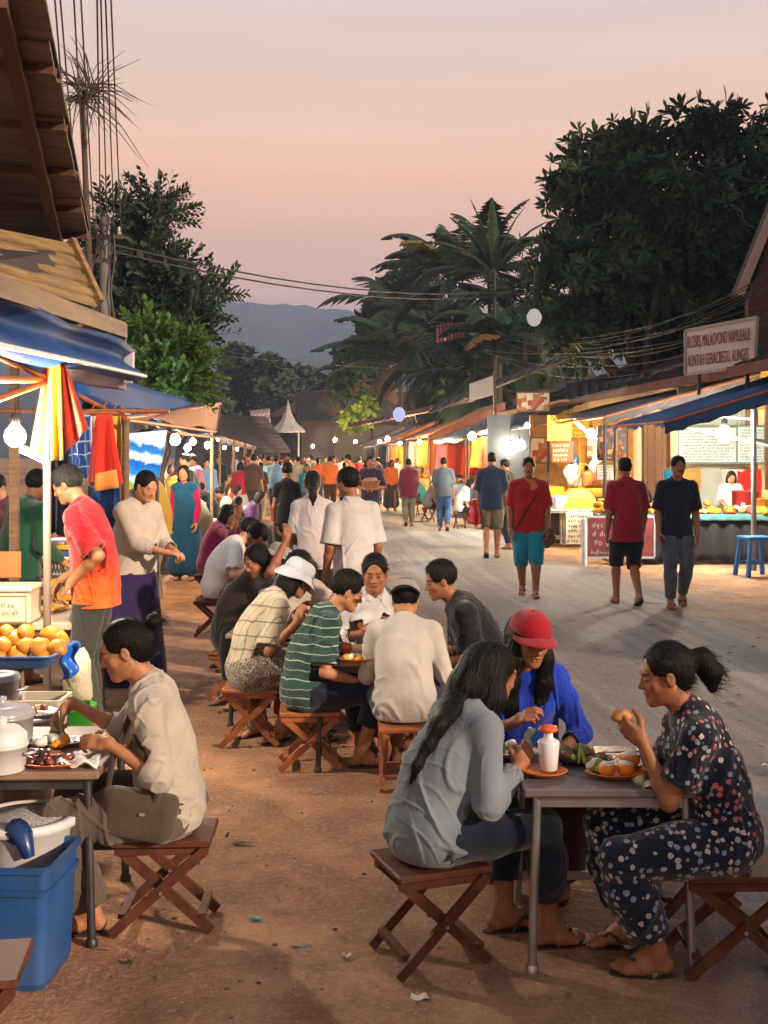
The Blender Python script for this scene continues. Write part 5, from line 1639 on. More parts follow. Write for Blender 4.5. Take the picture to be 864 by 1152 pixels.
mb = MB(); mb.bar(g0, g1, .10, .04); mb.bar(g0 + Vector((.05, 0, -.04)), g1 + Vector((.05, 0, -.04)), .02, .10); mb.bar(g1, g1 + Vector((.01, .02, -.16)), .08, .035); mb.build('gutter', mat('pale_timber', srgb('#82705a'), .7, .3, 4, .4, 30, scale=(3, .3, 3), dirt=.5), lt)
mb = MB()
for k in (.15, .4, .65, .9): p = g0.lerp(g1, k); mb.bar(p - Vector((0, 0, .05)), p + Vector((-1.2, 0, -.02)), .06, .07)
mb.build('joist', YP, lt)
mb = MB(); mb.slab([g0 + Vector((-.05, 0, -.10)), g1 + Vector((-.05, 0, -.10)), g1 + Vector((-1.6, .1, -.06)), g0 + Vector((-1.6, 0, -.06))], .01); mb.build('ceiling_board', YP, lt)

T0_, T1_ = W(-70, 305, 4.9), W(153, 394, 8.5); T2_, T3_ = W(149, 428, 8.5), W(-70, 388, 4.9)
ta = empty('blue_awning', (T1_.x, T1_.y, 0), 0, 'big dark blue tarpaulin awning rolled over a pipe, nearest on the left', 'market stall', 'stall awnings')
o_ = Vector((T1_.x, T1_.y, 0)); L_ = lambda p: p - o_
mb = MB(); mb.sheet([L_(T3_), L_(T2_), L_(T1_), L_(T0_)], 20, 8, lambda u, v: (.06 * math.sin(v * 7) + .03 * math.sin(u * 14 + v * 3), 0, .012 * math.sin(u * 11)), .01); mb.build('valance', TARP, ta)
mb = MB(); mb.sheet([L_(T0_), L_(T1_), L_(T1_) + Vector((-2.6, .2, .35)), L_(T0_) + Vector((-2.6, 0, .35))], 14, 8, lambda u, v: (0, 0, -.14 * math.sin(PI * v)), .01); mb.build('canopy', TARP, ta)
mb = MB(); mb.tube([L_(T3_) + Vector((.10, -.02, .035)), L_(T2_) + Vector((.10, -.02, .03))], .014, 8); mb.build('pipe', mat('pale_pipe', (.6, .6, .6), .4), ta)
mb = MB(); mb.tube([L_(W(-40, 425, 5.4)), L_(W(60, 428, 6.8)) ], .02, 8); mb.tube([L_(W(-60, 470, 5.6)), L_(W(52, 430, 6.6))], .018, 8); mb.tube([L_(W(-60, 376, 5.6)), L_(W(52, 425, 6.6))], .018, 8); mb.build('brace', WOODL, ta)
p = W(53, 700, 6.62); mb = MB(); mb.tube([L_(Vector((p.x, p.y, -.02))), L_(Vector((p.x, p.y, W(50, 402, 6.62).z)))], .022, 10); mb.build('post', mat('pole_wood', srgb('#8d7866'), .7, .2, 6, .3, 40, scale=(1, 1, .2)), ta)
mb = MB(); mb.box(L_(W(143, 408, 8.42)), (.10, .05, .16), bev=.004); mb.box(L_(W(141, 424, 8.40)), (.10, .05, .09), bev=.004); mb.build('clip', mat('foil', (.5, .5, .52), .4), ta)
mb = MB(); mb.sheet([L_(W(75, 430, 8.0)), L_(W(140, 440, 8.4)), L_(W(141, 425, 8.5)), L_(W(70, 408, 7.2))], 10, 4, lambda u, v: (.03 * math.sin(u * 9), 0, 0), .008); mb.build('fold', mat('tarp_pale', srgb('#7d6f78'), .6, .3, 3), ta)

def lq(px, py, Y): return W(px, py, Y)
awning('blue_awning', [lq(140, 466, 9.0), lq(182, 463, 13.5), lq(120, 440, 14.0), lq(20, 405, 9.3)], TARP, 'blue tarpaulin awning with sagging edge, second on the left', .10, [lq(140, 470, 9.1)], frame_m=WOODL)
fl = [x for x in COL.objects if x.get('label', '').startswith('blue tarpaulin awning with sagging')][0]
mb = MB(); mb.sheet([p - fl.location for p in (lq(90, 466, 9.0), lq(240, 466, 20.3), lq(237, 458, 20.3), lq(84, 410, 9.2))], 24, 5, lambda u, v: (.03 * math.sin(u * 12), 0, -.03 * math.sin(u * 9) * (1 - v)), .01); mb.build('flap', TARP, fl)
awning('brown_awning', [lq(140, 468, 9.2), lq(243, 484, 20.5), lq(248, 452, 20.5), lq(184, 463, 13.6)], TARPB, 'brown canvas flap stretched at the end of the left awnings', .05, [lq(238, 480, 20)], frame_m=WOODL)
awning('blue_awning', [lq(196, 484, 14), lq(252, 492, 26), lq(215, 478, 27), lq(150, 462, 14)], TARP2, 'narrow blue awning under the end of the brown canvas flap', .05, [])
for i, (u0, u1, m, nm) in enumerate(((27, 34, TARP, 'deep blue'), (35, 43, TARPD, 'dull grey'), (45, 54, TARP2, 'faded blue'), (56, 68, TARPB, 'tan'), (70, 84, TARP2, 'pale blue'))):
    awning('stall_awning', [S(u0, -1.5, 2.2), S(u1, -1.5, 2.2), S(u1, -4.2, 2.8), S(u0, -4.2, 2.8)], m, '%s awning on the left side of the street, %s beyond the brown flap' % (nm, ('first', 'second', 'third', 'fourth', 'fifth')[i]), .1,
           [S(u0, -1.5, 2.2), S(u1, -1.5, 2.2)], valance=.18)
    bulb(S((u0 + u1) / 2, -2.0, 2.0), .08, WARM, 90, 'warm bulb under the %s left-hand awning' % nm)
    table('market_table', S((u0 + u1) / 2, -2.6), TH, 1.3, u1 - u0 - 1, .75, PLANK, PLANK, 'long goods table under the %s left-hand awning' % nm, mat('cloth_%d' % i, srgb(('#8a5a3a', '#5a6a7a', '#7a3030', '#8a8070', '#405060')[i]), .9), drop=.5)
# cloths hanging from the near pole and rail
CR = cloth('cloth_redorange', srgb('#c84a1c')); CY = cloth('cloth_yellow', srgb('#d0a010')); CRD = cloth('cloth_red', srgb('#d02a18')); CBW = cloth('cloth_blueplaid', srgb('#1d4fa0'), 'plaid', (.6, .65, .75), scale=1.6)
CWH = cloth('cloth_white', (.55, .54, .52)); CMU = cloth('cloth_mustard', srgb('#c8a23a')); CDK = cloth('cloth_dark', srgb('#1a1a22')); CNV = cloth('cloth_navyblue', srgb('#14346a')); COR = cloth('cloth_orange', srgb('#e08a40'))
p = W(55, 402, 6.55)
t = empty('hanging_flag', (p.x, p.y, p.z), 0, 'yellow and red cloth gathered at the top of the wooden pole', 'cloth')
def tri(quad, m, nm, sd):
    mb = MB(); mb.sheet([Vector(q) for q in quad], 14, 10, lambda u, v: (0, .03 * math.sin(u * 10 + sd) * (1 - v), 0), .006); mb.build(nm, m, t)
k_ = 6.55 / FP
tri([(-.125, .03, -.52), (.0, .03, -.58), (.0, .02, 0), (-.02, .02, 0)], CR, 'red_panel', 1)
tri([(.012, -.03, -.585), (.095, -.03, -.58), (.07, -.02, -.01), (.01, -.02, 0)], CY, 'yellow_panel', 2)
tri([(.085, .02, -.55), (.215, .03, -.40), (.075, .02, 0.0), (.06, .02, 0)], cloth('cloth_rust', srgb('#a33418')), 'rust_panel', 3)
for (px, py, Y, w_, h_, m, lab, fl) in ((90, 466, 8.6, .16, .46, CBW, 'blue and white chequered cloth hanging behind the pole', .02), (104, 468, 8.7, .10, .52, CWH, 'white cloth hanging between the chequered and the red ones', .01),
        (117, 466, 8.5, .12, .52, CRD, 'bright red cloth hanging above the grey-haired seller', .08), (128, 468, 8.9, .12, .45, CMU, 'mustard strip of cloth beside the bright red one', .01),
        (118, 540, 9.2, .22, .7, CNV, 'dark blue cloth hanging low behind the seller', .02), (72, 480, 9.6, .2, .9, CDK, 'black cloth hanging in shade behind the pole', .02), (134, 470, 9.4, .08, .8, cloth('cloth_sky', srgb('#3a78b0')), 'light blue cloth hanging at the rail end', .01)):
    hang_cloth(W(px, py, Y), w_, h_, 0, m, lab, int(px), fl)
mb = MB(); mb.sheet([(-.09, 0, -.16), (.09, 0, -.13), (.07, 0, 0), (-.08, 0, -.03)], 6, 4, lambda u, v: (0, .01 * math.sin(u * 6), 0), .006); o = mb.build('cloth_patch', COR); o.location = W(120, 528, 8.3); tag(o, 'pale orange cloth tied under the bright red one', 'cloth')
mb = MB(); mb.tube([(-1.0, 0, 0), (.5, .1, 0)], .016, 7); o = mb.build('clothes_rail', WOODL); o.location = W(112, 462, 8.6); tag(o, 'wooden rail the coloured cloths hang from', 'rail')
p = W(136, 470, 9.3); mb = MB(); mb.tube([(0, 0, 0), (0, 0, p.z + .1)], .028, 8); o = mb.build('wooden_post', PLANK); o.location = (p.x, p.y, 0); tag(o, 'wooden post left of the glowing blue wave panel', 'post')
# glowing panel with the blue wave
Yb = 11.5; q = [W(142, 552, Yb), W(177, 536, Yb + .3), W(186, 484, Yb + .3), W(140, 488, Yb)]
lb = empty('glowing_display', (q[0].x, q[0].y, 0), 0, 'glowing white panel with a blue wave and yellow foot', 'light panel')
q = [p - Vector((q[0].x, q[0].y, 0)) for p in q]
def wave_mat():
    m = bpy.data.materials.new('wave_panel'); m.use_nodes = True; nt = NT(m); nt.n.remove(nt.n['Principled BSDF'])
    v = nt.coord('Object'); sp = nt.new('ShaderNodeSeparateXYZ'); nt.link(v, sp.inputs[0])
    x, z = sp.outputs[0], sp.outputs[2]
    n = nt.noise(v, 7, 5, .6, dist=1.0)
    zz = nt.math('ADD', z, nt.math('MULTIPLY', nt.math('SUBTRACT', n, .5), .14))
    zr = nt.math('SUBTRACT', zz, nt.math('MULTIPLY', x, -.25))
    col = nt.ramp(nt.math('MULTIPLY', nt.math('SUBTRACT', zr, 1.38), 1.6), [(0, srgb('#d8a010')), (.16, srgb('#8fb040')), (.24, srgb('#f4fbff')), (.34, srgb('#3c8fd0')), (.52, srgb('#1c66b8')), (.58, srgb('#f4fbff')), (.66, srgb('#e4f2fa')), (.72, srgb('#3f8cc8')), (.80, srgb('#2a70b8')), (.86, srgb('#e0f0fa'))])
    e = nt.new('ShaderNodeEmission'); nt.link(col, e.inputs[0]); e.inputs[1].default_value = 1.05
    nt.link(e.outputs[0], nt.n['Material Output'].inputs[0]); return m
mb = MB(); mb.slab(q, .03); mb.build('panel', wave_mat(), lb)
mb = MB()
for a, b in zip(q, q[1:] + q[:1]): mb.bar(a, b, .035, .06)
for p in (q[0], q[1]): mb.tube([p, (p.x, p.y, 0)], .02, 6)
mb.build('frame', DSTEEL, lb)
# lamps of the left side
bulb(W(17, 491, 6.3), .058, WHITE, 90, 'large bright bulb hanging near the left edge of the picture', .14)
for px, py, Y, r, c, pw, lab in ((197, 495, 19, .085, WHITE, 110, 'bright round bulb over the crowd on the left'), (217, 497, 24, .065, WHITE, 90, 'small bulb right of the bright round one on the left'), (211, 504, 21, .06, WHITE, 90, 'bulb hanging a little lower between the two other left-hand ones'),
                              (200, 476, 15.5, .06, COOL, 60, 'flat bright lamp under the brown canvas flap'), (246, 494, 32, .06, WHITE, 90, 'little bulb at the end of the narrow blue awning'), (158, 505, 14.5, .05, WARM, 90, 'warm bulb hidden behind the glowing panel')):
    bulb(W(px, py, Y), r, c, pw, lab, .2)
tubelight(W(92, 470, 10.0), W(142, 476, 11.0), COOL, 16, 'white tube lamp under the second blue awning')
tubelight(W(20, 505, 9.5), W(52, 520, 10.5), COOL, 22, 'white tube lamp on the grey wall behind the pole')

# ------------------------------------------------------------------ LEFT: tables and goods
# near eating table
table('metal_table', W(-20, 512, 4.42) * 1.0 - Vector((0, 0, CH)), R(2), 1.05 * .98, .70, .63, mat('worn_top', srgb('#8a6f5e'), .45, .2, 4, .15, 60, dirt=.3), DSTEEL, 'worn brown-topped table the linen-shirt woman eats at')
TZ = .631
def at_t(px, py, z):  # a point of the horizontal plane z seen at px,py
    Y = (CH - z) * FP / (py - HZ); return Vector(((px - 432) / FP * Y, Y, z))
plate(at_t(58, 862, TZ), .125, PLO, 'orange oval plate of dark meat on the near left table', oval=.62)
heap(at_t(56, 857, TZ + .012), rheap(26, .085, .035, .020, [MEAT, MEAT2], 3, .6), 'glossy dark braised meat heaped on the orange oval plate', 'braised_meat', seed=2)
plate(at_t(62, 838, TZ + .0), .12, PLW, 'white plate of rice and greens on the near left table', oval=.7)
heap(at_t(62, 838, TZ + .012), rheap(14, .07, .03, .022, [RICE, ORNG, ORNG, MEAT2], 5, .6), 'orange curry with rice on the white plate', 'curry', seed=4)
mb = MB(); 
for i, (dx, dz, rz) in enumerate(((0, .05, .2), (.02, .035, -.4), (-.015, .03, .5), (.005, .06, -.1))):
    Mr = Matrix.Rotation(rz, 3, 'Y'); mb.blob((dx, 0, dz), (.010, .016, .045), 9, 7, 0, Mr, .15, i)
o = mb.build('lettuce', LEAFG); o.location = at_t(63, 832, TZ + .02); tag(o, 'upright bunch of bright green lettuce on the curry', 'food')
plate(at_t(103, 836, TZ), .085, PLW, 'small white plate of sausage by the woman hand', oval=.7)
heap(at_t(104, 835, TZ + .01), [(-.02, 0, .012, (.045, .012, .011), MEAT2), (.02, .01, .012, (.05, .012, .011), ORNG), (0, -.015, .012, (.04, .011, .011), MEAT2)], 'grilled sausages on the small white plate', 'sausage')
mb = MB(); mb.sheet([(-.07, -.04, 0), (.08, -.05, .0), (.07, .05, .0), (-.06, .05, 0)], 10, 8, lambda u, v: (0, 0, .018 + .012 * math.sin(u * 11 + v * 4) + .01 * math.sin(v * 13)), .003); o = mb.build('crumpled_paper', PAPER); o.location = at_t(88, 862, TZ); tag(o, 'crumpled white wrapping paper beside the meat', 'paper')
def pot(p, r, h, m, lab, name='pot', cat='pot', lid=None, dome=0, handle=None, sq=False):
    t = empty(name, p, 0, lab, cat); mb = MB()
    n = 4 if sq else 26
    mb.lathe((0, 0, 0), [(r * .9, 0), (r * .94, .005), (r, h), (r * 1.05, h), (r * 1.05, h + .012), (r * .93, h + .012), (r * .93, h - .02)], n, M=Matrix.Rotation(R(45), 3, 'Z') if sq else None, sm=not sq); mb.build('body', m, t)
    if lid is not None:
        mb = MB(); mb.lathe((0, 0, 0), [(r * 1.02, h + .013), (r * 1.0, h + .02 + dome * .4), (r * .7, h + .02 + dome * .85), (r * .2, h + .022 + dome), (.018, h + .03 + dome), (.02, h + .045 + dome), (0, h + .05 + dome)], 26); mb.build('lid', lid, t)
    if handle:
        mb = MB()
        for s in (-1, 1): mb.tube([(s * r, -.03, h * .75), (s * (r + .035), -.02, h * .78), (s * (r + .035), .02, h * .78), (s * r, .03, h * .75)], .006, 6)
        mb.build('handle', handle, t)
    return t
CLEAR = bpy.data.materials.new('clear_plastic'); CLEAR.use_nodes = True; _n = NT(CLEAR); _b = _n.n['Principled BSDF']; _b.inputs['Base Color'].default_value = (.75, .78, .8, 1); _b.inputs['Transmission Weight'].default_value = .6; _b.inputs['Roughness'].default_value = .2
pot(at_t(2, 866, TZ), .088, .085, WPL, 'white rice cooker bowl with lid at the left table edge', 'rice_bowl', 'bowl', WPL, .055, STEEL)
pot(at_t(2, 838, TZ), .12, .11, CLEAR, 'clear round food container behind the white bowl', 'food_container', 'container', CLEAR, .03)
pot(at_t(-6, 805, TZ + .02), .10, .15, mat('grey_can', (.22, .23, .24), .4), 'grey canister behind the clear container', 'canister', 'canister', mat('grey_can', (0, 0, 0)), .01, STEEL)
# under the table: lidded tub, bin, stool corner
t = empty('round_tub', Gd(28, 1000) , 0, 'white round tub with patterned lid under the near left table', 'tub'); t.location = (W(28, 920, 4.12).x, 4.12, .10); t.scale = (1.08, 1.08, 1.08)
mb = MB(); mb.lathe((0, 0, 0), [(.13, 0), (.16, .31), (.175, .315), (.175, .34), (.15, .345), (.145, .33), (0, .33)], 30); mb.build('body', WPL, t)
mb = MB(); mb.lathe((0, 0, 0), [(.135, .334), (.13, .341), (0, .341)], 30); mb.build('lid', cloth('tub_pattern', (.45, .43, .42), 'scribble', (.16, .14, .14), scale=.9), t)
bb = empty('blue_bin', (0, 0, 0), R(-4), 'big open blue plastic bin in the lower left corner', 'bin'); pb_ = Gd(20, 1112); bb.location = (pb_.x - .06, pb_.y + .12, 0)
mb = MB()
def ring(w, d, z, r=.035, n=5):
    out = []
    for cx, cy, a0 in ((w / 2 - r, d / 2 - r, 0), (-w / 2 + r, d / 2 - r, 90), (-w / 2 + r, -d / 2 + r, 180), (w / 2 - r, -d / 2 + r, 270)):
        for k in range(n + 1): a = R(a0 + 90 * k / n); out.append((cx + r * math.cos(a), cy + r * math.sin(a), z))
    return out
prof = [(.31, .27, 0), (.33, .29, .03), (.355, .31, .385), (.375, .33, .388), (.378, .333, .41), (.36, .315, .412), (.362, .317, .475), (.385, .34, .478), (.388, .343, .50), (.358, .313, .50), (.35, .305, .46), (.30, .26, .02), ]
vs = []; 
for w_, d_, z_ in prof: vs += ring(w_, d_, z_ * .82)
n = 24; fs = [(j * n + i, j * n + (i + 1) % n, (j + 1) * n + (i + 1) % n, (j + 1) * n + i) for j in range(len(prof) - 1) for i in range(n)]
fs += [tuple(reversed(range(n))), tuple(range((len(prof) - 1) * n, len(prof) * n))]
mb.add(vs, fs, 0, False); mb.build('body', BPL, bb)
mb = MB(); mb.tube([(-.05, .12, .38), (-.03, .09, .43), (0, .05, .46), (.03, .03, .45), (.05, .03, .38)], [.02, .035, .045, .035, .02], 10); mb.build('bag_lip', mat('blue_bag', srgb('#17386a'), .35, .2, 10, .5, 30), bb)
stool((-1.13, 3.08), R(8), 'dark red stool of which only a corner shows at the bottom left', h=.40)

# second table with steel pan, bucket, oranges
table('goods_table', Vector((at_t(-10, 742, .60).x - .35, 6.05, 0)), 0, 1.25, .62, .675, PLANK, PLANK, 'low plank table carrying the tray of mangoes', top_th=.04)
tp = at_t(20, 748, .655); tp.x -= .05
t = empty('fruit_tray', (-2.0, 6.02, .677), 0, 'shallow blue tray full of yellow mangoes', 'tray')
mb = MB(); vs = []
for w_, d_, z_ in ((.60, .42, 0), (.66, .48, .055), (.70, .52, .058), (.70, .52, .066), (.65, .47, .066), (.58, .40, .01)): vs += ring(w_, d_, z_)
mb.add(vs, [(j * 24 + i, j * 24 + (i + 1) % 24, (j + 1) * 24 + (i + 1) % 24, (j + 1) * 24 + i) for j in range(5) for i in range(24)] + [tuple(reversed(range(24))), tuple(range(120, 144))], 0, False); mb.build('body', BPL, t)
fr = [(6, 726), (20, 718), (33, 727), (48, 728), (60, 714), (32, 712), (67, 729), (10, 712), (-8, 724), (24, 736), (52, 737), (70, 720), (-14, 714), (2, 738)]
mang = None
for i, (px, py) in enumerate(fr):
    back = py < 722
    p = W(px - 3, py, 6.12 if back else 5.94)
    if mang is None:
        mang = empty('mango', p, 0, '', 'mango', 'mangoes in the blue tray'); mb = MB(); mb.blob((0, 0, 0), (.056, .048, .046), 16, 12, 0, None, .06, 3); mb.build('fruit', MANGO, mang); mb = MB(); mb.tube([(.05, 0, .005), (.062, 0, .008)], .004, 6); mb.build('stalk', BARK, mang); o = mang
    else: o = copy_tree(mang)
    o.location = p; o.rotation_euler = (rnd.uniform(-.3, .3), rnd.uniform(-.3, .3), rnd.uniform(0, 6)); k = rnd.uniform(.9, 1.15); o.scale = (k, k, k); o['label'] = 'yellow-orange mango in the shallow blue tray'
mb = MB(); mb.sheet([(-.06, 0, -.24), (.05, .02, -.20), (.08, .03, .05), (-.04, 0, .02)], 10, 10, lambda u, v: (.02 * math.sin(v * 9), .03 * math.sin(u * 7 + v * 5), 0), .004); o = mb.build('plastic_bag', mat('blue_bag2', srgb('#1a62c0'), .3, .2, 8, .4, 30)); o.scale = (.7, .7, .7); o.location = W(76, 730, 5.95); tag(o, 'bright blue plastic bag at the end of the mango tray', 'bag')
mb = MB(); mb.blob((0, 0, 0), (.09, .09, .16), 14, 10, 0, None, .12, 5); o = mb.build('cloth_sack', mat('sack_cream', srgb('#c2b49a'), .9, .15, 8, .8, 16, .02)); o.location = (W(88, 755, 6.5).x, 6.5, .50); tag(o, 'crumpled cream sack beside the green bin', 'sack')
t = empty('green_bin', (W(80, 790, 6.35).x, 6.35, 0), 0, 'green plastic bin under the cream sack', 'bin')
mb = MB(); mb.lathe((0, 0, 0), [(.10, 0), (.125, .36), (.137, .362), (.137, .38), (.118, .38), (.095, .02), (0, .02)], 20); mb.build('body', mat('green_plastic', srgb('#2f8a2a'), .4, .1), t)
t = empty('ice_bucket', (W(44, 790, 5.3).x, 5.3, .42), 0, 'square beige bucket with pale rim behind the plates', 'bucket')
mb = MB(); vs = []
for w_, d_, z_ in ((.19, .17, 0), (.235, .20, .20), (.255, .22, .203), (.255, .22, .225), (.22, .19, .225), (.18, .15, .02)): vs += ring(w_, d_, z_, .02)
mb.add(vs, [(j * 24 + i, j * 24 + (i + 1) % 24, (j + 1) * 24 + (i + 1) % 24, (j + 1) * 24 + i) for j in range(5) for i in range(24)] + [tuple(reversed(range(24))), tuple(range(120, 144))], 0, False); mb.build('body', mat('beige_plastic', srgb('#b0a594'), .45, .08), t)
t = empty('grey_case', (W(-2, 800, 5.35).x, 5.35, .42), 0, 'dark grey case with rounded lid beside the beige bucket', 'case')
mb = MB(); mb.box((0, 0, .12), (.20, .2, .24), bev=.03); mb.build('body', mat('case_grey', srgb('#4b4e55'), .4), t)
table('side_table', Vector((W(20, 830, 5.25).x - .12, 5.28, 0)), 0, .62, .42, .42, PLANKD, PLANKD, 'low dark side table under the beige bucket', top_th=.03)
t = pot(Vector((W(30, 800, 4.95).x, 4.95, .0)), .12, .62, STEEL, 'steel drum with a plate of snacks on its lid', 'steel_drum', 'drum')
plate(Vector((W(35, 800, 4.95).x, 4.95, .635)), .125, PLW, 'white rimmed plate of fried snacks on the steel drum', oval=.8)
heap(Vector((W(34, 800, 4.95).x, 4.95, .652)), rheap(16, .075, .02, .018, [MEAT2, ORNG, ORNG, MEAT], 8, .7), 'fried orange and brown snacks on the steel drum plate', 'fried_snacks', seed=7)

# seller's table
SZ = .71
table('seller_table', Vector((W(30, 700, 7.6).x - .42, 7.55, 0)), R(2), 1.75, .85, SZ, mat('worn_top2', srgb('#b09a84'), .6, .2, 4, .2, 50), PLANK, 'wooden table of yellow food the grey-haired seller works at', top_th=.045)
t = empty('cream_box', W(8, 686, 7.2), R(2), 'cream plastic box with embossed panels on the seller table', 'box'); t.location.z = SZ + .002; t.location.x = W(2, 686, 7.2).x
CRM = mat('cream_plastic', srgb('#cdbf9e'), .5, .1, 6, .1, 40, dirt=.2)
mb = MB(); mb.box((0, 0, .10), (.42, .28, .20), bev=.015); mb.build('body', CRM, t)
mb = MB(); mb.box((0, 0, .215), (.44, .30, .035), bev=.01); mb.build('lid', CRM, t)
mb = MB()
for s in (-1, 1):
    for a, b in (((-.19, .02), (-.01, .02)), ((-.19, .18), (-.01, .18)), ((-.19, .02), (-.19, .18)), ((-.01, .02), (-.01, .18))): mb.bar((a[0] if s < 0 else -a[0], -.143, a[1]), (b[0] if s < 0 else -b[0], -.143, b[1]), .008, .008)
    squig(mb, (-.17 if s < 0 else .03, -.142, .06), (1, 0, 0), (0, 0, 1), (0, -1, 0), .14, .09, 2, 3 + s, .003)
mb.build('relief', mat('relief_tan', srgb('#a08c6a'), .6), t)
for i, (px, py, w_, d_, h_, m, lab) in enumerate(((60, 680, .20, .22, .02, YEL, 'flat yellow food sheet nearest the pole'), (72, 668, .26, .2, .03, ORNG, 'orange slab of food in the middle of the seller table'), (48, 655, .2, .2, .06, YEL, 'yellow stack behind the pole'), (88, 660, .16, .18, .05, PAPER, 'white paper pad under the seller hand'), (94, 650, .18, .2, .07, YEL, 'yellow pack at the far end of the seller table'), (24, 640, .1, .1, .12, WPL, 'white cup behind the cream box'), (42, 632, .13, .03, .16, CRM, 'round-cornered cream board behind the cream box'))):
    p = at_t(px, py + 6, SZ); mb = MB(); mb.box((0, 0, h_ / 2 + .002), (w_, d_, h_), bev=.006); o = mb.build('food_pack' if i not in (3, 5, 6) else ('paper_pad', 'cup', 'board')[(3, 5, 6).index(i)], m); o.location = p; o.rotation_euler = (0, 0, rnd.uniform(-.2, .2)); tag(o, lab, ('food', 'paper', 'cup', 'board')[0 if i not in (3, 5, 6) else (3, 5, 6).index(i) + 1])
t = board('food_menu', W(4, 650, 7.9), .24, .18, 0, mat('orange_card', srgb('#c98a50'), .7), BT, 0, 5, 'orange card standing behind the cream box', 'sign', None, hang=False)
# goods tables behind the seller
table('goods_table', Vector((W(60, 640, 10.3).x - .5, 10.3, 0)), 0, 1.9, .9, .72, PLANK, PLANKD, 'dark goods table behind the grey-haired seller', top_th=.05)
t = empty('patterned_box', W(76, 640, 10.0), 0, 'box with black lattice pattern under a blue tray', 'box'); t.location.z = .722
mb = MB(); mb.box((0, 0, .08), (.36, .3, .16), bev=.008); mb.build('body', WPL, t)
mb = MB()
for k in range(12):
    mb.bar((-.17 + .028 * k, -.152, .02), (-.14 + .028 * k, -.152, .14), .007, .004); mb.bar((-.14 + .028 * k, -.154, .02), (-.17 + .028 * k, -.154, .14), .007, .004)
mb.build('lattice', BT, t)
for px, dz, w_, m, lab in ((76, .165, .34, BPL, 'blue tray on top of the lattice-patterned box'), (76, .215, .36, YEL, 'row of yellow packs above the blue tray'), (66, .26, .16, PAPER, 'heap of white papers on the yellow packs'), (88, .26, .14, ORNG, 'orange pack on top of the yellow row')):
    mb = MB(); mb.box((0, 0, .022), (w_, .26, .042), bev=.006); o = mb.build('goods_pack', m); o.location = Vector((W(px, 620, 10).x, 10, .724 + dz)); tag(o, lab, 'goods')

# ------------------------------------------------------------------ RIGHT SIDE
# building row behind the stalls
rb = empty('market_building', S(24, 8.4), TH, 'long cream building with wooden shutters behind the right stalls', 'building')
mb = MB(); mb.box((.2, 0, 1.7), (.4, 26, 3.4)); mb.build('wall', CREAM, rb)
for i, (y, w_, z0, z1) in enumerate(((-8.2, 1.3, .1, 2.7), (-5.3, 1.3, 1.15, 2.7), (-3.4, 1.2, .1, 2.7), (1.5, 1.6, .1, 2.6), (5, 1.6, .1, 2.6), (9, 1.6, .1, 2.6))):
    mb = MB(); nbd = 6
    for k in range(nbd): mb.box((-.03 - .008 * (k % 2), y - w_ / 2 + (k + .5) * w_ / nbd, (z0 + z1) / 2), (.05, w_ / nbd * .94, z1 - z0), bev=.004)
    o = mb.build('shutter', SHUT, rb)
    mb = MB(); mb.bar((-.05, y - w_ / 2 - .05, z0), (-.05, y - w_ / 2 - .05, z1 + .08), .08, .08); mb.bar((-.05, y + w_ / 2 + .05, z0), (-.05, y + w_ / 2 + .05, z1 + .08), .08, .08); mb.bar((-.05, y - w_ / 2 - .09, z1 + .06), (-.05, y + w_ / 2 + .09, z1 + .06), .08, .08); mb.build('frame', SHUT, o)
mb = MB(); mb.slab([(-1.4, -13.5, 3.08), (-1.4, 13.5, 3.08), (2.8, 13.5, 4.6), (2.8, -13.5, 4.6)], .06, nrm=(0, 0, 1))
for k in range(90): mb.bar((-1.4, -13.4 + k * .3, 3.16), (2.8, -13.4 + k * .3, 4.68), .05, .03)
mb.build('roof', ROOFD, rb)
mb = MB(); mb.box((-1.42, 0, 3.06), (.04, 27, .16)); mb.build('fascia', mat('fascia_brown', srgb('#6b4036'), .8, .2, 3, .3, 20), rb)
mb = MB(); mb.box((.0, -9.5 + 3.5, 3.0), (.05, 12, .9)); mb.build('gable_boards', mat('ochre_boards', srgb('#a07a3c'), .8, .2, 3, .3, 20), rb)
p = W(732, 473, 21.5); t = empty('framed_picture', p - Vector((0, 0, .22)), TH, 'small square framed picture on the cream wall', 'picture')
q_ = S(20.7, 8.32, 0); t.location = (q_.x, q_.y, 2.0); t.rotation_euler = (0, 0, TH + R(-90))
mb = MB(); mb.box((0, 0, .0), (.62, .03, .62)); mb.build('frame', SHUT, t); mb = MB(); mb.box((0, -.02, 0), (.46, .02, .46)); mb.build('picture', mat('picture_gold', srgb('#9a7228'), .6, .4, 9, .2), t)
rr = random.Random(6)
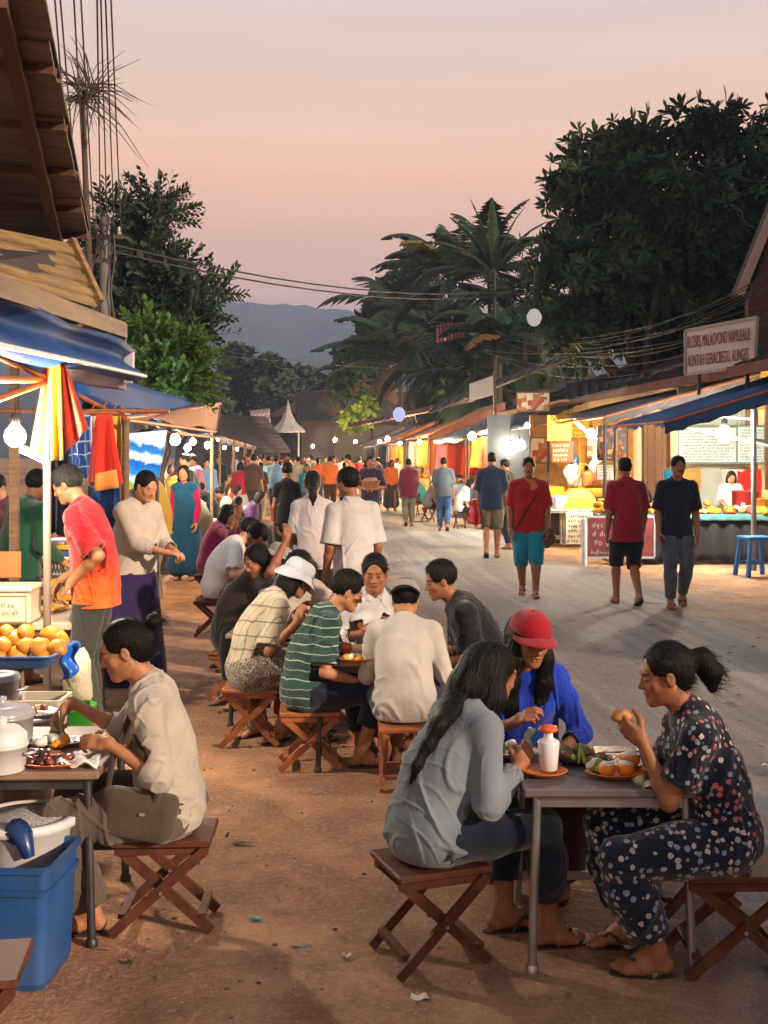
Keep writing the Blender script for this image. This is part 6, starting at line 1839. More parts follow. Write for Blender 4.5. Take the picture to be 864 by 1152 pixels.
# far buildings behind the row
def house(p, rz, w, d, h, rh, wm, rm, lab, name='house', over=.4, wins=2):
    t = empty(name, p, rz, lab, 'house'); mb = MB(); mb.box((0, 0, h / 2), (w, d, h))
    mb.add([(-w / 2, -d / 2, h), (w / 2, -d / 2, h), (0, -d / 2, h + rh), (-w / 2, d / 2, h), (w / 2, d / 2, h), (0, d / 2, h + rh)], [(0, 1, 2), (5, 4, 3)]); mb.build('wall', wm, t)
    mb = MB()
    for s in (-1, 1):
        e = w / 2 + over; zz = h - rh * over / (w / 2)
        mb.slab([(0, -d / 2 - over, h + rh + .02), (0, d / 2 + over, h + rh + .02), (s * e, d / 2 + over, zz), (s * e, -d / 2 - over, zz)], .08, nrm=(0, 0, 1))
        nr_ = int(8)
        for k in range(nr_): mb.bar((s * e * (k + .5) / nr_, -d / 2 - over, (h + rh) + (zz - h - rh) * (k + .5) / nr_ + .11), (s * e * (k + .5) / nr_, d / 2 + over, (h + rh) + (zz - h - rh) * (k + .5) / nr_ + .11), .06, .03)
    mb.build('roof', rm, t)
    for k in range(wins):
        mb = MB(); mb.box((-w / 2 + w * (k + .5) / wins, -d / 2 - .02, h * .6), (.8, .06, .9)); mb.build('window', mat('window_dark', (.02, .02, .025), .2), t)
    return t
GREYB = mat('grey_boards', srgb('#45413e'), .9, .2, 3, .6, 10, .02, scale=(1, 1, 6))
t = empty('boarded_house', W(592, 512, 60) - Vector((0, 0, CH)), TH, 'grey weatherboarded house under the palm trees', 'house')
mb = MB()
for k in range(16): mb.box((0, .03 * (k % 2), .15 + k * .33), (7.4, .3, .31), Matrix.Rotation(R(-6), 3, 'X'))
mb.build('wall', GREYB, t)
mb = MB(); mb.slab([(-4, -.8, 5.0), (4, -.8, 5.0), (4, 4, 7.2), (-4, 4, 7.2)], .1, nrm=(0, 0, 1)); mb.build('roof', ROOFD, t)
mb = MB(); mb.box((1.2, -.2, 3.9), (1.1, .08, 1.3)); mb.build('window', mat('window_dark', (.02, .02, .025), .2), t)
# dark gabled roof at the right edge
a, b_, c_ = W(834, 332, 22), W(870, 245, 22), W(905, 155, 22)
t = empty('gabled_house', (a.x + 3, 22, 0), 0, 'dark brown gabled house cut by the right edge', 'house'); o_ = Vector((a.x + 3, 22, 0))
mb = MB(); mb.slab([a - o_ + Vector((0, 0, 0)), c_ - o_, c_ - o_ + Vector((0, .5, 0)), a - o_ + Vector((0, .5, 0))], .08); mb.build('roof', ROOFD, t)
mb = MB(); mb.bar(a - o_ + Vector((-.05, -.06, 0)), c_ - o_ + Vector((-.05, -.06, 0)), .05, .16); mb.build('barge_board', mat('barge_pale', srgb('#9a8a80'), .7), t)
mb = MB(); d_ = Vector((.15, .05, -.1)); mb.slab([a - o_ + d_, c_ - o_ + d_, Vector((c_.x - o_.x + .15, .05, 0)), Vector((a.x - o_.x + .15, .05, 0))], .2); mb.build('wall', mat('dark_brown_boards', srgb('#4a2c22'), .85, .2, 3, .5, 14, .01, scale=(4, 1, 1)), t)

# the big sign over the near stalls
q = [W(771, 421, 18.9), W(849, 412, 17.9), W(852, 357, 17.9), W(771, 372, 18.9)]
sg = empty('roof_sign', q[0], 0, 'white roof sign with two rows of dark red capitals', 'sign'); ql = [p - q[0] for p in q]
ql = [-v if False else v for v in ql]
nn = (ql[1] - ql[0]).cross(ql[3] - ql[0]).normalized()
mb = MB(); mb.slab(ql, .05, nrm=-nn); mb.build('panel', mat('sign_white', srgb('#b8b0a8'), .7, .08, 4, .1, dirt=.25), sg)
mb = MB()
for a, b in zip(ql, ql[1:] + ql[:1]): mb.bar(a, b, .04, .05)
mb.build('frame', mat('sign_frame', srgb('#8a8480'), .5), sg)
mb = MB()
for k in (.15, .85): p = ql[0].lerp(ql[1], k); mb.bar(p - nn * .1, p + Vector((0, 0, -.35)) - nn * .1, .05, .05)
mb.build('support', DSTEEL, sg)
def text_mesh(s, name, m, parent, origin, ax, ay, w, h, off):
    cu = bpy.data.curves.new('t', 'FONT'); cu.body = s; cu.extrude = .01; o = bpy.data.objects.new('t', cu); COL.objects.link(o)
    dg = bpy.context.evaluated_depsgraph_get(); me = bpy.data.meshes.new_from_object(o.evaluated_get(dg)); bpy.data.objects.remove(o)
    xs_ = [v.co.x for v in me.vertices]; ys_ = [v.co.y for v in me.vertices]; x0, x1, y0, y1 = min(xs_), max(xs_), min(ys_), max(ys_)
    n_ = ax.cross(ay).normalized()
    for v in me.vertices:
        x, y, z = (v.co.x - x0) / (x1 - x0), (v.co.y - y0) / (y1 - y0), v.co.z
        v.co = origin + ax * (x * w) + ay * (y * h) + n_ * (off + z * .3)
    me.name = name
    return link_mesh(name, me, m, parent)
ax = (ql[1] - ql[0]); wS = ax.length; ax = ax.normalized(); ay = (ql[3] - ql[0]); hS = ay.length; ay = ay.normalized()
RED = mat('sign_red', srgb('#7a2a2a'), .7)
text_mesh('RLOSRS, MALAOVOND NAMUEAUI!', 'lettering', RED, sg, ql[0] + ay * hS * .54, ax, (ql[2] - ql[3]).normalized().lerp(ax, .35).cross(Vector((0, 0, 0))) if False else ay, wS * .90, hS * .32, .012).location = ax * wS * .04
text_mesh('AUNTAH GERACREGU, ALINGES', 'lettering', RED, sg, ql[0] + ay * hS * .12, ax, ay, wS * .88, hS * .30, .012).location = ax * wS * .04

# near right stall, u 15.6 - 18
awning('blue_awning', [S(15.65, 3.93 + 1.33, 2.24), S(18.2, 5.26, 2.24), S(18.6, 8.6, 3.25), S(15.65, 8.6, 3.25)], TARP2, 'blue canvas awning with ragged fringe, nearest on the right', .05, [S(18.2, 5.3, 2.2)], valance=.07, fringe=1, side=.20, post_m=PLANKD, nu=20)
pp = Gd(848, 642); mb = MB(); mb.tube([(0, 0, -.02), (0, 0, 2.55)], .04, 9); mb.tube([(0, 0, 2.3), (-1.0, .6, 2.42)], .022, 7); mb.tube([(0, 0, 2.0), (.9, 0, 1.75)], .02, 7); mb.tube([(-1.1, .5, 2.22), (.9, .1, 1.75)], .024, 7)
o = mb.build('wooden_post', mat('grey_post', srgb('#6b625a'), .8, .2, 6, .3, 30)); o.location = (pp.x, pp.y, 0); tag(o, 'grey wooden post carrying the nearest right awning, behind the blue stool', 'post')
table('stall_table', Vector((W(800, 512, 18.7).x + .15, 18.9, 0)), 0, 3.6, 1.0, .80, PLANKD, PLANKD, 'long stall table heaped with orange goods on the right', mat('teal_cloth', srgb('#3f6f74'), .8, .15), drop=.10)
q = W(697, 632, 18.25); board('red_banner', Vector((W(698, 632, 18.3).x, 18.3, .14)), 1.05, .62, 0, mat('banner_red', srgb('#7a3030'), .7, .3, 5), mat('banner_letter', (.42, .36, .34), .7), 4, 12, 'dark red banner with white handwriting on the stall table front', 'banner', mat('banner_frame', (.4, .42, .45), .5), hang=False, r=.02)
mb = MB(); mb.sheet([(-1.2, 0, 0), (1.4, 0, 0), (1.4, 0, .72), (-1.2, 0, .72)], 40, 4, lambda u, v: (0, .04 * math.sin(u * 50) * (1.1 - v), 0), .01); o = mb.build('black_drape', mat('drape_black', (.012, .012, .014), .9)); o.location = (W(800, 512, 18.45).x, 18.42, .02); tag(o, 'black drape hiding the legs of the right stall table', 'drape')
mb = MB(); mb.tube([(0, 0, 0), (0, 0, .75)], .05, 10); o = mb.build('white_post', WPL); o.location = (W(657, 512, 18.2).x, 18.2, 0); tag(o, 'short white post at the corner of the dark red banner', 'post')
GOODS = [ORNG, YEL, mat('goods_tan', srgb('#c08850'), .7, .2), PAPER, REDC, mat('goods_brown', srgb('#7a4a28'), .7, .2)]
rr = random.Random(9)
for i in range(26):
    x = W(672, 512, 18.7).x + .12 + (i % 13) * .25 + rr.uniform(-.05, .05); y = 18.55 + (i // 13) * .42 + rr.uniform(-.05, .05)
    m = GOODS[rr.choice([0, 0, 1, 1, 2, 3, 4, 5])] if i else ORNG
    nm = ['orange', 'yellow', 'tan', 'white', 'red', 'brown'][GOODS.index(m)]
    o = heap((x, y, .812 + .0), rheap(7, .11, .07 + .1 * (i // 13), .055, [m, m, GOODS[rr.choice([0, 1, 3])]], i), 'heap of mostly %s snacks, number %s' % (nm, i), 'snack_heap', 'snacks', i)
    o['label'] = '%s snack heap, %s on the long right stall table, %s row' % (nm, ('first', 'second', 'third', 'fourth', 'fifth', 'sixth', 'seventh', 'eighth', 'ninth', 'tenth', 'eleventh', 'twelfth', 'thirteenth')[i % 13] + ' from the left', ('front', 'back')[i // 13]); o['group'] = 'snack heaps on the right stall table'
for px, py, w_, h_, m, lab in ((690, 578, .5, .2, YEL, 'yellow basket of snacks at the left end of the stall table'), (838, 570, .42, .34, REDC, 'big red bowl on the right stall table'), (858, 560, .5, .22, ORNG, 'orange crate beside the big red bowl')):
    t = pot(Vector((W(px, 512, 19.1).x, 19.1, .81)), w_ / 2, h_, m, lab, 'basket' if 'basket' in lab else 'bowl', 'basket' if 'basket' in lab else 'bowl')
WB = mat('whiteboard', (.62, .68, .64), .5, .1, 5, .05); WT = mat('board_ink', srgb('#2c5a50'), .7)
board('menu_board', W(800, 520, 20.5), 1.15, .62, R(0), WB, WT, 11, 21, 'white board covered in green handwriting, left of two', 'menu board', mat('board_frame', srgb('#6f8a84'), .6), r=.009)
board('menu_board', W(853, 520, 20.3), .72, .62, R(0), WB, WT, 11, 22, 'white board covered in green handwriting at the right edge', 'menu board', mat('board_frame', srgb('#6f8a84'), .6), r=.009)
mb = MB(); mb.box((0, 0, 1.5), (2.2, .05, 3.0)); o = mb.build('stall_back_panel', mat('mint_panel', srgb('#c4cec2'), .8, .15, 2)); o.location = (W(830, 512, 21).x, 21.0, 0); tag(o, 'pale mint back panel behind the written boards', 'panel')
for k, (px, m, lab) in enumerate(((775, COR, 'orange and white striped bag pattern cloth behind the right vendor'), (843, CRD, 'red cloth folded over the rail at the right edge'), (760, cloth('cloth_teal', srgb('#1f6a8a')), 'teal cloth hanging left of the bright bulb'), (826, CWH, 'white towel hanging beside the grey post'))):
    hang_cloth(W(px, 528, 20.2), .42, .55, 0, m, lab, k + 3, .0)
bulb(W(815, 489, 17.6), .115, WHITE, 70, 'large bright bulb under the nearest right awning', .2)
tubelight(W(755, 474, 16.5), W(800, 462, 17.2), COOL, 20, 'white tube lamp along the edge of the nearest right awning')
bulb(W(797, 464, 16.9), .05, (.35, .9, .9), 30, 'small turquoise lamp at the corner of the nearest right awning', .05)
# blue plastic stool
t = empty('plastic_stool', (Gd(850, 648).x, Gd(850, 648).y, 0), R(12), 'blue plastic stool in front of the grey post', 'stool')
BP2 = mat('stool_blue', srgb('#1e6cb8'), .4, .08)
mb = MB(); mb.box((0, 0, .56), (.42, .38, .035), bev=.012); mb.box((0, 0, .535), (.38, .34, .02)); mb.build('seat', BP2, t)
for sx in (-1, 1):
    for sy in (-1, 1):
        mb = MB(); mb.bar((sx * .16, sy * .14, .54), (sx * .22, sy * .19, .0), .055, .05); mb.build('leg', BP2, t)
for sy in (-1, 1): mb = MB(); mb.bar((-.19, sy * .17, .2), (.19, sy * .17, .2), .02, .035); mb.build('crossbar', BP2, t)

# second right stall: grey awning, yellow menus
awning('grey_awning', [S(18.9, 5.3, 2.42), S(28.5, 5.3, 2.38), S(28.5, 8.0, 3.0), S(18.9, 8.0, 3.15)], TARPD, 'long grey awning above the yellow menu boards', .06, [S(19.0, 5.35, 2.4), S(23.2, 5.35, 2.4), S(28.4, 5.35, 2.4)], post_m=DSTEEL, nu=24, side=.16)
YB = mat('menu_yellow', srgb('#d9a428'), .6, .1, 4); RBd = mat('menu_red', srgb('#b83220'), .6, .1, 4); PB = mat('poster_cream', srgb('#c8b48a'), .6, .15, 8)
def poster_mat(name, cols, sc_=9):
    m, nt, b = new_mat(name); v = nt.coord('Object'); vo = nt.new('ShaderNodeTexVoronoi', i_Scale=sc_, distance='CHEBYCHEV'); nt.link(v, vo.inputs['Vector'])
    s_ = nt.new('ShaderNodeSeparateColor'); nt.link(vo.outputs['Color'], s_.inputs[0])
    setc(nt, b, nt.ramp(s_.outputs[0], [(i / len(cols), c) for i, c in enumerate(cols)], 'CONSTANT')); b.inputs['Roughness'].default_value = .5; return m
POST1 = poster_mat('photo_menu', [srgb('#3a1c14'), srgb('#a05a2a'), srgb('#5a2418'), srgb('#c89050'), srgb('#2c1410')], 11)
POST2 = poster_mat('food_poster', [srgb('#c8b080'), srgb('#b06a30'), srgb('#d8c8a0'), srgb('#a84428'), srgb('#d8d0b8')], 7)
for (px, py, Y, w_, h_, m, m2, rows, lab, fm) in ((629, 496, 22.5, .46, .50, YB, BT, 5, 'yellow menu board with black writing, left of the two yellow ones', None), (652, 492, 23.2, .42, .48, mat('menu_orange', srgb('#d08a20'), .6), BT, 5, 'orange-yellow menu board turned aside under the grey awning', None),
        (633, 520, 22.8, .42, .40, RBd, PAPER, 4, 'red menu board with white writing below the yellow one', None), (606, 520, 24, .34, .50, POST2, None, 0, 'cream food poster at the left of the grey-awning stall', PLANK), (668, 515, 23, .26, .34, POST2, None, 0, 'small cream poster beside the steel post', None),
        (689, 516, 20.5, .50, .56, POST1, None, 0, 'dark photo menu with rows of dishes in a black frame', BT), (681, 540, 21, .30, .28, PAPER, BT, 5, 'white framed notice under the dark photo menu', PLANK), (600, 462, 27.5, .75, .42, POST2, MEAT2, 0, 'pictured box sign above the green awning', PLANK)):
    board('menu_board', W(px, py, Y), w_, h_, R(0 if px != 652 else 25), m, m2, rows, px, lab, 'menu board', fm)
table('white_table', Vector((W(628, 512, 21.7).x, 21.9, 0)), 0, 1.25, .7, .74, WPL, WPL, 'white plastic table in front of the yellow menu boards', top_th=.03)
t = board('table_panel', Vector((W(652, 600, 21.4).x, 21.42, .10)), .50, .60, 0, WPL, BT, 6, 77, 'white panel with black cursive writing hung on the white table', 'sign', None, hang=False, r=.007)
t = empty('yellow_cover', (W(650, 512, 21.9).x, 21.9, .742), 0, 'yellow and white pyramid food cover on the white table', 'food cover')
mb = MB(); mb.lathe((0, 0, 0), [(.46, 0), (.38, .22), (.22, .36), (.2, .37), (0, .37)], 4, M=Matrix.Rotation(R(45), 3, 'Z'), sm=False); mb.build('body', YEL, t)
mb = MB(); mb.box((-.36, -.1, .12), (.22, .4, .24), bev=.02); mb.build('side_flap', PAPER, t)
t = empty('basket_bag', (W(667, 512, 22.1).x, 22.1, 1.12), 0, 'brown wicker bag with a round handle on the food cover', 'bag')
mb = MB(); mb.box((.0, 0, .16), (.40, .25, .32), bev=.05); mb.build('body', mat('wicker', srgb('#8a5228'), .8, .3, 20, .6, 60), t)
mb = MB(); mb.tube([(-.15 + .13 * math.cos(a) - .02, -.05, .26 + .2 * math.sin(a)) for a in [R(k) for k in range(-10, 200, 15)]], .018, 7); mb.build('handle', mat('wicker', (0, 0, 0)), t)
t = empty('glass_case', (W(640, 512, 23).x, 23.2, 0), 0, 'counter case filled with yellow snacks', 'display case')
mb = MB(); mb.box((0, 0, .45), (1.4, .6, .9), bev=.01); mb.build('body', PLANKD, t)
mb = MB(); mb.box((0, 0, 1.02), (1.3, .55, .22), bev=.01); mb.build('tray', YEL, t)
for i, (px, Y) in enumerate(((612, 22.6), (706, 20.6))):
    t = table('side_table', Vector((W(px, 512, Y).x, Y, 0)), 0, .8 if i == 0 else 1.1, .5, .72, WPL, WPL if i == 0 else PLANK, ('white plastic stand left of the white table', 'low table beside the walking men, with white bags')[i], legr=.03)
mb = MB(); mb.blob((0, 0, 0), (.17, .12, .22), 12, 9, 0, None, .15, 2); o = mb.build('plastic_bag', mat('white_bag', (.6, .6, .58), .35, .1, 8, .6, 16, .02)); o.location = W(644, 535, 22.7); tag(o, 'white plastic bag hanging under the red menu board', 'bag')
for px, py, Y, r, c, pw, lab in ((665, 489, 21.0, .085, WARM, 130, 'bright warm bulb beside the steel post of the grey awning'), (586, 501, 25.5, .10, WHITE, 80, 'white bulb against the dark stall wall'), (574, 501, 27, .06, WHITE, 60, 'smaller bulb just left of the white bulb on the dark wall'), (593, 479, 25, .055, COOL, 70, 'cool bulb right under the edge of the grey awning'),
                              (531, 491, 31, .10, WARM, 120, 'bulb beside the red clothes under the green awning'), (472, 497, 38, .09, WARM, 120, 'bulb under the low blue awning on the right'), (436, 494, 44, .12, WARM, 140, 'brightest bulb of the orange-lit stall in the middle distance'),
                              (427, 497, 46, .09, WARM, 120, 'bulb at the left of the orange-lit stall'), (450, 499, 43, .09, WARM, 120, 'bulb at the right of the orange-lit stall'), (377, 495, 66, .14, WARM, 140, 'bulb under the far blue awning'), (330, 503, 95, .18, WARM, 140, 'farthest bulb at the end of the street'), (352, 502, 80, .14, WARM, 140, 'bulb shining near the end of the right row'), (400, 497, 54, .1, WARM, 130, 'bulb over the far clothes stall')):
    bulb(W(px, py, Y), r, c, pw, lab, .2)
tubelight(W(646, 474, 21.6), W(662, 488, 22.2), WARM, 60, 'slanting warm tube lamp under the grey awning')
# dark back wall of that stall
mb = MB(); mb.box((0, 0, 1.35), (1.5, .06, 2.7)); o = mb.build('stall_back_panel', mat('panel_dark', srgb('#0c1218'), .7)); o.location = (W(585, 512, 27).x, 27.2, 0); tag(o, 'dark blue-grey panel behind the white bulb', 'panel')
mb = MB(); mb.box((0, 0, 1.3), (2.2, .06, 2.6)); o = mb.build('stall_back_panel', mat('panel_ochre', srgb('#b0803c'), .8, .2)); o.location = (W(655, 512, 24.5).x, 24.6, 0); tag(o, 'ochre panel behind the yellow menu boards', 'panel')

# the rest of the right row
AW = [(29, 33, TARPG, 'dark green', 2.35), (33.6, 40.5, TARP2, 'low blue', 2.25), (42, 50, TARPB, 'brown', 2.45), (51, 58, TARP, 'deep blue', 2.3), (59.5, 66, mat('tarp_orange', srgb('#a4562c'), .8, .2), 'orange brown', 2.4), (67.5, 76, TARP2, 'far faded blue', 2.3), (78, 90, TARPD, 'farthest grey', 2.4)]
for i, (u0, u1, m, nm, z) in enumerate(AW):
    awning('stall_awning', [S(u0, 5.25, z), S(u1, 5.25, z), S(u1, 8.1, z + 1.25), S(u0, 8.1, z + 1.25)], m, '%s awning in the right-hand row of stalls' % nm, .08, [S(u0, 5.3, z), S(u1, 5.3, z)], valance=.12 if i % 2 else 0, side=.25)
    table('stall_table', S((u0 + u1) / 2, 6.1), TH, 1.0, u1 - u0 - .6, .78, PLANK, PLANK, 'long stall table under the %s awning' % nm, mat('rcloth_%d' % i, srgb(('#9a5030', '#3a5a8a', '#b0682a', '#7a3a4a', '#a0784a', '#4a6a7a', '#8a6a50')[i]), .9), drop=.6)
    mb = MB(); mb.box((0, 0, 1.3), (.05, u1 - u0, 2.6)); o = mb.build('stall_back_panel', mat('rback_%d' % i, srgb(('#c0a070', '#b08a50', '#c8803a', '#a09070', '#c08a50', '#a08060', '#9a7a5a')[i]), .85, .2, 2)); o.location = S((u0 + u1) / 2, 8.0); o.rotation_euler = (0, 0, TH); tag(o, 'lamp-lit back panel under the %s awning' % nm, 'panel')
    if i < 5:
        cols = [CRD, COR, CWH, CNV, CY, cloth('cloth_pink', srgb('#c86a80')), cloth('cloth_lblue', srgb('#6aa0c8')), CR]
        cn = ['bright red', 'pale orange', 'white', 'navy blue', 'yellow', 'pink', 'light blue', 'red-orange']
        rr = random.Random(40 + i); ord_ = list(range(8)); rr.shuffle(ord_)
        for k in range(5 if i < 4 else 4):
            uu = u0 + .5 + (u1 - u0 - 1) * k / 4; c_ = ord_[k]
            if i == 0: c_ = [0, 7, 0, 2, 1][k]
            if i == 2: c_ = [1, 7, 1, 4, 2][k]
            hang_cloth(S(uu, 5.6 + .25 * (k % 2), z - .12), rr.uniform(.5, .75), rr.uniform(.8, 1.25), TH + R(rr.uniform(-20, 20)), cols[c_], '%s garment hanging %s under the %s awning' % (cn[c_], ('first', 'second', 'third', 'fourth', 'last')[k], nm), k + i, .03, 'garment', group='garments hanging in the right-hand stalls')
        for k in range(4):
            o = heap(S(u0 + .6 + (u1 - u0 - 1.2) * k / 3, 5.95, .80), rheap(9, .22, .16, .08, [GOODS[(k + i) % 6], GOODS[(k + i + 2) % 6]], k + i * 7), '', 'goods_heap', 'goods', k)
            o['label'] = '%s heap of goods on the table under the %s awning' % (('nearest', 'second', 'third', 'farthest')[k], nm); o['group'] = 'heaps of goods on the right-hand tables'
# hanging lanterns
def lantern(p, r, m, lab):
    t = empty('lantern', p, 0, lab, 'lantern'); mb = MB(); mb.lathe((0, 0, 0), [(.3 * r, -r * 1.15), (.75 * r, -r * .8), (r, -r * .1), (.95 * r, r * .35), (.6 * r, r * .9), (.25 * r, r * 1.1)], 16); mb.build('shade', m, t)
    mb = MB(); mb.tube([(0, 0, r * 1.1), (0, 0, r * 1.1 + .9)], .01, 5); mb.build('cord', WIRE, t)
lantern(W(601, 357, 25), .165, emit('lantern_unlit_glow', (.62, .56, .52), .55), 'unlit round white lantern with an added glow before the grey boarded house')  # unlit paper shade; its dim emission stands in for light falling on it
lantern(W(449, 466, 40), .22, emit('lantern_blue', (.55, .58, .9), .7), 'pale blue glowing lantern over the middle stalls')
# upper roofs and boards of the right row
for quad, m, lab in (([W(484, 466, 33), W(642, 404, 30), W(650, 396, 34), W(500, 452, 38)], ROOFD, 'long dark sheet roof sloping above the green awning'), ([W(486, 462, 36), W(532, 452, 34), W(556, 440, 38), W(520, 448, 40)], mat('roof_pale', srgb('#8a8488'), .7, .2), 'pale sheet roof behind the white board'),
                     ([W(640, 452, 26), W(772, 420, 22), W(785, 408, 27), W(640, 434, 30)], ROOFD, 'dark sheet roof between the grey awning and the roof sign'), ([W(392, 482, 62), W(488, 463, 38), W(500, 455, 44), W(400, 476, 66)], ROOFR, 'rusty roof edge above the orange-lit stall')):
    c = sum(quad, Vector()) / 4; mb = MB(); n_ = (quad[1] - quad[0]).cross(quad[3] - quad[0]).normalized(); n_ = n_ if n_.z > 0 else -n_
    mb.slab([p - c for p in quad], .05, nrm=n_)
    for k in range(12): a = quad[0].lerp(quad[1], k / 11) - c; b = quad[3].lerp(quad[2], k / 11) - c; mb.bar(a + n_ * .07, b + n_ * .07, .06, .03)
    o = mb.build('sheet_roof', m); o.location = c; tag(o, lab, 'roof')
q = [W(528, 452, 31), W(556, 444, 31), W(556, 422, 31), W(528, 432, 31)]; c = q[0]; t = empty('white_board', c, 0, 'blank white board on a wooden post above the stalls', 'sign')
mb = MB(); mb.slab([p - c for p in q], .03); mb.build('panel', PAPER, t); mb = MB(); p = W(557, 470, 30.95) - c; mb.bar(p, W(556, 418, 30.95) - c, .07, .07); mb.build('post', YP, t)
mb = MB(); q = [W(490, 386, 58), W(526, 378, 58), W(524, 362, 58.5), W(490, 365, 58.5)]; c = q[0]; mb.sheet([p - c for p in q], 16, 4, lambda u, v: (0, .06 * math.sin(u * 20), 0), .01); o = mb.build('striped_awning', cloth('pinkstripe', srgb('#7c2436'), 'vstripe', (.26, .19, .2), scale=4)); o.location = c; tag(o, 'red and white striped cloth awning among the palms', 'awning')

# far end of the street
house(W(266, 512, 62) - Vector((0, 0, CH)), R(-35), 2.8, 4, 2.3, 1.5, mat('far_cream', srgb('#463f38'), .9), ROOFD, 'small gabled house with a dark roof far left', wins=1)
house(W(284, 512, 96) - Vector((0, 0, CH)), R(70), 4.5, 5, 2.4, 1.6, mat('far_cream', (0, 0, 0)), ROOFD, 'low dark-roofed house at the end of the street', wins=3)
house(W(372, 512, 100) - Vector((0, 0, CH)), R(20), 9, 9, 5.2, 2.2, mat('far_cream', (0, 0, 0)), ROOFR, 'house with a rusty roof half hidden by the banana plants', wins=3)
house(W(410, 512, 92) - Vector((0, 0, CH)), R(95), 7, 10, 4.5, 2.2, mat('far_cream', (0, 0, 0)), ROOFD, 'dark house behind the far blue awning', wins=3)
t = empty('white_tent', W(324, 512, 78) - Vector((0, 0, CH)), TH, 'white peaked tent with a tall spire at the street end', 'tent')
mb = MB(); mb.lathe((0, 0, 0), [(1.25, 3.3), (1.2, 3.45), (.6, 3.95), (.25, 4.6), (.06, 5.3), (.01, 5.5)], 8, sm=False, M=Matrix.Rotation(R(22.5), 3, 'Z')); mb.build('canopy', mat('tent_white', (.28, .27, .265), .8), t)
for k in range(4): a = R(45 + 90 * k); mb = MB(); mb.tube([(math.cos(a), math.sin(a), 0), (math.cos(a), math.sin(a), 3.35)], .05, 6); mb.build('post', WPL, t)
q = [W(283, 470, 66), W(305, 482, 64), W(303, 459, 68), W(281, 462, 70)]; c = q[0]; mb = MB(); mb.sheet([p - c for p in q], 10, 3, None, .02); o = mb.build('striped_awning', cloth('redstripe', srgb('#c07868'), 'vstripe', (.6, .5, .48), scale=6)); o.location = c; tag(o, 'pink and white striped awning far off beside the white tent', 'awning')
for i, (u, v) in enumerate(((92, -3), (97, 1.5), (96, 4.5))):
    t = table('stall_table', S(u, v), TH + R(90), 1.0, 3.2, .78, PLANK, PLANK, ('far stall table at the left of the street end', 'far stall table closing the middle of the street', 'far stall table at the right of the street end')[i], TARP2)
awning('stall_awning', [S(94, -4, 2.3), S(94, 5, 2.3), S(98, 5, 3.0), S(98, -4, 3.0)], TARP2, 'blue awning closing the far end of the street', .1, [S(94, -4, 2.3), S(94, 0.5, 2.3), S(94, 5, 2.3)])

# shop added out of view beside the camera to shade the front table
t = empty('shop_house', (8.6, -4.2, 0), 0, 'low shop house added unseen beside the camera to cast shade', 'house')
mb = MB(); mb.box((0, 0, 1.5), (2.6, 8.2, 3.0)); mb.build('wall', CREAM, t)
mb = MB(); mb.slab([(-1.6, -4.4, 3.0), (-1.6, 4.4, 3.0), (0, 4.4, 3.7), (0, -4.4, 3.7)], .06, nrm=(0, 0, 1)); mb.slab([(0, -4.4, 3.7), (0, 4.4, 3.7), (1.6, 4.4, 3.0), (1.6, -4.4, 3.0)], .06, nrm=(0, 0, 1)); mb.build('roof', ROOFD, t)
mb = MB(); mb.box((-1.32, -1, 1.1), (.06, 1.2, 2.2)); mb.build('door', SHUT, t)

# taller shop, unseen on the right, put in to shade the road
t = empty('shop_house', (10.6, 9.0, 0), TH, 'two-storey shop house added unseen right of the road to cast shade', 'house')
mb = MB(); mb.box((0, 0, 2.6), (5.0, 7.0, 5.2)); mb.build('wall', CREAM, t)
mb = MB(); mb.slab([(-3, -3.9, 5.2), (-3, 3.9, 5.2), (0, 3.9, 6.3), (0, -3.9, 6.3)], .06, nrm=(0, 0, 1)); mb.slab([(0, -3.9, 6.3), (0, 3.9, 6.3), (3, 3.9, 5.2), (3, -3.9, 5.2)], .06, nrm=(0, 0, 1)); mb.build('roof', ROOFD, t)
for k in (-2, 0, 2):
    mb = MB(); mb.box((-2.52, k, 1.2), (.06, 1.3, 2.3)); mb.build('door', SHUT, t); mb = MB(); mb.box((-2.52, k, 3.9), (.06, 1.0, 1.2)); mb.build('window', SHUT, t)
# hanging bags and stacked crates filling the right-hand row
rr = random.Random(31); wc = [('wicker', mat('wicker', (0, 0, 0))), ('red', mat('red_bag', srgb('#a8202a'), .4)), ('mustard', YB), ('blue', BPL), ('white', WPL), ('green', mat('green_plastic', (0, 0, 0)))]
for i in range(12):
    u = 19.6 + i * .75; nm, m = wc[(i * 5 + i // 3) % 6]; p = S(u, 5.75 + .3 * (i % 2), 1.95 - .12 * (i % 3))
    t = empty('hanging_bag', p, TH, '%s bag hanging %s along the grey awning of the yellow menu stall' % (nm, ('first', 'second', 'third', 'fourth', 'fifth', 'sixth', 'seventh', 'eighth', 'ninth', 'tenth', 'eleventh', 'last')[i]), 'bag', 'bags hanging under the grey awning')
    mb = MB(); mb.blob((0, 0, -.2), (.10, .15, .15), 12, 8, 0, None, .08, i); mb.build('body', m, t); mb = MB(); mb.tube([(0, -.1, -.1), (0, -.05, .08), (0, .05, .08), (0, .1, -.1)], .008, 6); mb.tube([(0, 0, .08), (0, 0, .4)], .004, 4); mb.build('handle', m, t)
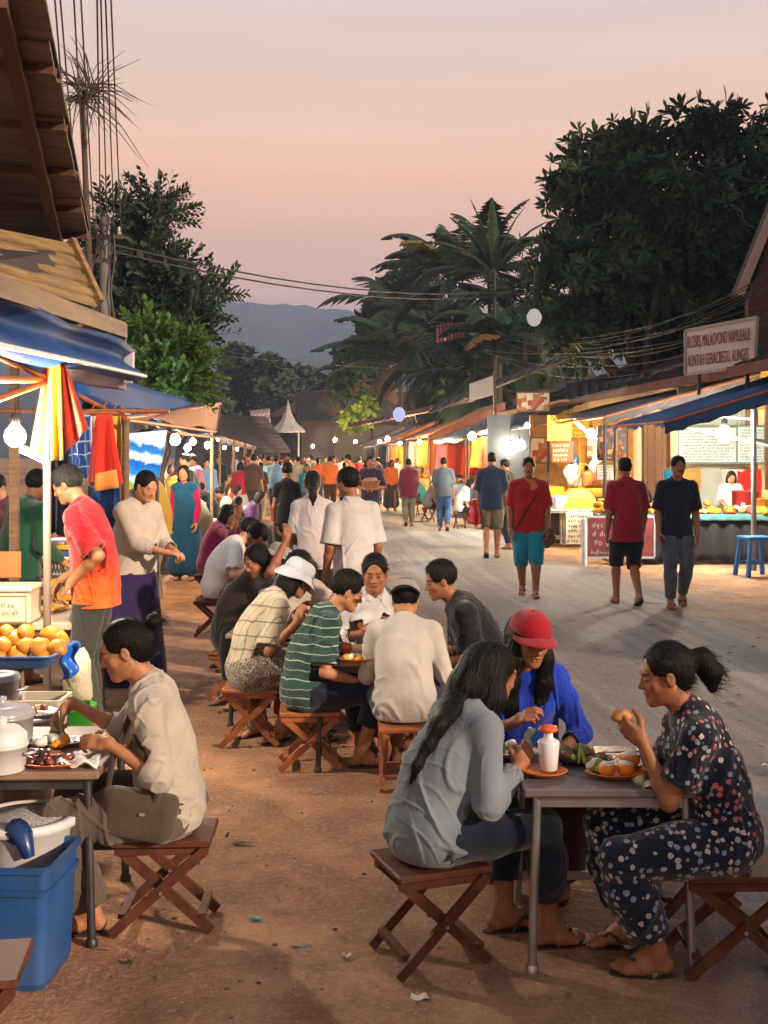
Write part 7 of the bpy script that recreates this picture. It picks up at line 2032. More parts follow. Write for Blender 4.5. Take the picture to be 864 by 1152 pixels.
for i in range(15):
    u = (22.6, 23.3, 24.2, 25.2, 26.3, 29.4, 30.6, 31.9, 34.4, 36.0, 37.8, 43, 45.5, 47.5, 53)[i]; nm, m = wc[(i * 7 + 2) % 6] if i % 3 else ('wooden', PLANK)
    for j in range(2 if i % 2 else 1):
        t = empty('crate', S(u, 5.0 - .1 * (i % 2), .31 * j), TH + R(rr.uniform(-12, 12)), '%s crate, %s from the grey awning, %s' % (nm, ('nearest', 'second', 'third', 'fourth', 'fifth', 'sixth', 'seventh', 'eighth', 'ninth', 'tenth', 'eleventh', 'twelfth', 'thirteenth', 'fourteenth', 'last')[i], 'on top of its pair' if j else 'on the ground'), 'crate', 'crates before the right-hand stalls')
        mb = MB()
        for k in range(3):
            z = .05 + .1 * k; mb.box((0, -.24, z), (.36, .02, .07)); mb.box((0, .24, z), (.36, .02, .07)); mb.box((-.17, 0, z), (.02, .46, .07)); mb.box((.17, 0, z), (.02, .46, .07))
        mb.box((0, 0, .015), (.34, .46, .02)); mb.build('body', m, t)
        if j or i % 2 == 0: mb = MB(); [mb.blob((rr.uniform(-.1, .1), rr.uniform(-.16, .16), .26), (.07, .07, .06), 8, 6, 0, None, .1, k) for k in range(6)]; mb.build('contents', GOODS[i % 6], t)
# ------------------------------------------------------------------ cast
def LOC(px, Y): return ((px - 432) / FP * Y, Y)
def loc_of(loc, rz, p):
    c, s = math.cos(R(rz)), math.sin(R(rz)); x, y = p[0] - loc[0], p[1] - loc[1]
    return (c * x + s * y, -s * x + c * y, p[2])
def HT(loc, rz, px, py, Y, **k): return dict(at=loc_of(loc, rz, W(px, py, Y)), **k)
JEANS = cloth('jeans', srgb('#1e2c42')); DJ = cloth('dark_jeans', srgb('#141c2c')); JEANL = cloth('light_jeans', srgb('#4a5666'))
BLK = cloth('black_cotton', srgb('#141416')); WHT = cloth('white_cotton', srgb('#c4beb6')); KHK = cloth('khaki_cotton', srgb('#6a6252'))
G_TABLE1, G_TABLE2 = 'diners on folding stools', 'people walking on the road'

# --- nearest left: woman in linen shirt
l = LOC(188, 4.32); rz = 92
make_person(dict(loc=l, rz=rz, pose='sit', h=.0046, seat=.352, lean=8, hunch=8, twist=4, head=(20, 4, 0), hair='bun', bun=(0, -.152, .066), sex='f', height=1.52, fat=.97, skin='a', seed=3, label='woman with a hair bun in a pale linen shirt eating at the near left table', group=G_TABLE1,
    top=dict(mat=cloth('linen', srgb('#a89f91')), sleeve=1.25, neck='open', cuff=True, sg=.026, g=.016, drape=.5, amp=.0095, hem=.37, wl=.12), bottom=dict(mat=cloth('taupe', srgb('#574b40')), g=.026, g2=.045, len=1.93, amp=.008, wl=.16),
    hand_r=HT(l, rz, 80, 790, 4.50, pole=(.5, -.3, -.9), curl=48, pinch=1, dir=(-.25, .65, -.75), nrm=(.5, .5, .6)), hand_l=HT(l, rz, 122, 836, 4.18, pole=(-.25, -.6, -.9), curl=30, dir=(.25, 1, .05), nrm=(-.7, 0, .6)),
    foot_r=(.10, .42, 0, 4), foot_l=(-.08, .27, 0, 2)))
l = LOC(484, 4.02); rz = -66
make_person(dict(loc=l, rz=rz, pose='sit', h=.0046, seat=.352, lean=24, hunch=10, twist=6, head=(18, 0, 0), hair='long', sex='f', height=1.50, fat=1.02, skin='b', seed=5, label='long-haired woman in a grey-blue shirt seen from behind at the front table', group=G_TABLE1,
    locks=[([('h', 0, -.07, .02), ('h', -.01, -.10, -.08), ('h', -.035, -.12, -.18)], [.075, .070, .055]), ([('h', -.035, -.12, -.14)] + [loc_of(l, rz, W(a, b, c)) for a, b, c in ((494, 815, 3.82), (482, 838, 3.80), (470, 860, 3.78), (462, 880, 3.79))], [.050, .030, .021, .017, .007]),
           ([('h', .05, -.03, -.02), ('h', .065, -.02, -.10), ('h', .06, -.05, -.18)], [.045, .045, .03]), ([('h', -.055, -.02, -.02), ('h', -.065, -.04, -.10), ('h', -.06, -.09, -.18)], [.045, .045, .04])],
    top=dict(mat=cloth('chambray', srgb('#6d7780')), sleeve=1.80, neck='stand', cuff=True, sg=.024, g=.015, drape=.6, amp=.0095, hem=.365, wl=.13), bottom=dict(mat=cloth('navy_denim', srgb('#17202e')), g=.014, g2=.022, len=1.72, amp=.005),
    hand_r=HT(l, rz, 583, 862, 4.05, pole=(.45, -.4, -.9), curl=42, pinch=1, dir=(-.35, .75, .6), nrm=(.8, -.2, .3)), hand_l=HT(l, rz, 572, 850, 4.35, pole=(-.5, -.3, -.9), curl=35, dir=(.1, 1, .1)),
    foot_r=(.09, .42, 0, 12), foot_l=(-.09, .34, 0, 10)))
l = LOC(588, 4.92); rz = 178
make_person(dict(loc=l, rz=rz, pose='sit', h=.0046, seat=.352, lean=16, hunch=8, head=(16, 20, -2), hair='long', sex='f', height=1.50, skin='b', seed=7, label='girl in a bright red cap and royal blue top behind the front table', group=G_TABLE1,
    locks=[([('h', s * .055, -.02, .0), ('h', s * .078, .015, -.09), ('h', s * .085, .035, -.20), ('h', s * .075, .04, -.30), ('h', s * .07, .05, -.36)], [.04, .036, .036, .034, .018]) for s in (-1, 1)] + [([('h', 0, -.08, 0), ('h', 0, -.09, -.2)], [.08, .06])],
    cap=dict(kind='ball', mat=cloth('cap_red', srgb('#8c0818'), rough=.7)), top=dict(mat=cloth('royal', srgb('#1838a8')), sleeve=1.5, neck='v', sg=.02, g=.014, amp=.006, drape=.7, hem=.37), bottom=dict(name='skirt', skirt=dict(len=.85, g=.03), mat=cloth('maroon', srgb('#4a1620'))),
    hand_r=HT(l, rz, 580, 812, 4.66, pole=(.6, -.2, -.9), curl=50, pinch=1, dir=(-.5, .6, .5), nrm=(.3, .6, .6)), hand_l=HT(l, rz, 628, 846, 4.62, pole=(-.6, -.2, -.9), curl=30, dir=(.6, .7, 0)),
    foot_r=(.10, .35, 0, 8), foot_l=(-.12, .30, 0, 6)))
l = LOC(808, 3.97); rz = 88
FLOR = cloth('floral_navy', srgb('#0e1424'), 'floral', srgb('#a85a66'), c3=srgb('#7a8fa8'), scale=.8); FLO2 = cloth('floral_blue', srgb('#0f1a2c'), 'floral', srgb('#7f98b4'), c3=srgb('#a8a79c'), scale=.85)
make_person(dict(loc=l, rz=rz, pose='sit', h=.0046, seat=.352, lean=13, hunch=10, head=(12, 0, 0), hair='tail', sex='f', height=1.47, fat=1.0, skin='b', seed=9, label='woman with a ponytail in navy floral blouse and trousers biting bread', group=G_TABLE1,
    locks=[([('h', 0, -.105, .045), ('h', 0, -.150, .030), ('h', 0, -.175, -.03), ('h', 0, -.17, -.09)], [.022, .036, .038, .018])],
    top=dict(mat=FLOR, sleeve=.70, neck='v', sg=.022, g=.014, drape=.5, amp=.006, hem=.39), bottom=dict(mat=FLO2, g=.024, g2=.040, len=1.80, amp=.007, wl=.15),
    hand_l=HT(l, rz, 722, 832, 3.90, pole=(-.1, .1, -1), curl=50, pinch=1, dir=(.25, .8, .6), nrm=(-.6, .75, .1)), hand_r=HT(l, rz, 722, 834, 4.02, pole=(.4, 0, -1), curl=50, pinch=1, dir=(-.25, .8, .6), nrm=(.5, .8, 0)),
    foot_l=(-.10, .235, 0, 2), foot_r=(.12, .28, 0, 2)))

# --- middle table
l = LOC(345, 6.5); rz = -80
make_person(dict(loc=l, rz=rz, pose='sit', h=.0055, seat=.33, lean=17, hunch=9, head=(24, 0, 0), hair='short', sex='f', height=1.54, skin='a', seed=11, label='short-haired diner in a dark green striped t-shirt on a folding stool', group=G_TABLE1,
    top=dict(mat=cloth('green_stripe', srgb('#26443e'), 'stripes', srgb('#9aa8a0')), sleeve=.8, neck='round', sg=.025, g=.018, drape=1.2, amp=.007, hem=.345), bottom=dict(mat=DJ, g=.02, g2=.028, len=1.55),
    hand_r=HT(l, rz, 408, 768, 6.40, pole=(.3, -.6, -.8), curl=30), hand_l=HT(l, rz, 402, 748, 6.7, pole=(-.3, -.6, -.8), curl=30), foot_r=(.08, .30, 0, 0), foot_l=(-.10, .40, 0, 0)))
l = LOC(454, 6.18); rz = -3
make_person(dict(loc=l, rz=rz, pose='sit', h=.0055, seat=.33, lean=22, hunch=12, head=(26, 0, 0), hair='short', sex='m', height=1.50, skin='a', seed=13, label='diner in a cream shirt and grey cap seen straight from behind', group=G_TABLE1,
    cap=dict(kind='ball', back=True, mat=cloth('cap_grey', srgb('#8a8580')), mat2=cloth('cap_dgrey', srgb('#4a4848'))), top=dict(mat=cloth('cream_shirt', srgb('#b3aca2')), sleeve=1.7, neck='stand', sg=.020, g=.015, drape=.8, amp=.008, hem=.345, wl=.14), bottom=dict(mat=JEANS, g=.018, len=1.8),
    hand_r=dict(at=(.16, .36, .60), pole=(.35, -.8, -.6)), hand_l=dict(at=(-.14, .36, .60), pole=(-.35, -.8, -.6)), foot_r=(.12, .36, 0, 0), foot_l=(-.12, .36, 0, 0)))
l = LOC(419, 7.08); rz = 186
make_person(dict(loc=l, rz=rz, pose='sit', h=.0055, seat=.35, lean=14, hunch=8, head=(12, -8, 0), hair='tail', sex='f', height=1.60, skin='b', seed=15, label='woman in an open white jacket facing us over the middle table', group=G_TABLE1,
    top=dict(name='jacket', mat=cloth('white_jacket', srgb('#bcbcbc')), sleeve=1.65, neck='open', sg=.022, g=.02, drape=1.2, amp=.006, hem=.36), bottom=dict(mat=DJ, g=.018, len=1.8),
    hand_r=HT(l, rz, 408, 712, 6.9, pole=(.7, -.2, -.9), curl=60, pinch=1, dir=(-.8, .5, .3)), hand_l=HT(l, rz, 428, 704, 6.9, pole=(-.7, -.2, -.9), curl=60, pinch=1, dir=(.8, .5, .1)), foot_r=(.1, .4, 0, 0), foot_l=(-.1, .4, 0, 0)))
l = LOC(546, 6.85); rz = 82
make_person(dict(loc=l, rz=rz, pose='sit', h=.0055, seat=.34, lean=22, hunch=10, twist=14, head=(16, 4, 0), hair='short', sex='m', height=1.62, skin='b', seed=17, label='young man in a black t-shirt with white print leaning over the middle table', group=G_TABLE1,
    top=dict(mat=BLK, sleeve=.8, neck='round', sg=.026, g=.018, drape=1.2, amp=.006, hem=.36), bottom=dict(mat=DJ, g=.018, len=1.8),
    hand_l=HT(l, rz, 488, 746, 6.7, pole=(-.3, -.6, -.8)), hand_r=HT(l, rz, 478, 738, 6.95, pole=(.3, -.6, -.8)), foot_r=(.1, .4, 0, 0), foot_l=(-.1, .4, 0, 0)))
mb = MB(); squig(mb, (0, 0, 0), (1, 0, 0), (0, 0, 1), (0, -1, 0), .16, .085, 2, 15, .006, 1.0); o = mb.build('shirt_print', PAPER)
KP = W(503, 730, 6.72); o.location = KP; o.rotation_euler = (0, 0, R(-20)); o.name = 'shirt_print'
pr_ = [x for x in COL.objects if x.get('label', '').startswith('young man in a black')][0]
bpy.context.view_layer.update(); mw = o.matrix_world.copy(); bpy.context.view_layer.update(); o.parent = pr_; o.matrix_parent_inverse = (Matrix.Translation(pr_.location) @ Matrix.Rotation(pr_.rotation_euler.z, 4, 'Z')).inverted()
l = LOC(283, 7.02); rz = -72
make_person(dict(loc=l, rz=rz, pose='sit', h=.006, seat=.35, lean=20, hunch=14, head=(32, 0, 0), hair='bob', sex='f', height=1.60, skin='b', seed=19, label='woman in a pale blue bucket hat and checked cream blouse', group=G_TABLE1,
    cap=dict(kind='bucket', mat=cloth('hat_paleblue', srgb('#a9b1b8')), w=.05, drop=.06), top=dict(mat=cloth('plaid_cream', srgb('#b8aa92'), 'plaid', srgb('#5a5044'), scale=1.4), sleeve=.85, neck='round', sg=.022, g=.016, drape=1.0, amp=.005, hem=.48), bottom=dict(name='skirt', skirt=dict(len=.6, g=.03), mat=cloth('skirt_scribble', srgb('#a09684'), 'scribble', srgb('#3a342c'))),
    hand_r=HT(l, rz, 334, 700, 6.85, pole=(.3, -.2, -.9), curl=45, dir=(-.2, .4, .9)), hand_l=HT(l, rz, 336, 690, 7.2, pole=(-.3, -.2, -.9), curl=45), foot_r=(.1, .36, 0, 0), foot_l=(-.1, .4, 0, 0)))
l = LOC(362, 7.45); rz = 135
make_person(dict(loc=l, rz=rz, pose='sit', h=.006, seat=.35, lean=14, hunch=8, head=(20, 0, 0), hair='tail', sex='f', height=1.58, skin='c', seed=21, label='pale-faced girl looking down between the bucket hat and the striped t-shirt', group=G_TABLE1,
    locks=[([('h', 0, -.09, .04), ('h', 0, -.12, -.04), ('h', .0, -.11, -.16)], [.03, .035, .02])], top=dict(mat=cloth('cream_pink', srgb('#b8a49a')), sleeve=.8, neck='round', g=.016, drape=1), bottom=dict(mat=cloth('wine', srgb('#5a1c20')), g=.02, len=1.8),
    hand_r=HT(l, rz, 338, 690, 7.15, pole=(.3, -.2, -.9), curl=45), hand_l=HT(l, rz, 360, 700, 7.1, pole=(-.3, -.2, -.9), curl=45)))
l = LOC(326, 8.3); rz = 125
make_person(dict(loc=l, rz=rz, pose='sit', h=.006, seat=.35, lean=20, hunch=10, head=(28, 0, 0), hair='bob', sex='f', height=1.60, skin='a', seed=23, label='woman in a pale blue shirt bending over her food behind the bucket hat', group=G_TABLE1,
    top=dict(mat=cloth('pale_blue', srgb('#93a3b4')), sleeve=1.4, neck='collar', g=.018, drape=1), bottom=dict(mat=BLK, g=.02, len=1.8), hand_r=HT(l, rz, 305, 672, 7.9, pole=(.3, -.2, -.9), curl=45), hand_l=HT(l, rz, 318, 676, 7.8, pole=(-.3, -.2, -.9), curl=45)))
l = LOC(262, 8.35); rz = -72
make_person(dict(loc=l, rz=rz, pose='sit', h=.006, seat=.35, lean=26, hunch=14, head=(34, 0, 0), hair='short', sex='f', height=1.64, skin='b', seed=25, label='diner in a grey sun hat and dark brown dress leaning on one elbow', group=G_TABLE1,
    cap=dict(kind='bucket', mat=cloth('hat_grey', srgb('#8f8c88')), w=.05, drop=.03), top=dict(mat=cloth('dark_brown', srgb('#1f1614')), sleeve=.75, neck='round', g=.02, drape=1.2, hem=.36), bottom=dict(mat=cloth('leggings', srgb('#3a2c24'), 'scribble', srgb('#8a7a66')), g=.016, len=1.9),
    hand_r=HT(l, rz, 322, 607, 8.1, pole=(.3, -.5, -.9), curl=70, dir=(0, .1, 1)), hand_l=HT(l, rz, 318, 655, 8.6, pole=(-.3, -.2, -.9), curl=45)))
l = LOC(318, 9.6); rz = 110
make_person(dict(loc=l, rz=rz, pose='sit', h=.007, seat=.36, lean=16, hunch=8, head=(14, 6, 0), hair='short', sex='m', height=1.64, skin='d', seed=27, label='dark-haired man in black seated beyond the grey sun hat', group=G_TABLE1,
    top=dict(mat=BLK, sleeve=.8, neck='round', g=.018), bottom=dict(mat=DJ, g=.018, len=1.8), hand_r=HT(l, rz, 290, 640, 9.3, pole=(.3, -.2, -.9)), hand_l=HT(l, rz, 300, 645, 9.2, pole=(-.3, -.2, -.9))))
l = LOC(245, 11.2); rz = -74
make_person(dict(loc=l, rz=rz, pose='sit', h=.007, seat=.36, lean=24, hunch=14, head=(26, 0, 0), hair='short', sex='m', height=1.66, skin='c', seed=29, label='man in a plain white t-shirt bent forward, left of the grey sun hat', group=G_TABLE1,
    top=dict(mat=WHT, sleeve=.8, neck='round', g=.02, drape=1.2, sg=.025, hem=.38, amp=.006), bottom=dict(mat=KHK, g=.02, len=1.7), hand_r=HT(l, rz, 290, 640, 10.9, pole=(.3, -.4, -.8)), hand_l=HT(l, rz, 286, 632, 11.4, pole=(-.3, -.4, -.8))))
l = LOC(236, 13.6); rz = -70
make_person(dict(loc=l, rz=rz, pose='sit', h=.008, seat=.36, lean=14, hunch=8, head=(22, 0, 0), hair='bob', sex='f', height=1.60, skin='a', seed=31, label='seated woman in a magenta top with white cuffs', group=G_TABLE1,
    top=dict(mat=cloth('magenta', srgb('#8a2462')), sleeve=1.4, neck='round', g=.018), bottom=dict(mat=BLK, g=.02, len=1.8), hand_r=HT(l, rz, 268, 582, 13.3, pole=(.3, -.2, -.9)), hand_l=HT(l, rz, 266, 578, 13.8, pole=(-.3, -.2, -.9))))
l = LOC(282, 14.6); rz = 60
make_person(dict(loc=l, rz=rz, pose='sit', h=.008, seat=.36, lean=18, hunch=10, head=(22, 0, 0), hair='bob', sex='f', height=1.60, skin='a', seed=33, label='person in dark teal sitting opposite the magenta top, seen from behind', group=G_TABLE1,
    top=dict(mat=cloth('dark_teal', srgb('#16302f')), sleeve=1.4, neck='round', g=.018), bottom=dict(mat=WHT, g=.02, len=1.8)))

# --- standing on the left
l = LOC(108, 7.3); rz = 84
make_person(dict(loc=l, rz=rz, h=.0058, sex='m', height=1.66, lean=9, hunch=8, head=(24, 0, 0), hair='short', grey=True, skin='a', seed=35, label='grey-haired seller in a red to orange dyed polo shirt working at his table',
    top=dict(mat=cloth('dyed_polo', srgb('#b01c26'), 'gradient', srgb('#e0701c')), sleeve=.85, neck='collar', sg=.026, g=.016, drape=.9, amp=.008, hem=.80), bottom=dict(mat=cloth('olive_grey', srgb('#3c3f38')), g=.022, g2=.03, len=1.95, amp=.008),
    hand_l=HT(l, rz, 80, 655, 7.15, pole=(-.2, -.9, -.3), curl=30, dir=(.1, .6, -.8)), hand_r=HT(l, rz, 70, 652, 7.5, pole=(.2, -.9, -.3), curl=30, dir=(-.1, .6, -.8)), foot_r=(.11, .05, 0, 8), foot_l=(-.11, -.03, 0, -8), shoes='flip'))
l = LOC(150, 8.9); rz = -128
make_person(dict(loc=l, rz=rz, h=.007, sex='f', height=1.60, lean=5, hunch=8, head=(26, 0, 0), hair='tail', skin='c', seed=37, label='woman in a white cardigan and long purple skirt counting something in her hands',
    locks=[([('h', 0, -.09, .02), ('h', -.02, -.11, -.06), ('h', -.03, -.09, -.14)], [.035, .03, .02])], top=dict(name='cardigan', mat=cloth('cardigan', srgb('#b9afa2')), sleeve=1.6, neck='open', sg=.022, g=.030, drape=1.2, hem=.84), bottom=dict(name='skirt', skirt=dict(len=.80, w=.15), mat=cloth('purple_skirt', srgb('#2c1e4a'))),
    hand_r=dict(at=(.02, .40, 1.02), pole=(.5, -.5, -.8), curl=30, dir=(-.4, 1, 0)), hand_l=dict(at=(-.10, .36, 1.02), pole=(-.5, -.5, -.8), curl=30)))
l = LOC(209, 16.2); rz = 172
make_person(dict(loc=l, rz=rz, h=.008, sex='f', height=1.56, head=(4, 0, 0), eyes='open', hair='bob', skin='c', seed=39, label='woman in a long teal-blue tunic with bright pink sleeves facing us',
    top=dict(name='dress', mat=cloth('teal_tunic', srgb('#14507a')), sleeve=0, neck='v', g=.026, drape=1, skirt=dict(len=.66, w=.15, g=.02), amp=.005), bottom=None))
tp_ = [x for x in COL.objects if x.get('label', '').startswith('woman in a long teal-blue')][0]
q_ = dict(height=1.56, sex='f', head=(4, 0, 0)); K_ = skel(q_)
F_pr = []
for k in 'rl': F_pr += arm_prims(K_, k, .022, 1.85)
garment('sleeves', F_pr, .009, cloth('pink_sleeve', srgb('#b41e62')), K_, q_, (), None, .003, 2).parent = tp_
l = LOC(22, 8.9); rz = -38
make_person(dict(loc=l, rz=rz, h=.008, sex='m', height=1.60, lean=8, hunch=8, head=(20, 10, 0), hair='short', skin='a', seed=41, label='man in a dark green sweater with his back to us at the left edge',
    top=dict(mat=cloth('dark_green', srgb('#12402c')), sleeve=1.8, neck='round', sg=.02, g=.022, drape=1.5, hem=.80), bottom=dict(mat=BLK, g=.02), hand_r=dict(at=(.26, .22, .92), pole=(.4, -.8, -.5)), hand_l=dict(at=(-.2, .3, .9), pole=(-.4, -.8, -.5))))
l = LOC(92, 11.5); rz = 110
make_person(dict(loc=l, rz=rz, h=.010, sex='f', height=1.56, lean=26, hunch=14, head=(26, 0, 0), hair='short', skin='a', seed=43, label='stooping person in a bright pink shawl behind the seller', top=dict(mat=cloth('pink_shawl', srgb('#d0607a')), sleeve=1.6, neck='round', g=.03, drape=1.5), bottom=dict(mat=BLK, g=.02)))
l = LOC(6, 11.0); rz = 160
make_person(dict(loc=l, rz=rz, h=.011, sex='f', height=1.52, head=(20, 0, 0), hair='short', skin='a', seed=45, label='person at the far left edge of whom mostly the dark hair shows', top=dict(mat=cloth('dk_maroon', srgb('#4a2028')), sleeve=1.4, g=.02), bottom=dict(mat=BLK, g=.02)))

# --- standing and walking on the road
def walk(ph, s=1.0):
    return dict(foot_r=(.085, .20 * ph * s, 0 if ph > 0 else .05, 4, 0 if ph > 0 else -28), foot_l=(-.085, -.20 * ph * s, 0 if ph < 0 else .05, -4, 0 if ph < 0 else -28), hipz=.884)
l = LOC(398, 8.8); rz = 22
make_person(dict(loc=l, rz=rz, h=.0062, sex='m', height=1.60, fat=.9, lean=2, head=(10, 26, 0), hair='short', skin='b', seed=51, label='man in a loose white t-shirt standing behind the middle table, turned away', group=G_TABLE2,
    top=dict(mat=cloth('white_tee', srgb('#b9b6b2')), sleeve=.9, neck='round', sg=.022, g=.014, drape=.8, amp=.009, hem=.78, wl=.18), bottom=dict(mat=BLK, g=.024), foot_r=(.1, .03, 0, 6), foot_l=(-.1, -.03, 0, -6)))
l = LOC(352, 10.3); rz = 6
make_person(dict(loc=l, rz=rz, h=.007, sex='f', height=1.56, lean=3, head=(14, 0, 0), hair='tail', skin='b', seed=53, label='woman in a pinkish white t-shirt with a low black ponytail, seen from behind', group=G_TABLE2,
    locks=[([('h', 0, -.085, .0), ('h', 0, -.12, -.07), ('h', 0, -.125, -.15), ('h', 0, -.13, -.24)], [.045, .038, .034, .014])], top=dict(mat=cloth('pinkwhite_tee', srgb('#b8b0ae')), sleeve=.9, neck='round', sg=.020, g=.014, drape=.8, amp=.008, hem=.74), bottom=dict(mat=BLK, g=.024), foot_r=(.1, .03, 0, 6), foot_l=(-.1, -.03, 0, -6)))
l = LOC(323, 15.4); rz = 4
make_person(dict(loc=l, rz=rz, h=.009, sex='f', fat=.8, height=1.62, hair='short', skin='b', seed=55, label='person all in black with bare arms walking away in the middle of the street', group=G_TABLE2, top=dict(mat=BLK, sleeve=.5, neck='round', g=.012, sg=.01, drape=.3), bottom=dict(mat=BLK, g=.02), **walk(1)))
l = LOC(595, 14.3); rz = 172
make_person(dict(loc=l, rz=rz, h=.0075, sex='m', height=1.68, fat=1.18, head=(2, 0, 0), eyes='open', hair='short', skin='b', seed=57, tache=1, label='stout man in a red t-shirt and turquoise shorts walking towards us', group=G_TABLE2,
    top=dict(mat=cloth('red_tee', srgb('#9c1c24')), sleeve=.85, neck='round', sg=.022, g=.015, drape=.8, amp=.007, hem=.78), bottom=dict(name='shorts', mat=cloth('turquoise', srgb('#127a92')), g=.032, g2=.03, len=1.22, amp=.006), **walk(-1, .7), shoes='flip'))
mn = [x for x in COL.objects if x.get('label', '').startswith('stout man in a red')][0]
F = Field([ell((-.055, .095, 1.30), (.085, .075, .125))], .008); F.op(ell((-.055, .095, 1.30), (.080, .070, .120))); F.op(ell((-.02, .06, 1.43), (.07, .07, .06)), .03); P_, Fc_ = F.mesh(); np_mesh('neck_scarf', P_, Fc_, cloth('ochre_scarf', srgb('#a8743a')), mn)
mb = MB(); pts = [(.16, .0, 1.40), (.12, .125, 1.32), (.02, .185, 1.15), (-.10, .175, .95), (-.17, .10, .82)]; pts = [(-x, y, z) for x, y, z in pts]; mb.tube(pts, .009, 6)
mb.tube([(-.16, 0, 1.40), (-.1, -.1, 1.3), (.05, -.14, 1.1), (.15, -.08, .9), (.2, 0, .82)], .009, 6); o = mb.build('bag_strap', BLK); 
t = empty('shoulder_bag', (l[0], l[1], 0), R(rz), 'brown bag slung across the stout man in red', 'bag'); o.parent = t
mb = MB(); mb.blob((.215 * -1, .09, .74), (.11, .055, .13), 14, 10, 0, None, .06, 3); mb.build('body', mat('bag_brown', srgb('#5a4436'), .7, .15, 10, .3), t); mb = MB(); mb.sheet([(-.31, .145, .74), (-.12, .145, .74), (-.13, .13, .85), (-.30, .13, .85)], 6, 3, None, .012); mb.build('flap', mat('bag_brown2', srgb('#4a382c'), .7), t)
l = LOC(706, 13.5); rz = 6
make_person(dict(loc=l, rz=rz, h=.0075, sex='m', height=1.68, head=(6, 0, 0), hair='short', skin='b', seed=59, label='man in a crimson shirt and black shorts walking away beside the navy polo', group=G_TABLE2,
    top=dict(mat=cloth('crimson', srgb('#80142c')), sleeve=.9, neck='round', sg=.022, g=.015, drape=.8, amp=.007, hem=.74), bottom=dict(name='shorts', mat=cloth('black_shorts', srgb('#10141c')), g=.03, g2=.03, len=1.15), **walk(-1, .8)))
l = LOC(761, 13.3); rz = 176
make_person(dict(loc=l, rz=rz, h=.007, sex='m', height=1.70, head=(2, 8, 0), eyes='open', hair='short', skin='b', tache=1, seed=61, label='man with a moustache in a navy polo and faded jeans walking towards us', group=G_TABLE2,
    top=dict(mat=cloth('navy_polo', srgb('#131c30')), sleeve=.9, neck='collar', sg=.022, g=.014, drape=.7, amp=.007, hem=.80), bottom=dict(mat=cloth('faded_jeans', srgb('#46505c')), g=.020, g2=.022, len=1.93, amp=.006), **walk(1, .55)))
l = LOC(553, 19.6); rz = -8
make_person(dict(loc=l, rz=rz, h=.009, sex='m', height=1.76, hair='short', skin='b', seed=63, label='man in a navy t-shirt and khaki shorts walking away', group=G_TABLE2, top=dict(mat=cloth('navy_tee', srgb('#182640')), sleeve=.9, g=.024, sg=.03, drape=1.8, hem=.84), bottom=dict(name='shorts', mat=KHK, g=.035, g2=.03, len=1.05), **walk(1, .4)))
o = hang_cloth(S(19.5, 3.35, .98), .22, .34, 0, mat('red_bag', srgb('#a8202a'), .4), 'red carrier bag held by the man in khaki shorts', 3); o['category'] = 'bag'; o.name = 'carrier_bag'; o.location = (l[0] - .26, l[1], .92)
l = LOC(460, 28.5); rz = 4
make_person(dict(loc=l, rz=rz, h=.011, sex='f', height=1.62, fat=1.12, hair='short', skin='b', seed=65, label='person in a loose maroon jacket and khaki trousers walking away', group=G_TABLE2, top=dict(mat=cloth('maroon_jacket', srgb('#5a1826')), sleeve=1.8, g=.035, drape=2, hem=.72), bottom=dict(mat=KHK, g=.02), **walk(1, .5)))
l = LOC(499, 26.6); rz = -4
make_person(dict(loc=l, rz=rz, h=.011, sex='m', height=1.66, hair='short', skin='b', seed=67, label='person in a slate grey t-shirt and bright blue jeans walking away', group=G_TABLE2, top=dict(mat=cloth('slate', srgb('#3f4a54')), sleeve=.9, g=.028, sg=.03, drape=1.8, hem=.80), bottom=dict(mat=cloth('bright_jeans', srgb('#2c4c78')), g=.018), **walk(-1, .7)))
l = LOC(417, 23.5); rz = 178
make_person(dict(loc=l, rz=rz, h=.011, sex='m', height=1.70, hair='short', skin='d', seed=69, label='man in a dark purple shirt carrying a basket at his chest', group=G_TABLE2, top=dict(mat=cloth('dark_purple', srgb('#2a1830')), sleeve=1.0, g=.024, drape=1.5), bottom=dict(mat=JEANS, g=.018), hand_r=dict(at=(.12, .28, 1.08), pole=(.6, -.6, -.5)), hand_l=dict(at=(-.12, .28, 1.08), pole=(-.6, -.6, -.5)), **walk(1, .5)))
t = empty('basket', (l[0], l[1] - .24, 1.05), 0, 'brown woven basket held by the man in dark purple', 'basket'); mb = MB(); mb.lathe((0, 0, 0), [(.15, 0), (.20, .18), (.215, .19), (.19, .19), (.14, .02), (0, .02)], 16); mb.build('body', mat('wicker2', srgb('#7a4a34'), .8, .3, 20, .6), t); mb = MB(); mb.blob((0, 0, .19), (.16, .16, .06), 10, 6, 0, None, .1); mb.build('contents', mat('cloth_pile', srgb('#8a6a5a'), .8), t)
l = LOC(574, 21.5); rz = 70
make_person(dict(loc=l, rz=rz, h=.011, sex='m', height=1.62, hair='short', skin='b', seed=71, label='customer in a black t-shirt facing the stall left of the yellow menus', top=dict(mat=BLK, sleeve=.9, g=.024), bottom=dict(mat=DJ, g=.018)))
l = LOC(822, 19.9); rz = 165
make_person(dict(loc=l, rz=rz, h=.010, sex='f', height=1.45, lean=10, head=(26, 10, 0), hair='bob', skin='c', seed=73, label='vendor in a white blouse bending over the right stall table', top=dict(mat=cloth('white_blouse', srgb('#c8ccc4')), sleeve=1.5, g=.026, drape=1.5), bottom=dict(mat=BLK, g=.02), hand_r=dict(at=(.12, .38, .92), pole=(.6, -.6, -.5)), hand_l=dict(at=(-.12, .38, .92), pole=(-.6, -.6, -.5))))
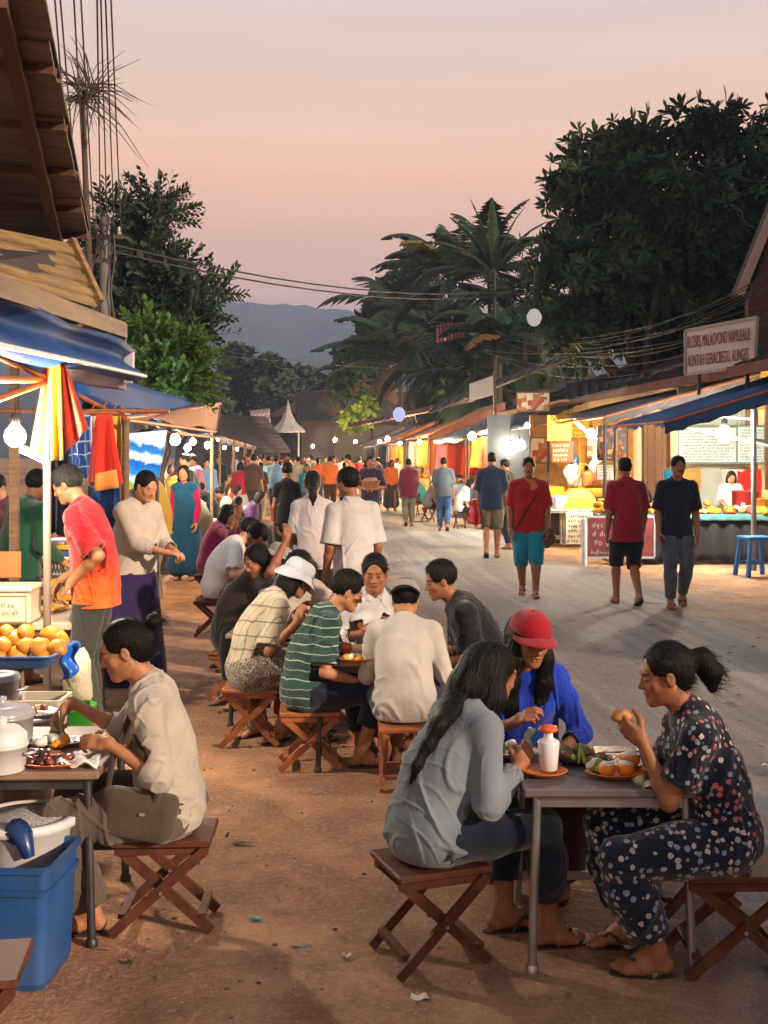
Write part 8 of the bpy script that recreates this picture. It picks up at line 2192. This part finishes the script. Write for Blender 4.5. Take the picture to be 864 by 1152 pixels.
for i, (px, Y, rz_, hr, lab, c) in enumerate(((731, 19.3, 150, 'bob', 'vendor seated low in pale clothes between the two walking men', '#b8a890'), (660, 24.2, 190, 'short', 'vendor in white half hidden behind the wicker bag', '#c0c0b8'), (672, 29, 200, 'bob', 'vendor in dark clothes deep inside the yellow menu stall', '#2a2430'))):
    make_person(dict(loc=LOC(px, Y), rz=rz_, h=.012, sex='f', height=1.5 if i else 1.56, pose='sit' if i == 0 else 'stand', seat=.40, head=(16, 0, 0), hair=hr, skin='a', seed=80 + i, label=lab, top=dict(mat=cloth('vendor_%d' % i, srgb(c)), sleeve=1.4, g=.022), bottom=dict(mat=BLK, g=.02)))

# --- the distant crowd: eight built figures, copied with their own clothes
COLS = [('white', '#c4c0ba'), ('black', '#161618'), ('cream', '#b0a48c'), ('red', '#96202a'), ('navy', '#18223c'), ('teal', '#1a6a78'), ('grey', '#6a6a6c'), ('orange', '#c0642a'), ('pink', '#b86878'), ('olive', '#545836'), ('sky blue', '#6a92b4'), ('brown', '#4a3226'), ('mustard', '#a8842c'), ('purple', '#4a2a56')]
BCOL = [('black', '#121214'), ('blue', '#2a3e60'), ('khaki', '#6a6048'), ('dark grey', '#303034'), ('brown', '#3e2c20'), ('white', '#a8a49c')]
protos = []
specs = [dict(sex='m', hair='short', top='tee', rz=0, ph=1), dict(sex='f', hair='tail', top='tee', rz=0, ph=-1), dict(sex='m', hair='short', top='shirt', rz=180, ph=1), dict(sex='f', hair='bob', top='blouse', rz=180, ph=-1, skirt=1),
         dict(sex='f', hair='bob', top='blouse', rz=0, ph=1, skirt=1), dict(sex='m', hair='short', top='tee', rz=0, ph=-1, shorts=1), dict(sex='f', hair='bob', top='tee', rz=-80, sit=1), dict(sex='m', hair='short', top='tee', rz=75, sit=1), dict(sex='m', hair='short', top='shirt', rz=100, ph=0)]
for i, s_ in enumerate(specs):
    q = dict(loc=(0, 0), h=.020 if not s_.get('sit') else .016, sex=s_['sex'], height=1.68 if s_['sex'] == 'm' else 1.57, hair=s_['hair'], skin='abcd'[i % 4], seed=100 + i, rz=0, eyes='down',
             locks=[([('h', 0, -.09, 0), ('h', 0, -.11, -.15)], [.045, .03])] if s_['hair'] == 'tail' else (), head=(24 if s_.get('sit') else 8, 0, 0),
             top=dict(mat=cloth('crowd_top', (.5, .5, .5)), sleeve=.9 if s_['top'] == 'tee' else 1.8, g=.026, sg=.024, drape=1.6, amp=.006), bottom=dict(name='skirt', skirt=dict(len=.62, w=.14), mat=cloth('crowd_bottom', (.1, .1, .1))) if s_.get('skirt') else dict(name='shorts' if s_.get('shorts') else 'trousers', mat=cloth('crowd_bottom', (.1, .1, .1)), g=.024, len=1.1 if s_.get('shorts') else 1.93))
    if s_.get('sit'): q.update(pose='sit', seat=.38, lean=20)
    elif s_['ph']: q.update(walk(s_['ph'], .8))
    protos.append((make_person(q), s_))
kidmap = {}
for c in COL.objects:
    if c.parent is not None: kidmap.setdefault(c.parent.name, []).append(c)
rc_ = random.Random(77)
spots = []
# (px, Y) spots: dense left side around the stalls, thinner in the lane
for px, Y, k in ((178, 13, 8), (168, 18.5, 2), (228, 19, 7), (252, 18.5, 6), (262, 21.5, 7), (278, 20, 6), (240, 23, 7), (256, 25, 6), (270, 28, 4), (284, 28, 0), (292, 29, 1), (215, 21, 8), (192, 24, 3), (232, 27, 2), (222, 24, 8), (248, 30, 7), (262, 33, 6), (205, 25, 7), (181, 24, 2), (275, 34, 3),
                 (302, 34, 0), (315, 40, 4), (334, 36, 0), (345, 30, 3), (358, 42, 1), (328, 48, 2), (304, 46, 1), (316, 56, 0), (338, 54, 4), (350, 60, 5), (366, 52, 2), (376, 46, 3), (371, 35, 0), (388, 38, 1), (396, 31, 8), (386, 56, 5), (404, 44, 0), (412, 36, 4), (376, 64, 0), (330, 66, 1), (342, 70, 2), (322, 74, 0), (308, 68, 3), (298, 58, 0), (290, 50, 2), (282, 44, 8), (270, 42, 7), (258, 38, 6), (360, 78, 4), (348, 84, 0), (334, 86, 3), (318, 84, 1), (304, 80, 8),
                 (482, 30.5, 6), (474, 33, 7), (518, 27.5, 6), (440, 36, 3), (428, 41, 8), (446, 46, 1), (296, 38, 5), (310, 30, 5), (326, 60, 8), (354, 48, 8), (390, 70, 1), (288, 72, 0), (276, 60, 3), (266, 54, 0), (246, 36, 2), (238, 40, 8), (294, 33, 2), (301, 62, 4), (368, 72, 8)):
    spots.append((px, Y, k))
used = set(); first = [True] * len(protos)
zone = lambda px, Y: ('among the left tables' if px < 235 and Y < 30 else 'by the left stalls' if px < 285 else 'by the right stalls' if px > 395 else 'in mid street' if Y < 45 else 'far down the street' if Y < 68 else 'at the street end')
for i, (px, Y, k) in enumerate(spots):
    pr, s_ = protos[k]
    for _ in range(200):
        c1, c2 = rc_.choice(COLS), rc_.choice(BCOL)
        if _ == 0 and px in (334, 262): c1 = COLS[2]
        key = (c1[0], c2[0], k in (3, 4), zone(px, Y))
        if key not in used: used.add(key); break
    o = pr if first[k] else copy_tree(pr, None, kidmap); first[k] = False
    o.location = (*LOC(px, Y), 0); o.rotation_euler = (0, 0, R(s_['rz'] + rc_.uniform(-18, 18))); z = rc_.uniform(.94, 1.05); o.scale = (z, z, z)
    kids = [c for c in COL.objects if c.parent == o]
    bt = 'skirt' if s_.get('skirt') else 'shorts' if s_.get('shorts') else 'trousers'
    for c in kids:
        st_ = c.name.split('.')[0]
        if st_ == 'shirt': c.material_slots[0].link = 'OBJECT'; c.material_slots[0].material = cloth('crowd_' + c1[0], srgb(c1[1]))
        if st_ in ('skirt', 'shorts', 'trousers'): c.material_slots[0].link = 'OBJECT'; c.material_slots[0].material = cloth('crowdb_' + c2[0], srgb(c2[1]))
    act = 'sitting' if s_.get('sit') else 'standing' if not s_.get('ph') else 'walking away' if s_['rz'] == 0 else 'walking towards us'
    o['label'] = '%s in %s %s and %s %s %s %s' % ('man' if s_['sex'] == 'm' else 'woman', c1[0], s_['top'], c2[0], bt, act, zone(px, Y)); o['group'] = 'crowd down the street'; o['category'] = 'person'
    if s_.get('sit'):
        stool((o.location.x, o.location.y), o.rotation_euler.z, 'stool under the %s in %s sitting %s' % ('man' if s_['sex'] == 'm' else 'woman', c1[0], zone(px, Y)), h=.37)

# ------------------------------------------------------------------ stools and tables of the diners
for px, Y, rz_, lab, m, kw in ((187, 4.32, 2, 'dark red folding stool under the linen-shirt woman', WOOD, dict(w=.36, d=.28)), (484, 4.02, 20, 'red-brown folding stool under the woman in grey-blue', WOOD, dict(w=.34, d=.30)), (824, 3.98, 0, 'dark red folding stool under the floral woman, cut by the right edge', WOOD, dict(w=.38, d=.30)),
                              (588, 4.92, 0, 'stool hidden under the girl in the red cap', WOOD, {}), (349, 6.5, 4, 'orange-brown folding stool under the striped t-shirt', WOODL, dict(h=.33)), (283, 7.02, 0, 'orange-brown folding stool under the checked blouse', WOODL, {}), (454, 6.16, 92, 'orange-brown folding stool under the diner in the grey cap', WOODL, dict(h=.33)),
                              (424, 7.1, 0, 'stool under the woman in the white jacket', WOODL, {}), (546, 6.85, 0, 'stool under the young man in black', WOODL, {}), (362, 7.45, 20, 'stool under the pale-faced girl', WOODL, {}), (326, 8.3, 20, 'stool under the woman in the pale blue shirt', WOODL, {}), (262, 8.35, 0, 'stool under the dark brown dress', WOODL, {}), (318, 9.6, 0, 'stool under the man in black beyond the sun hat', WOODL, {}),
                              (240, 11.2, 4, 'red folding stool under the man in the plain white t-shirt', WOOD, dict(h=.355)), (236, 13.6, 0, 'stool under the woman in magenta', WOOD, {}), (282, 14.6, 0, 'stool under the person in dark teal', WOOD, {}), (772, 4.5, 15, 'second dark stool standing behind the floral woman', WOOD, dict(h=.33))):
    stool(LOC(px, Y), R(rz_), lab, m, **kw)
tx = (577 + 762) / 2
table('metal_table', Vector((W(674, 512, 4.16).x, 4.16, 0)), R(-1), .60, .58, .63, mat('grey_laminate', srgb('#6a6265'), .28, .12, 4, .06, 60, dirt=.2), STEEL, 'small grey steel-legged table of the three women in front')
table('metal_table', Vector((W(418, 512, 6.62).x, 6.62, 0)), R(-3), .62, .58, .62, mat('worn_top', (0, 0, 0)), DSTEEL, 'small table between the striped t-shirt and the grey cap')
table('metal_table', Vector((W(305, 512, 7.9).x, 7.85, 0)), R(-3), .45, .9, .60, mat('worn_top', (0, 0, 0)), DSTEEL, 'table hidden among the bucket hat diners')
table('metal_table', Vector((W(292, 512, 10.4).x, 10.4, 0)), R(-3), .5, .9, .60, mat('worn_top', (0, 0, 0)), DSTEEL, 'table behind the grey sun hat')
table('metal_table', Vector((W(262, 512, 14).x, 14, 0)), R(-3), .5, 1.0, .60, mat('worn_top', (0, 0, 0)), DSTEEL, 'table between the magenta and the dark teal diners')
for k, (u, v) in enumerate(((20, -1.05), (25, -1.1), (30.5, -1.2), (36, -1.2))):
    table('metal_table', S(u, v), TH, .7, 1.6, .62, mat('worn_top', (0, 0, 0)), DSTEEL, '%s long table of the left-hand diners down the street' % ('nearest', 'second', 'third', 'farthest')[k], CWH if k % 2 else None, drop=.2)

# food on the front table
TZ = .632
plate(at_t(612, 872, TZ), .082, PLO, 'small orange plate under the white bottle', 'plate', 1.0)
t = empty('sauce_bottle', at_t(617, 866, TZ + .012), 0, 'squat white plastic bottle with an orange cap', 'bottle')
mb = MB(); mb.lathe((0, 0, 0), [(.028, 0), (.031, .004), (.036, .06), (.039, .098), (.036, .104), (.020, .110), (.016, .118), (.016, .134)], 24); mb.build('body', mat('bottle_white', (.62, .61, .62), .3, .03), t)
mb = MB(); mb.lathe((0, 0, 0), [(.016, .132), (.030, .136), (.036, .142), (.030, .152), (.012, .158), (0, .160)], 20); mb.build('cap', mat('cap_orange', srgb('#d85a20'), .4, .08), t)
plate(at_t(655, 858, TZ), .125, mat('plate_black', (.02, .02, .022), .3), 'black oval platter of meat and greens', oval=.55)
heap(at_t(652, 855, TZ + .012), rheap(30, .10, .045, .021, [MEAT, MEAT2, OLIVE, OLIVE, mat('meat_tan', srgb('#8a6444'), .5, .3, 30)], 11, .5), 'grilled meat and olive greens heaped on the black platter', 'grilled_meat', seed=9)
heap(at_t(652, 852, TZ + .05), [(0, 0, .01, (.006, .006, .035), LEAFG), (.012, 0, .005, (.006, .008, .03), LEAFG), (-.02, 0, 0, (.02, .008, .01), LEAFG)], 'bright green spring onion on the grilled meat', 'spring_onion')
plate(at_t(692, 874, TZ), .105, PLO, 'orange plate with two bread cups', oval=.7)
for i, (px, py, s_, zz) in enumerate(((683, 872, .030, .0), (704, 872, .031, .0), (709, 862, .034, .012))):
    t = empty('bread_cup', at_t(px, py, TZ + .012 + zz), rnd.uniform(0, 3), ('yellow bread cup nearest the bottle, rice on top', 'yellow bread cup in the middle of the orange plate', 'larger bread cup with a creamy top, highest on the orange plate')[i], 'food', 'bread cups on the orange plate')
    mb = MB(); mb.lathe((0, 0, 0), [(s_ * .6, 0), (s_ * .95, s_ * .4), (s_ * 1.05, s_ * 1.0), (s_ * .9, s_ * 1.3), (s_ * .7, s_ * 1.25)], 16); mb.build('cup', ORNG, t); mb = MB(); mb.blob((0, 0, s_ * 1.2), (s_ * .85, s_ * .85, s_ * .4), 12, 6, 0, None, .1, i); mb.build('filling', RICE, t)
heap(at_t(672, 866, TZ + .012), rheap(8, .03, .03, .015, [OLIVE, LEAFG, RICE], 13), 'green vegetables beside the bread cups', 'vegetables')
heap(at_t(722, 868, TZ + .012), rheap(6, .022, .015, .013, [ORNG, OLIVE], 14), 'small orange and green morsels right of the bread cups', 'morsels')
plate(at_t(577, 850, TZ), .10, PLW, 'white plate of salad between the two women', oval=.75)
heap(at_t(576, 848, TZ + .012), rheap(16, .06, .03, .018, [LEAFG, ORNG, OLIVE, RICE], 15, .7), 'salad and fried pieces on the white plate', 'salad')
mb = MB(); mb.sheet([(-.012, 0, 0), (.014, 0, 0), (.03, .01, .085), (.004, .0, .095)], 4, 8, lambda u, v: (.008 * math.sin(v * 7), .008 * math.sin(u * 5 + v * 6), 0), .003); mb.sheet([(.004, .01, 0), (.02, .012, .01), (.042, .015, .08), (.03, .01, .09)], 4, 8, lambda u, v: (.006 * math.sin(v * 9), 0, 0), .003, mi=1)
o = mb.build('leaf_wrap', [mat('cabbage_white', srgb('#9fb0a8'), .5), mat('cabbage_green', srgb('#3a8a72'), .5)]); o.location = W(592, 848, 4.12); tag(o, 'white and green cabbage leaf held up by the woman in grey-blue', 'food')
mb = MB(); mb.tube([(0, 0, 0), (.10, .01, .002)], .004, 6); mb.blob((-.012, 0, 0), (.022, .013, .004), 10, 5); o = mb.build('spoon', STEEL); o.location = at_t(690, 846, TZ + .04); tag(o, 'steel spoon resting on the edge of the black platter', 'spoon')
mb = MB(); mb.blob((0, 0, 0), (.034, .026, .024), 14, 9, 0, None, .08, 3); o = mb.build('bread_piece', mat('bread', srgb('#a8703c'), .7, .3, 30, .5, 90, .004)); o.location = W(699, 806, 3.94); tag(o, 'piece of filled bread at the floral woman mouth', 'bread')
mb = MB(); mb.sheet([(-.05, -.03, 0), (.06, -.03, 0), (.05, .03, 0), (-.04, .03, 0)], 8, 5, lambda u, v: (0, 0, .006 + .006 * math.sin(u * 8)), .003); o = mb.build('napkin', PAPER); o.location = at_t(740, 884, TZ); tag(o, 'folded white napkin under the floral woman elbow', 'napkin')
mb = MB(); mb.tube([(0, 0, 0), (.01, -.0, -.085)], .004, 6); mb.blob((.011, 0, -.1), (.012, .004, .02), 10, 6); o = mb.build('spoon', STEEL); o.location = W(66, 800, 4.42); tag(o, 'spoon held over the curry by the linen-shirt woman', 'spoon')
# food on the middle table
plate(at_t(402, 744, .622), .11, PLO, 'orange plate in front of the woman in the white jacket', oval=.7)
heap(at_t(402, 742, .632), rheap(10, .06, .03, .02, [ORNG, RICE, YEL], 17, .7), 'orange rice dish on the middle table', 'rice_dish')
heap(at_t(387, 735, .622), [(0, 0, .03, (.05, .04, .035), mat('orange_bag', srgb('#d0562c'), .5))], 'crumpled orange food wrapper on the middle table', 'wrapper', 'wrapper')
plate(at_t(432, 742, .622), .08, PLW, 'white plate half hidden by the grey cap diner')
# bag of the linen woman, with strap
t = empty('shoulder_bag', (LOC(156, 4.14)[0], 4.15, .455), R(0), 'brown canvas shoulder bag resting on the lap of the linen-shirt woman', 'bag')
F = Field([rbox((0, 0, 0), (.135, .05, .085), Ry(R(10)), .045)], .005); F.op(rbox((0, 0, 0), (.135, .05, .085), Ry(R(10)), .045)); F.op(rc((-.11, 0, .085), (.12, 0, .055), .018), .03)
P_, Fc_ = F.mesh(); P_ = P_ + vnormals(P_, Fc_) * folds(P_, .005, 5, .10)[:, None]; np_mesh('body', P_, Fc_, cloth('bag_canvas', srgb('#4a3d33')), t)
mb = MB(); mb.tube([(-.12, 0, .06), (-.10, .02, .20), (-.04, .05, .36), (.04, .06, .40)], [.010, .012, .012, .010], 6); mb.tube([(.06, -.03, .06), (.09, -.035, .12), (.02, -.02, .22), (-.02, 0, .28)], [.012, .012, .012, .010], 6); mb.build('strap', cloth('bag_strap', srgb('#3c322a')), t)
mb = MB(); mb.box((.02, -.055, .02), (.02, .006, .012), bev=.002); mb.build('buckle', STEEL, t)
# litter on the ground
for i, (px, py, c, lab) in enumerate(((287, 1035, '#3fa89a', 'turquoise bottle cap lying on the dirt'), (390, 1078, '#b8b8b8', 'small white paper scrap below the turquoise cap'), (472, 1125, '#d0ccc8', 'larger white paper scrap at the bottom of the picture'), (338, 1001, '#8a8078', 'crumpled grey wrapper on the dirt'), (860, 862, '#c8c8c8', 'white scrap on the asphalt at the right edge'), (145, 1085, '#2a2420', 'dark pebble beside the table leg'))):
    g0 = Gd(px, py); mb = MB(); s_ = (.022, .018, .030, .012, .02, .012)[i]
    mb.sheet([(-s_, -s_ * .6, 0), (s_, -s_ * .5, 0), (s_ * .8, s_ * .6, 0), (-s_ * .9, s_ * .5, 0)], 5, 4, lambda u, v: (0, 0, .006 + .005 * math.sin(u * 7 + i)), .004); o = mb.build(('bottle_cap', 'paper_scrap', 'paper_scrap', 'wrapper', 'paper_scrap', 'pebble')[i], mat('litter_%d' % i, srgb(c), .6)); o.location = g0 + Vector((0, 0, .006)); tag(o, lab, ('cap', 'litter', 'litter', 'litter', 'litter', 'pebble')[i])
rr = random.Random(8); peb = None
for i in range(420):
    Y = rr.uniform(3.2, 11); x = rr.uniform(-1.7, 1.6) * Y / 4.5; s_ = rr.uniform(.003, .009) if i % 12 else rr.uniform(.010, .018)
    if peb is None: peb = MB()
    peb.blob((x, Y, s_ * .3), (s_ * rr.uniform(.8, 1.5), s_, s_ * .6), 6, 4, 0, None, .15, i)
tag(peb.build('gravel', mat('pebble_mix', srgb('#6e5444'), .9, .4, 20)), 'small stones strewn over the dirt', kind='stuff')

lf = MB(); rr = random.Random(18)
for i in range(90):
    Y = rr.uniform(3.3, 12); x = rr.uniform(-1.6, 1.9) * Y / 4.5; a = rr.uniform(0, 6.28); L = rr.uniform(.02, .05); c, s_ = math.cos(a) * L, math.sin(a) * L; z = .007
    lf.sheet([(x - c - s_ * .3, Y - s_ + c * .3, z), (x + c * .4 - s_ * .3, Y + s_ * .4 + c * .3, z), (x + c, Y + s_, z), (x - c * .4 + s_ * .3, Y - s_ * .4 - c * .3, z)], 3, 2, lambda u, v: (0, 0, .008 * math.sin(u * 3 + i)), .002, mi=i % 3)
tag(lf.build('fallen_leaves', [DRY, mat('leaf_litter', srgb('#5a4028'), .9), mat('paper_bits', srgb('#8c8278'), .8)]), 'dry leaves and scraps scattered over the dirt', kind='stuff')
# ------------------------------------------------------------------ air and render settings
hz = MB(); hz.box((0, 940, 120), (3400, 2100, 246)); ho = hz.build('haze', [])
m = bpy.data.materials.new('haze_air'); m.use_nodes = True; nt = NT(m); nt.n.remove(nt.n['Principled BSDF'])
pv = nt.new('ShaderNodeVolumePrincipled'); pv.inputs['Color'].default_value = (.47, .63, 1.0, 1); pv.inputs['Density'].default_value = HAZE; pv.inputs['Anisotropy'].default_value = .2
nt.link(pv.outputs[0], nt.n['Material Output'].inputs['Volume']); ho.data.materials.append(m)
tag(ho, 'thin evening haze over the valley', kind='stuff')
sc.render.engine = 'CYCLES'; sc.cycles.use_denoising = True
sc.cycles.max_bounces = 5; sc.cycles.diffuse_bounces = 3; sc.cycles.glossy_bounces = 2; sc.cycles.transmission_bounces = 4; sc.cycles.transparent_max_bounces = 6; sc.cycles.volume_bounces = 0
sc.cycles.sample_clamp_indirect = 4; sc.cycles.use_light_tree = True; sc.cycles.caustics_reflective = False; sc.cycles.caustics_refractive = False
sc.view_settings.view_transform = 'Standard'; sc.view_settings.look = 'None'; sc.view_settings.exposure = EXPO; sc.view_settings.gamma = 1
sc.render.resolution_x, sc.render.resolution_y = 768, 1024
print('script', time.time() - T0)
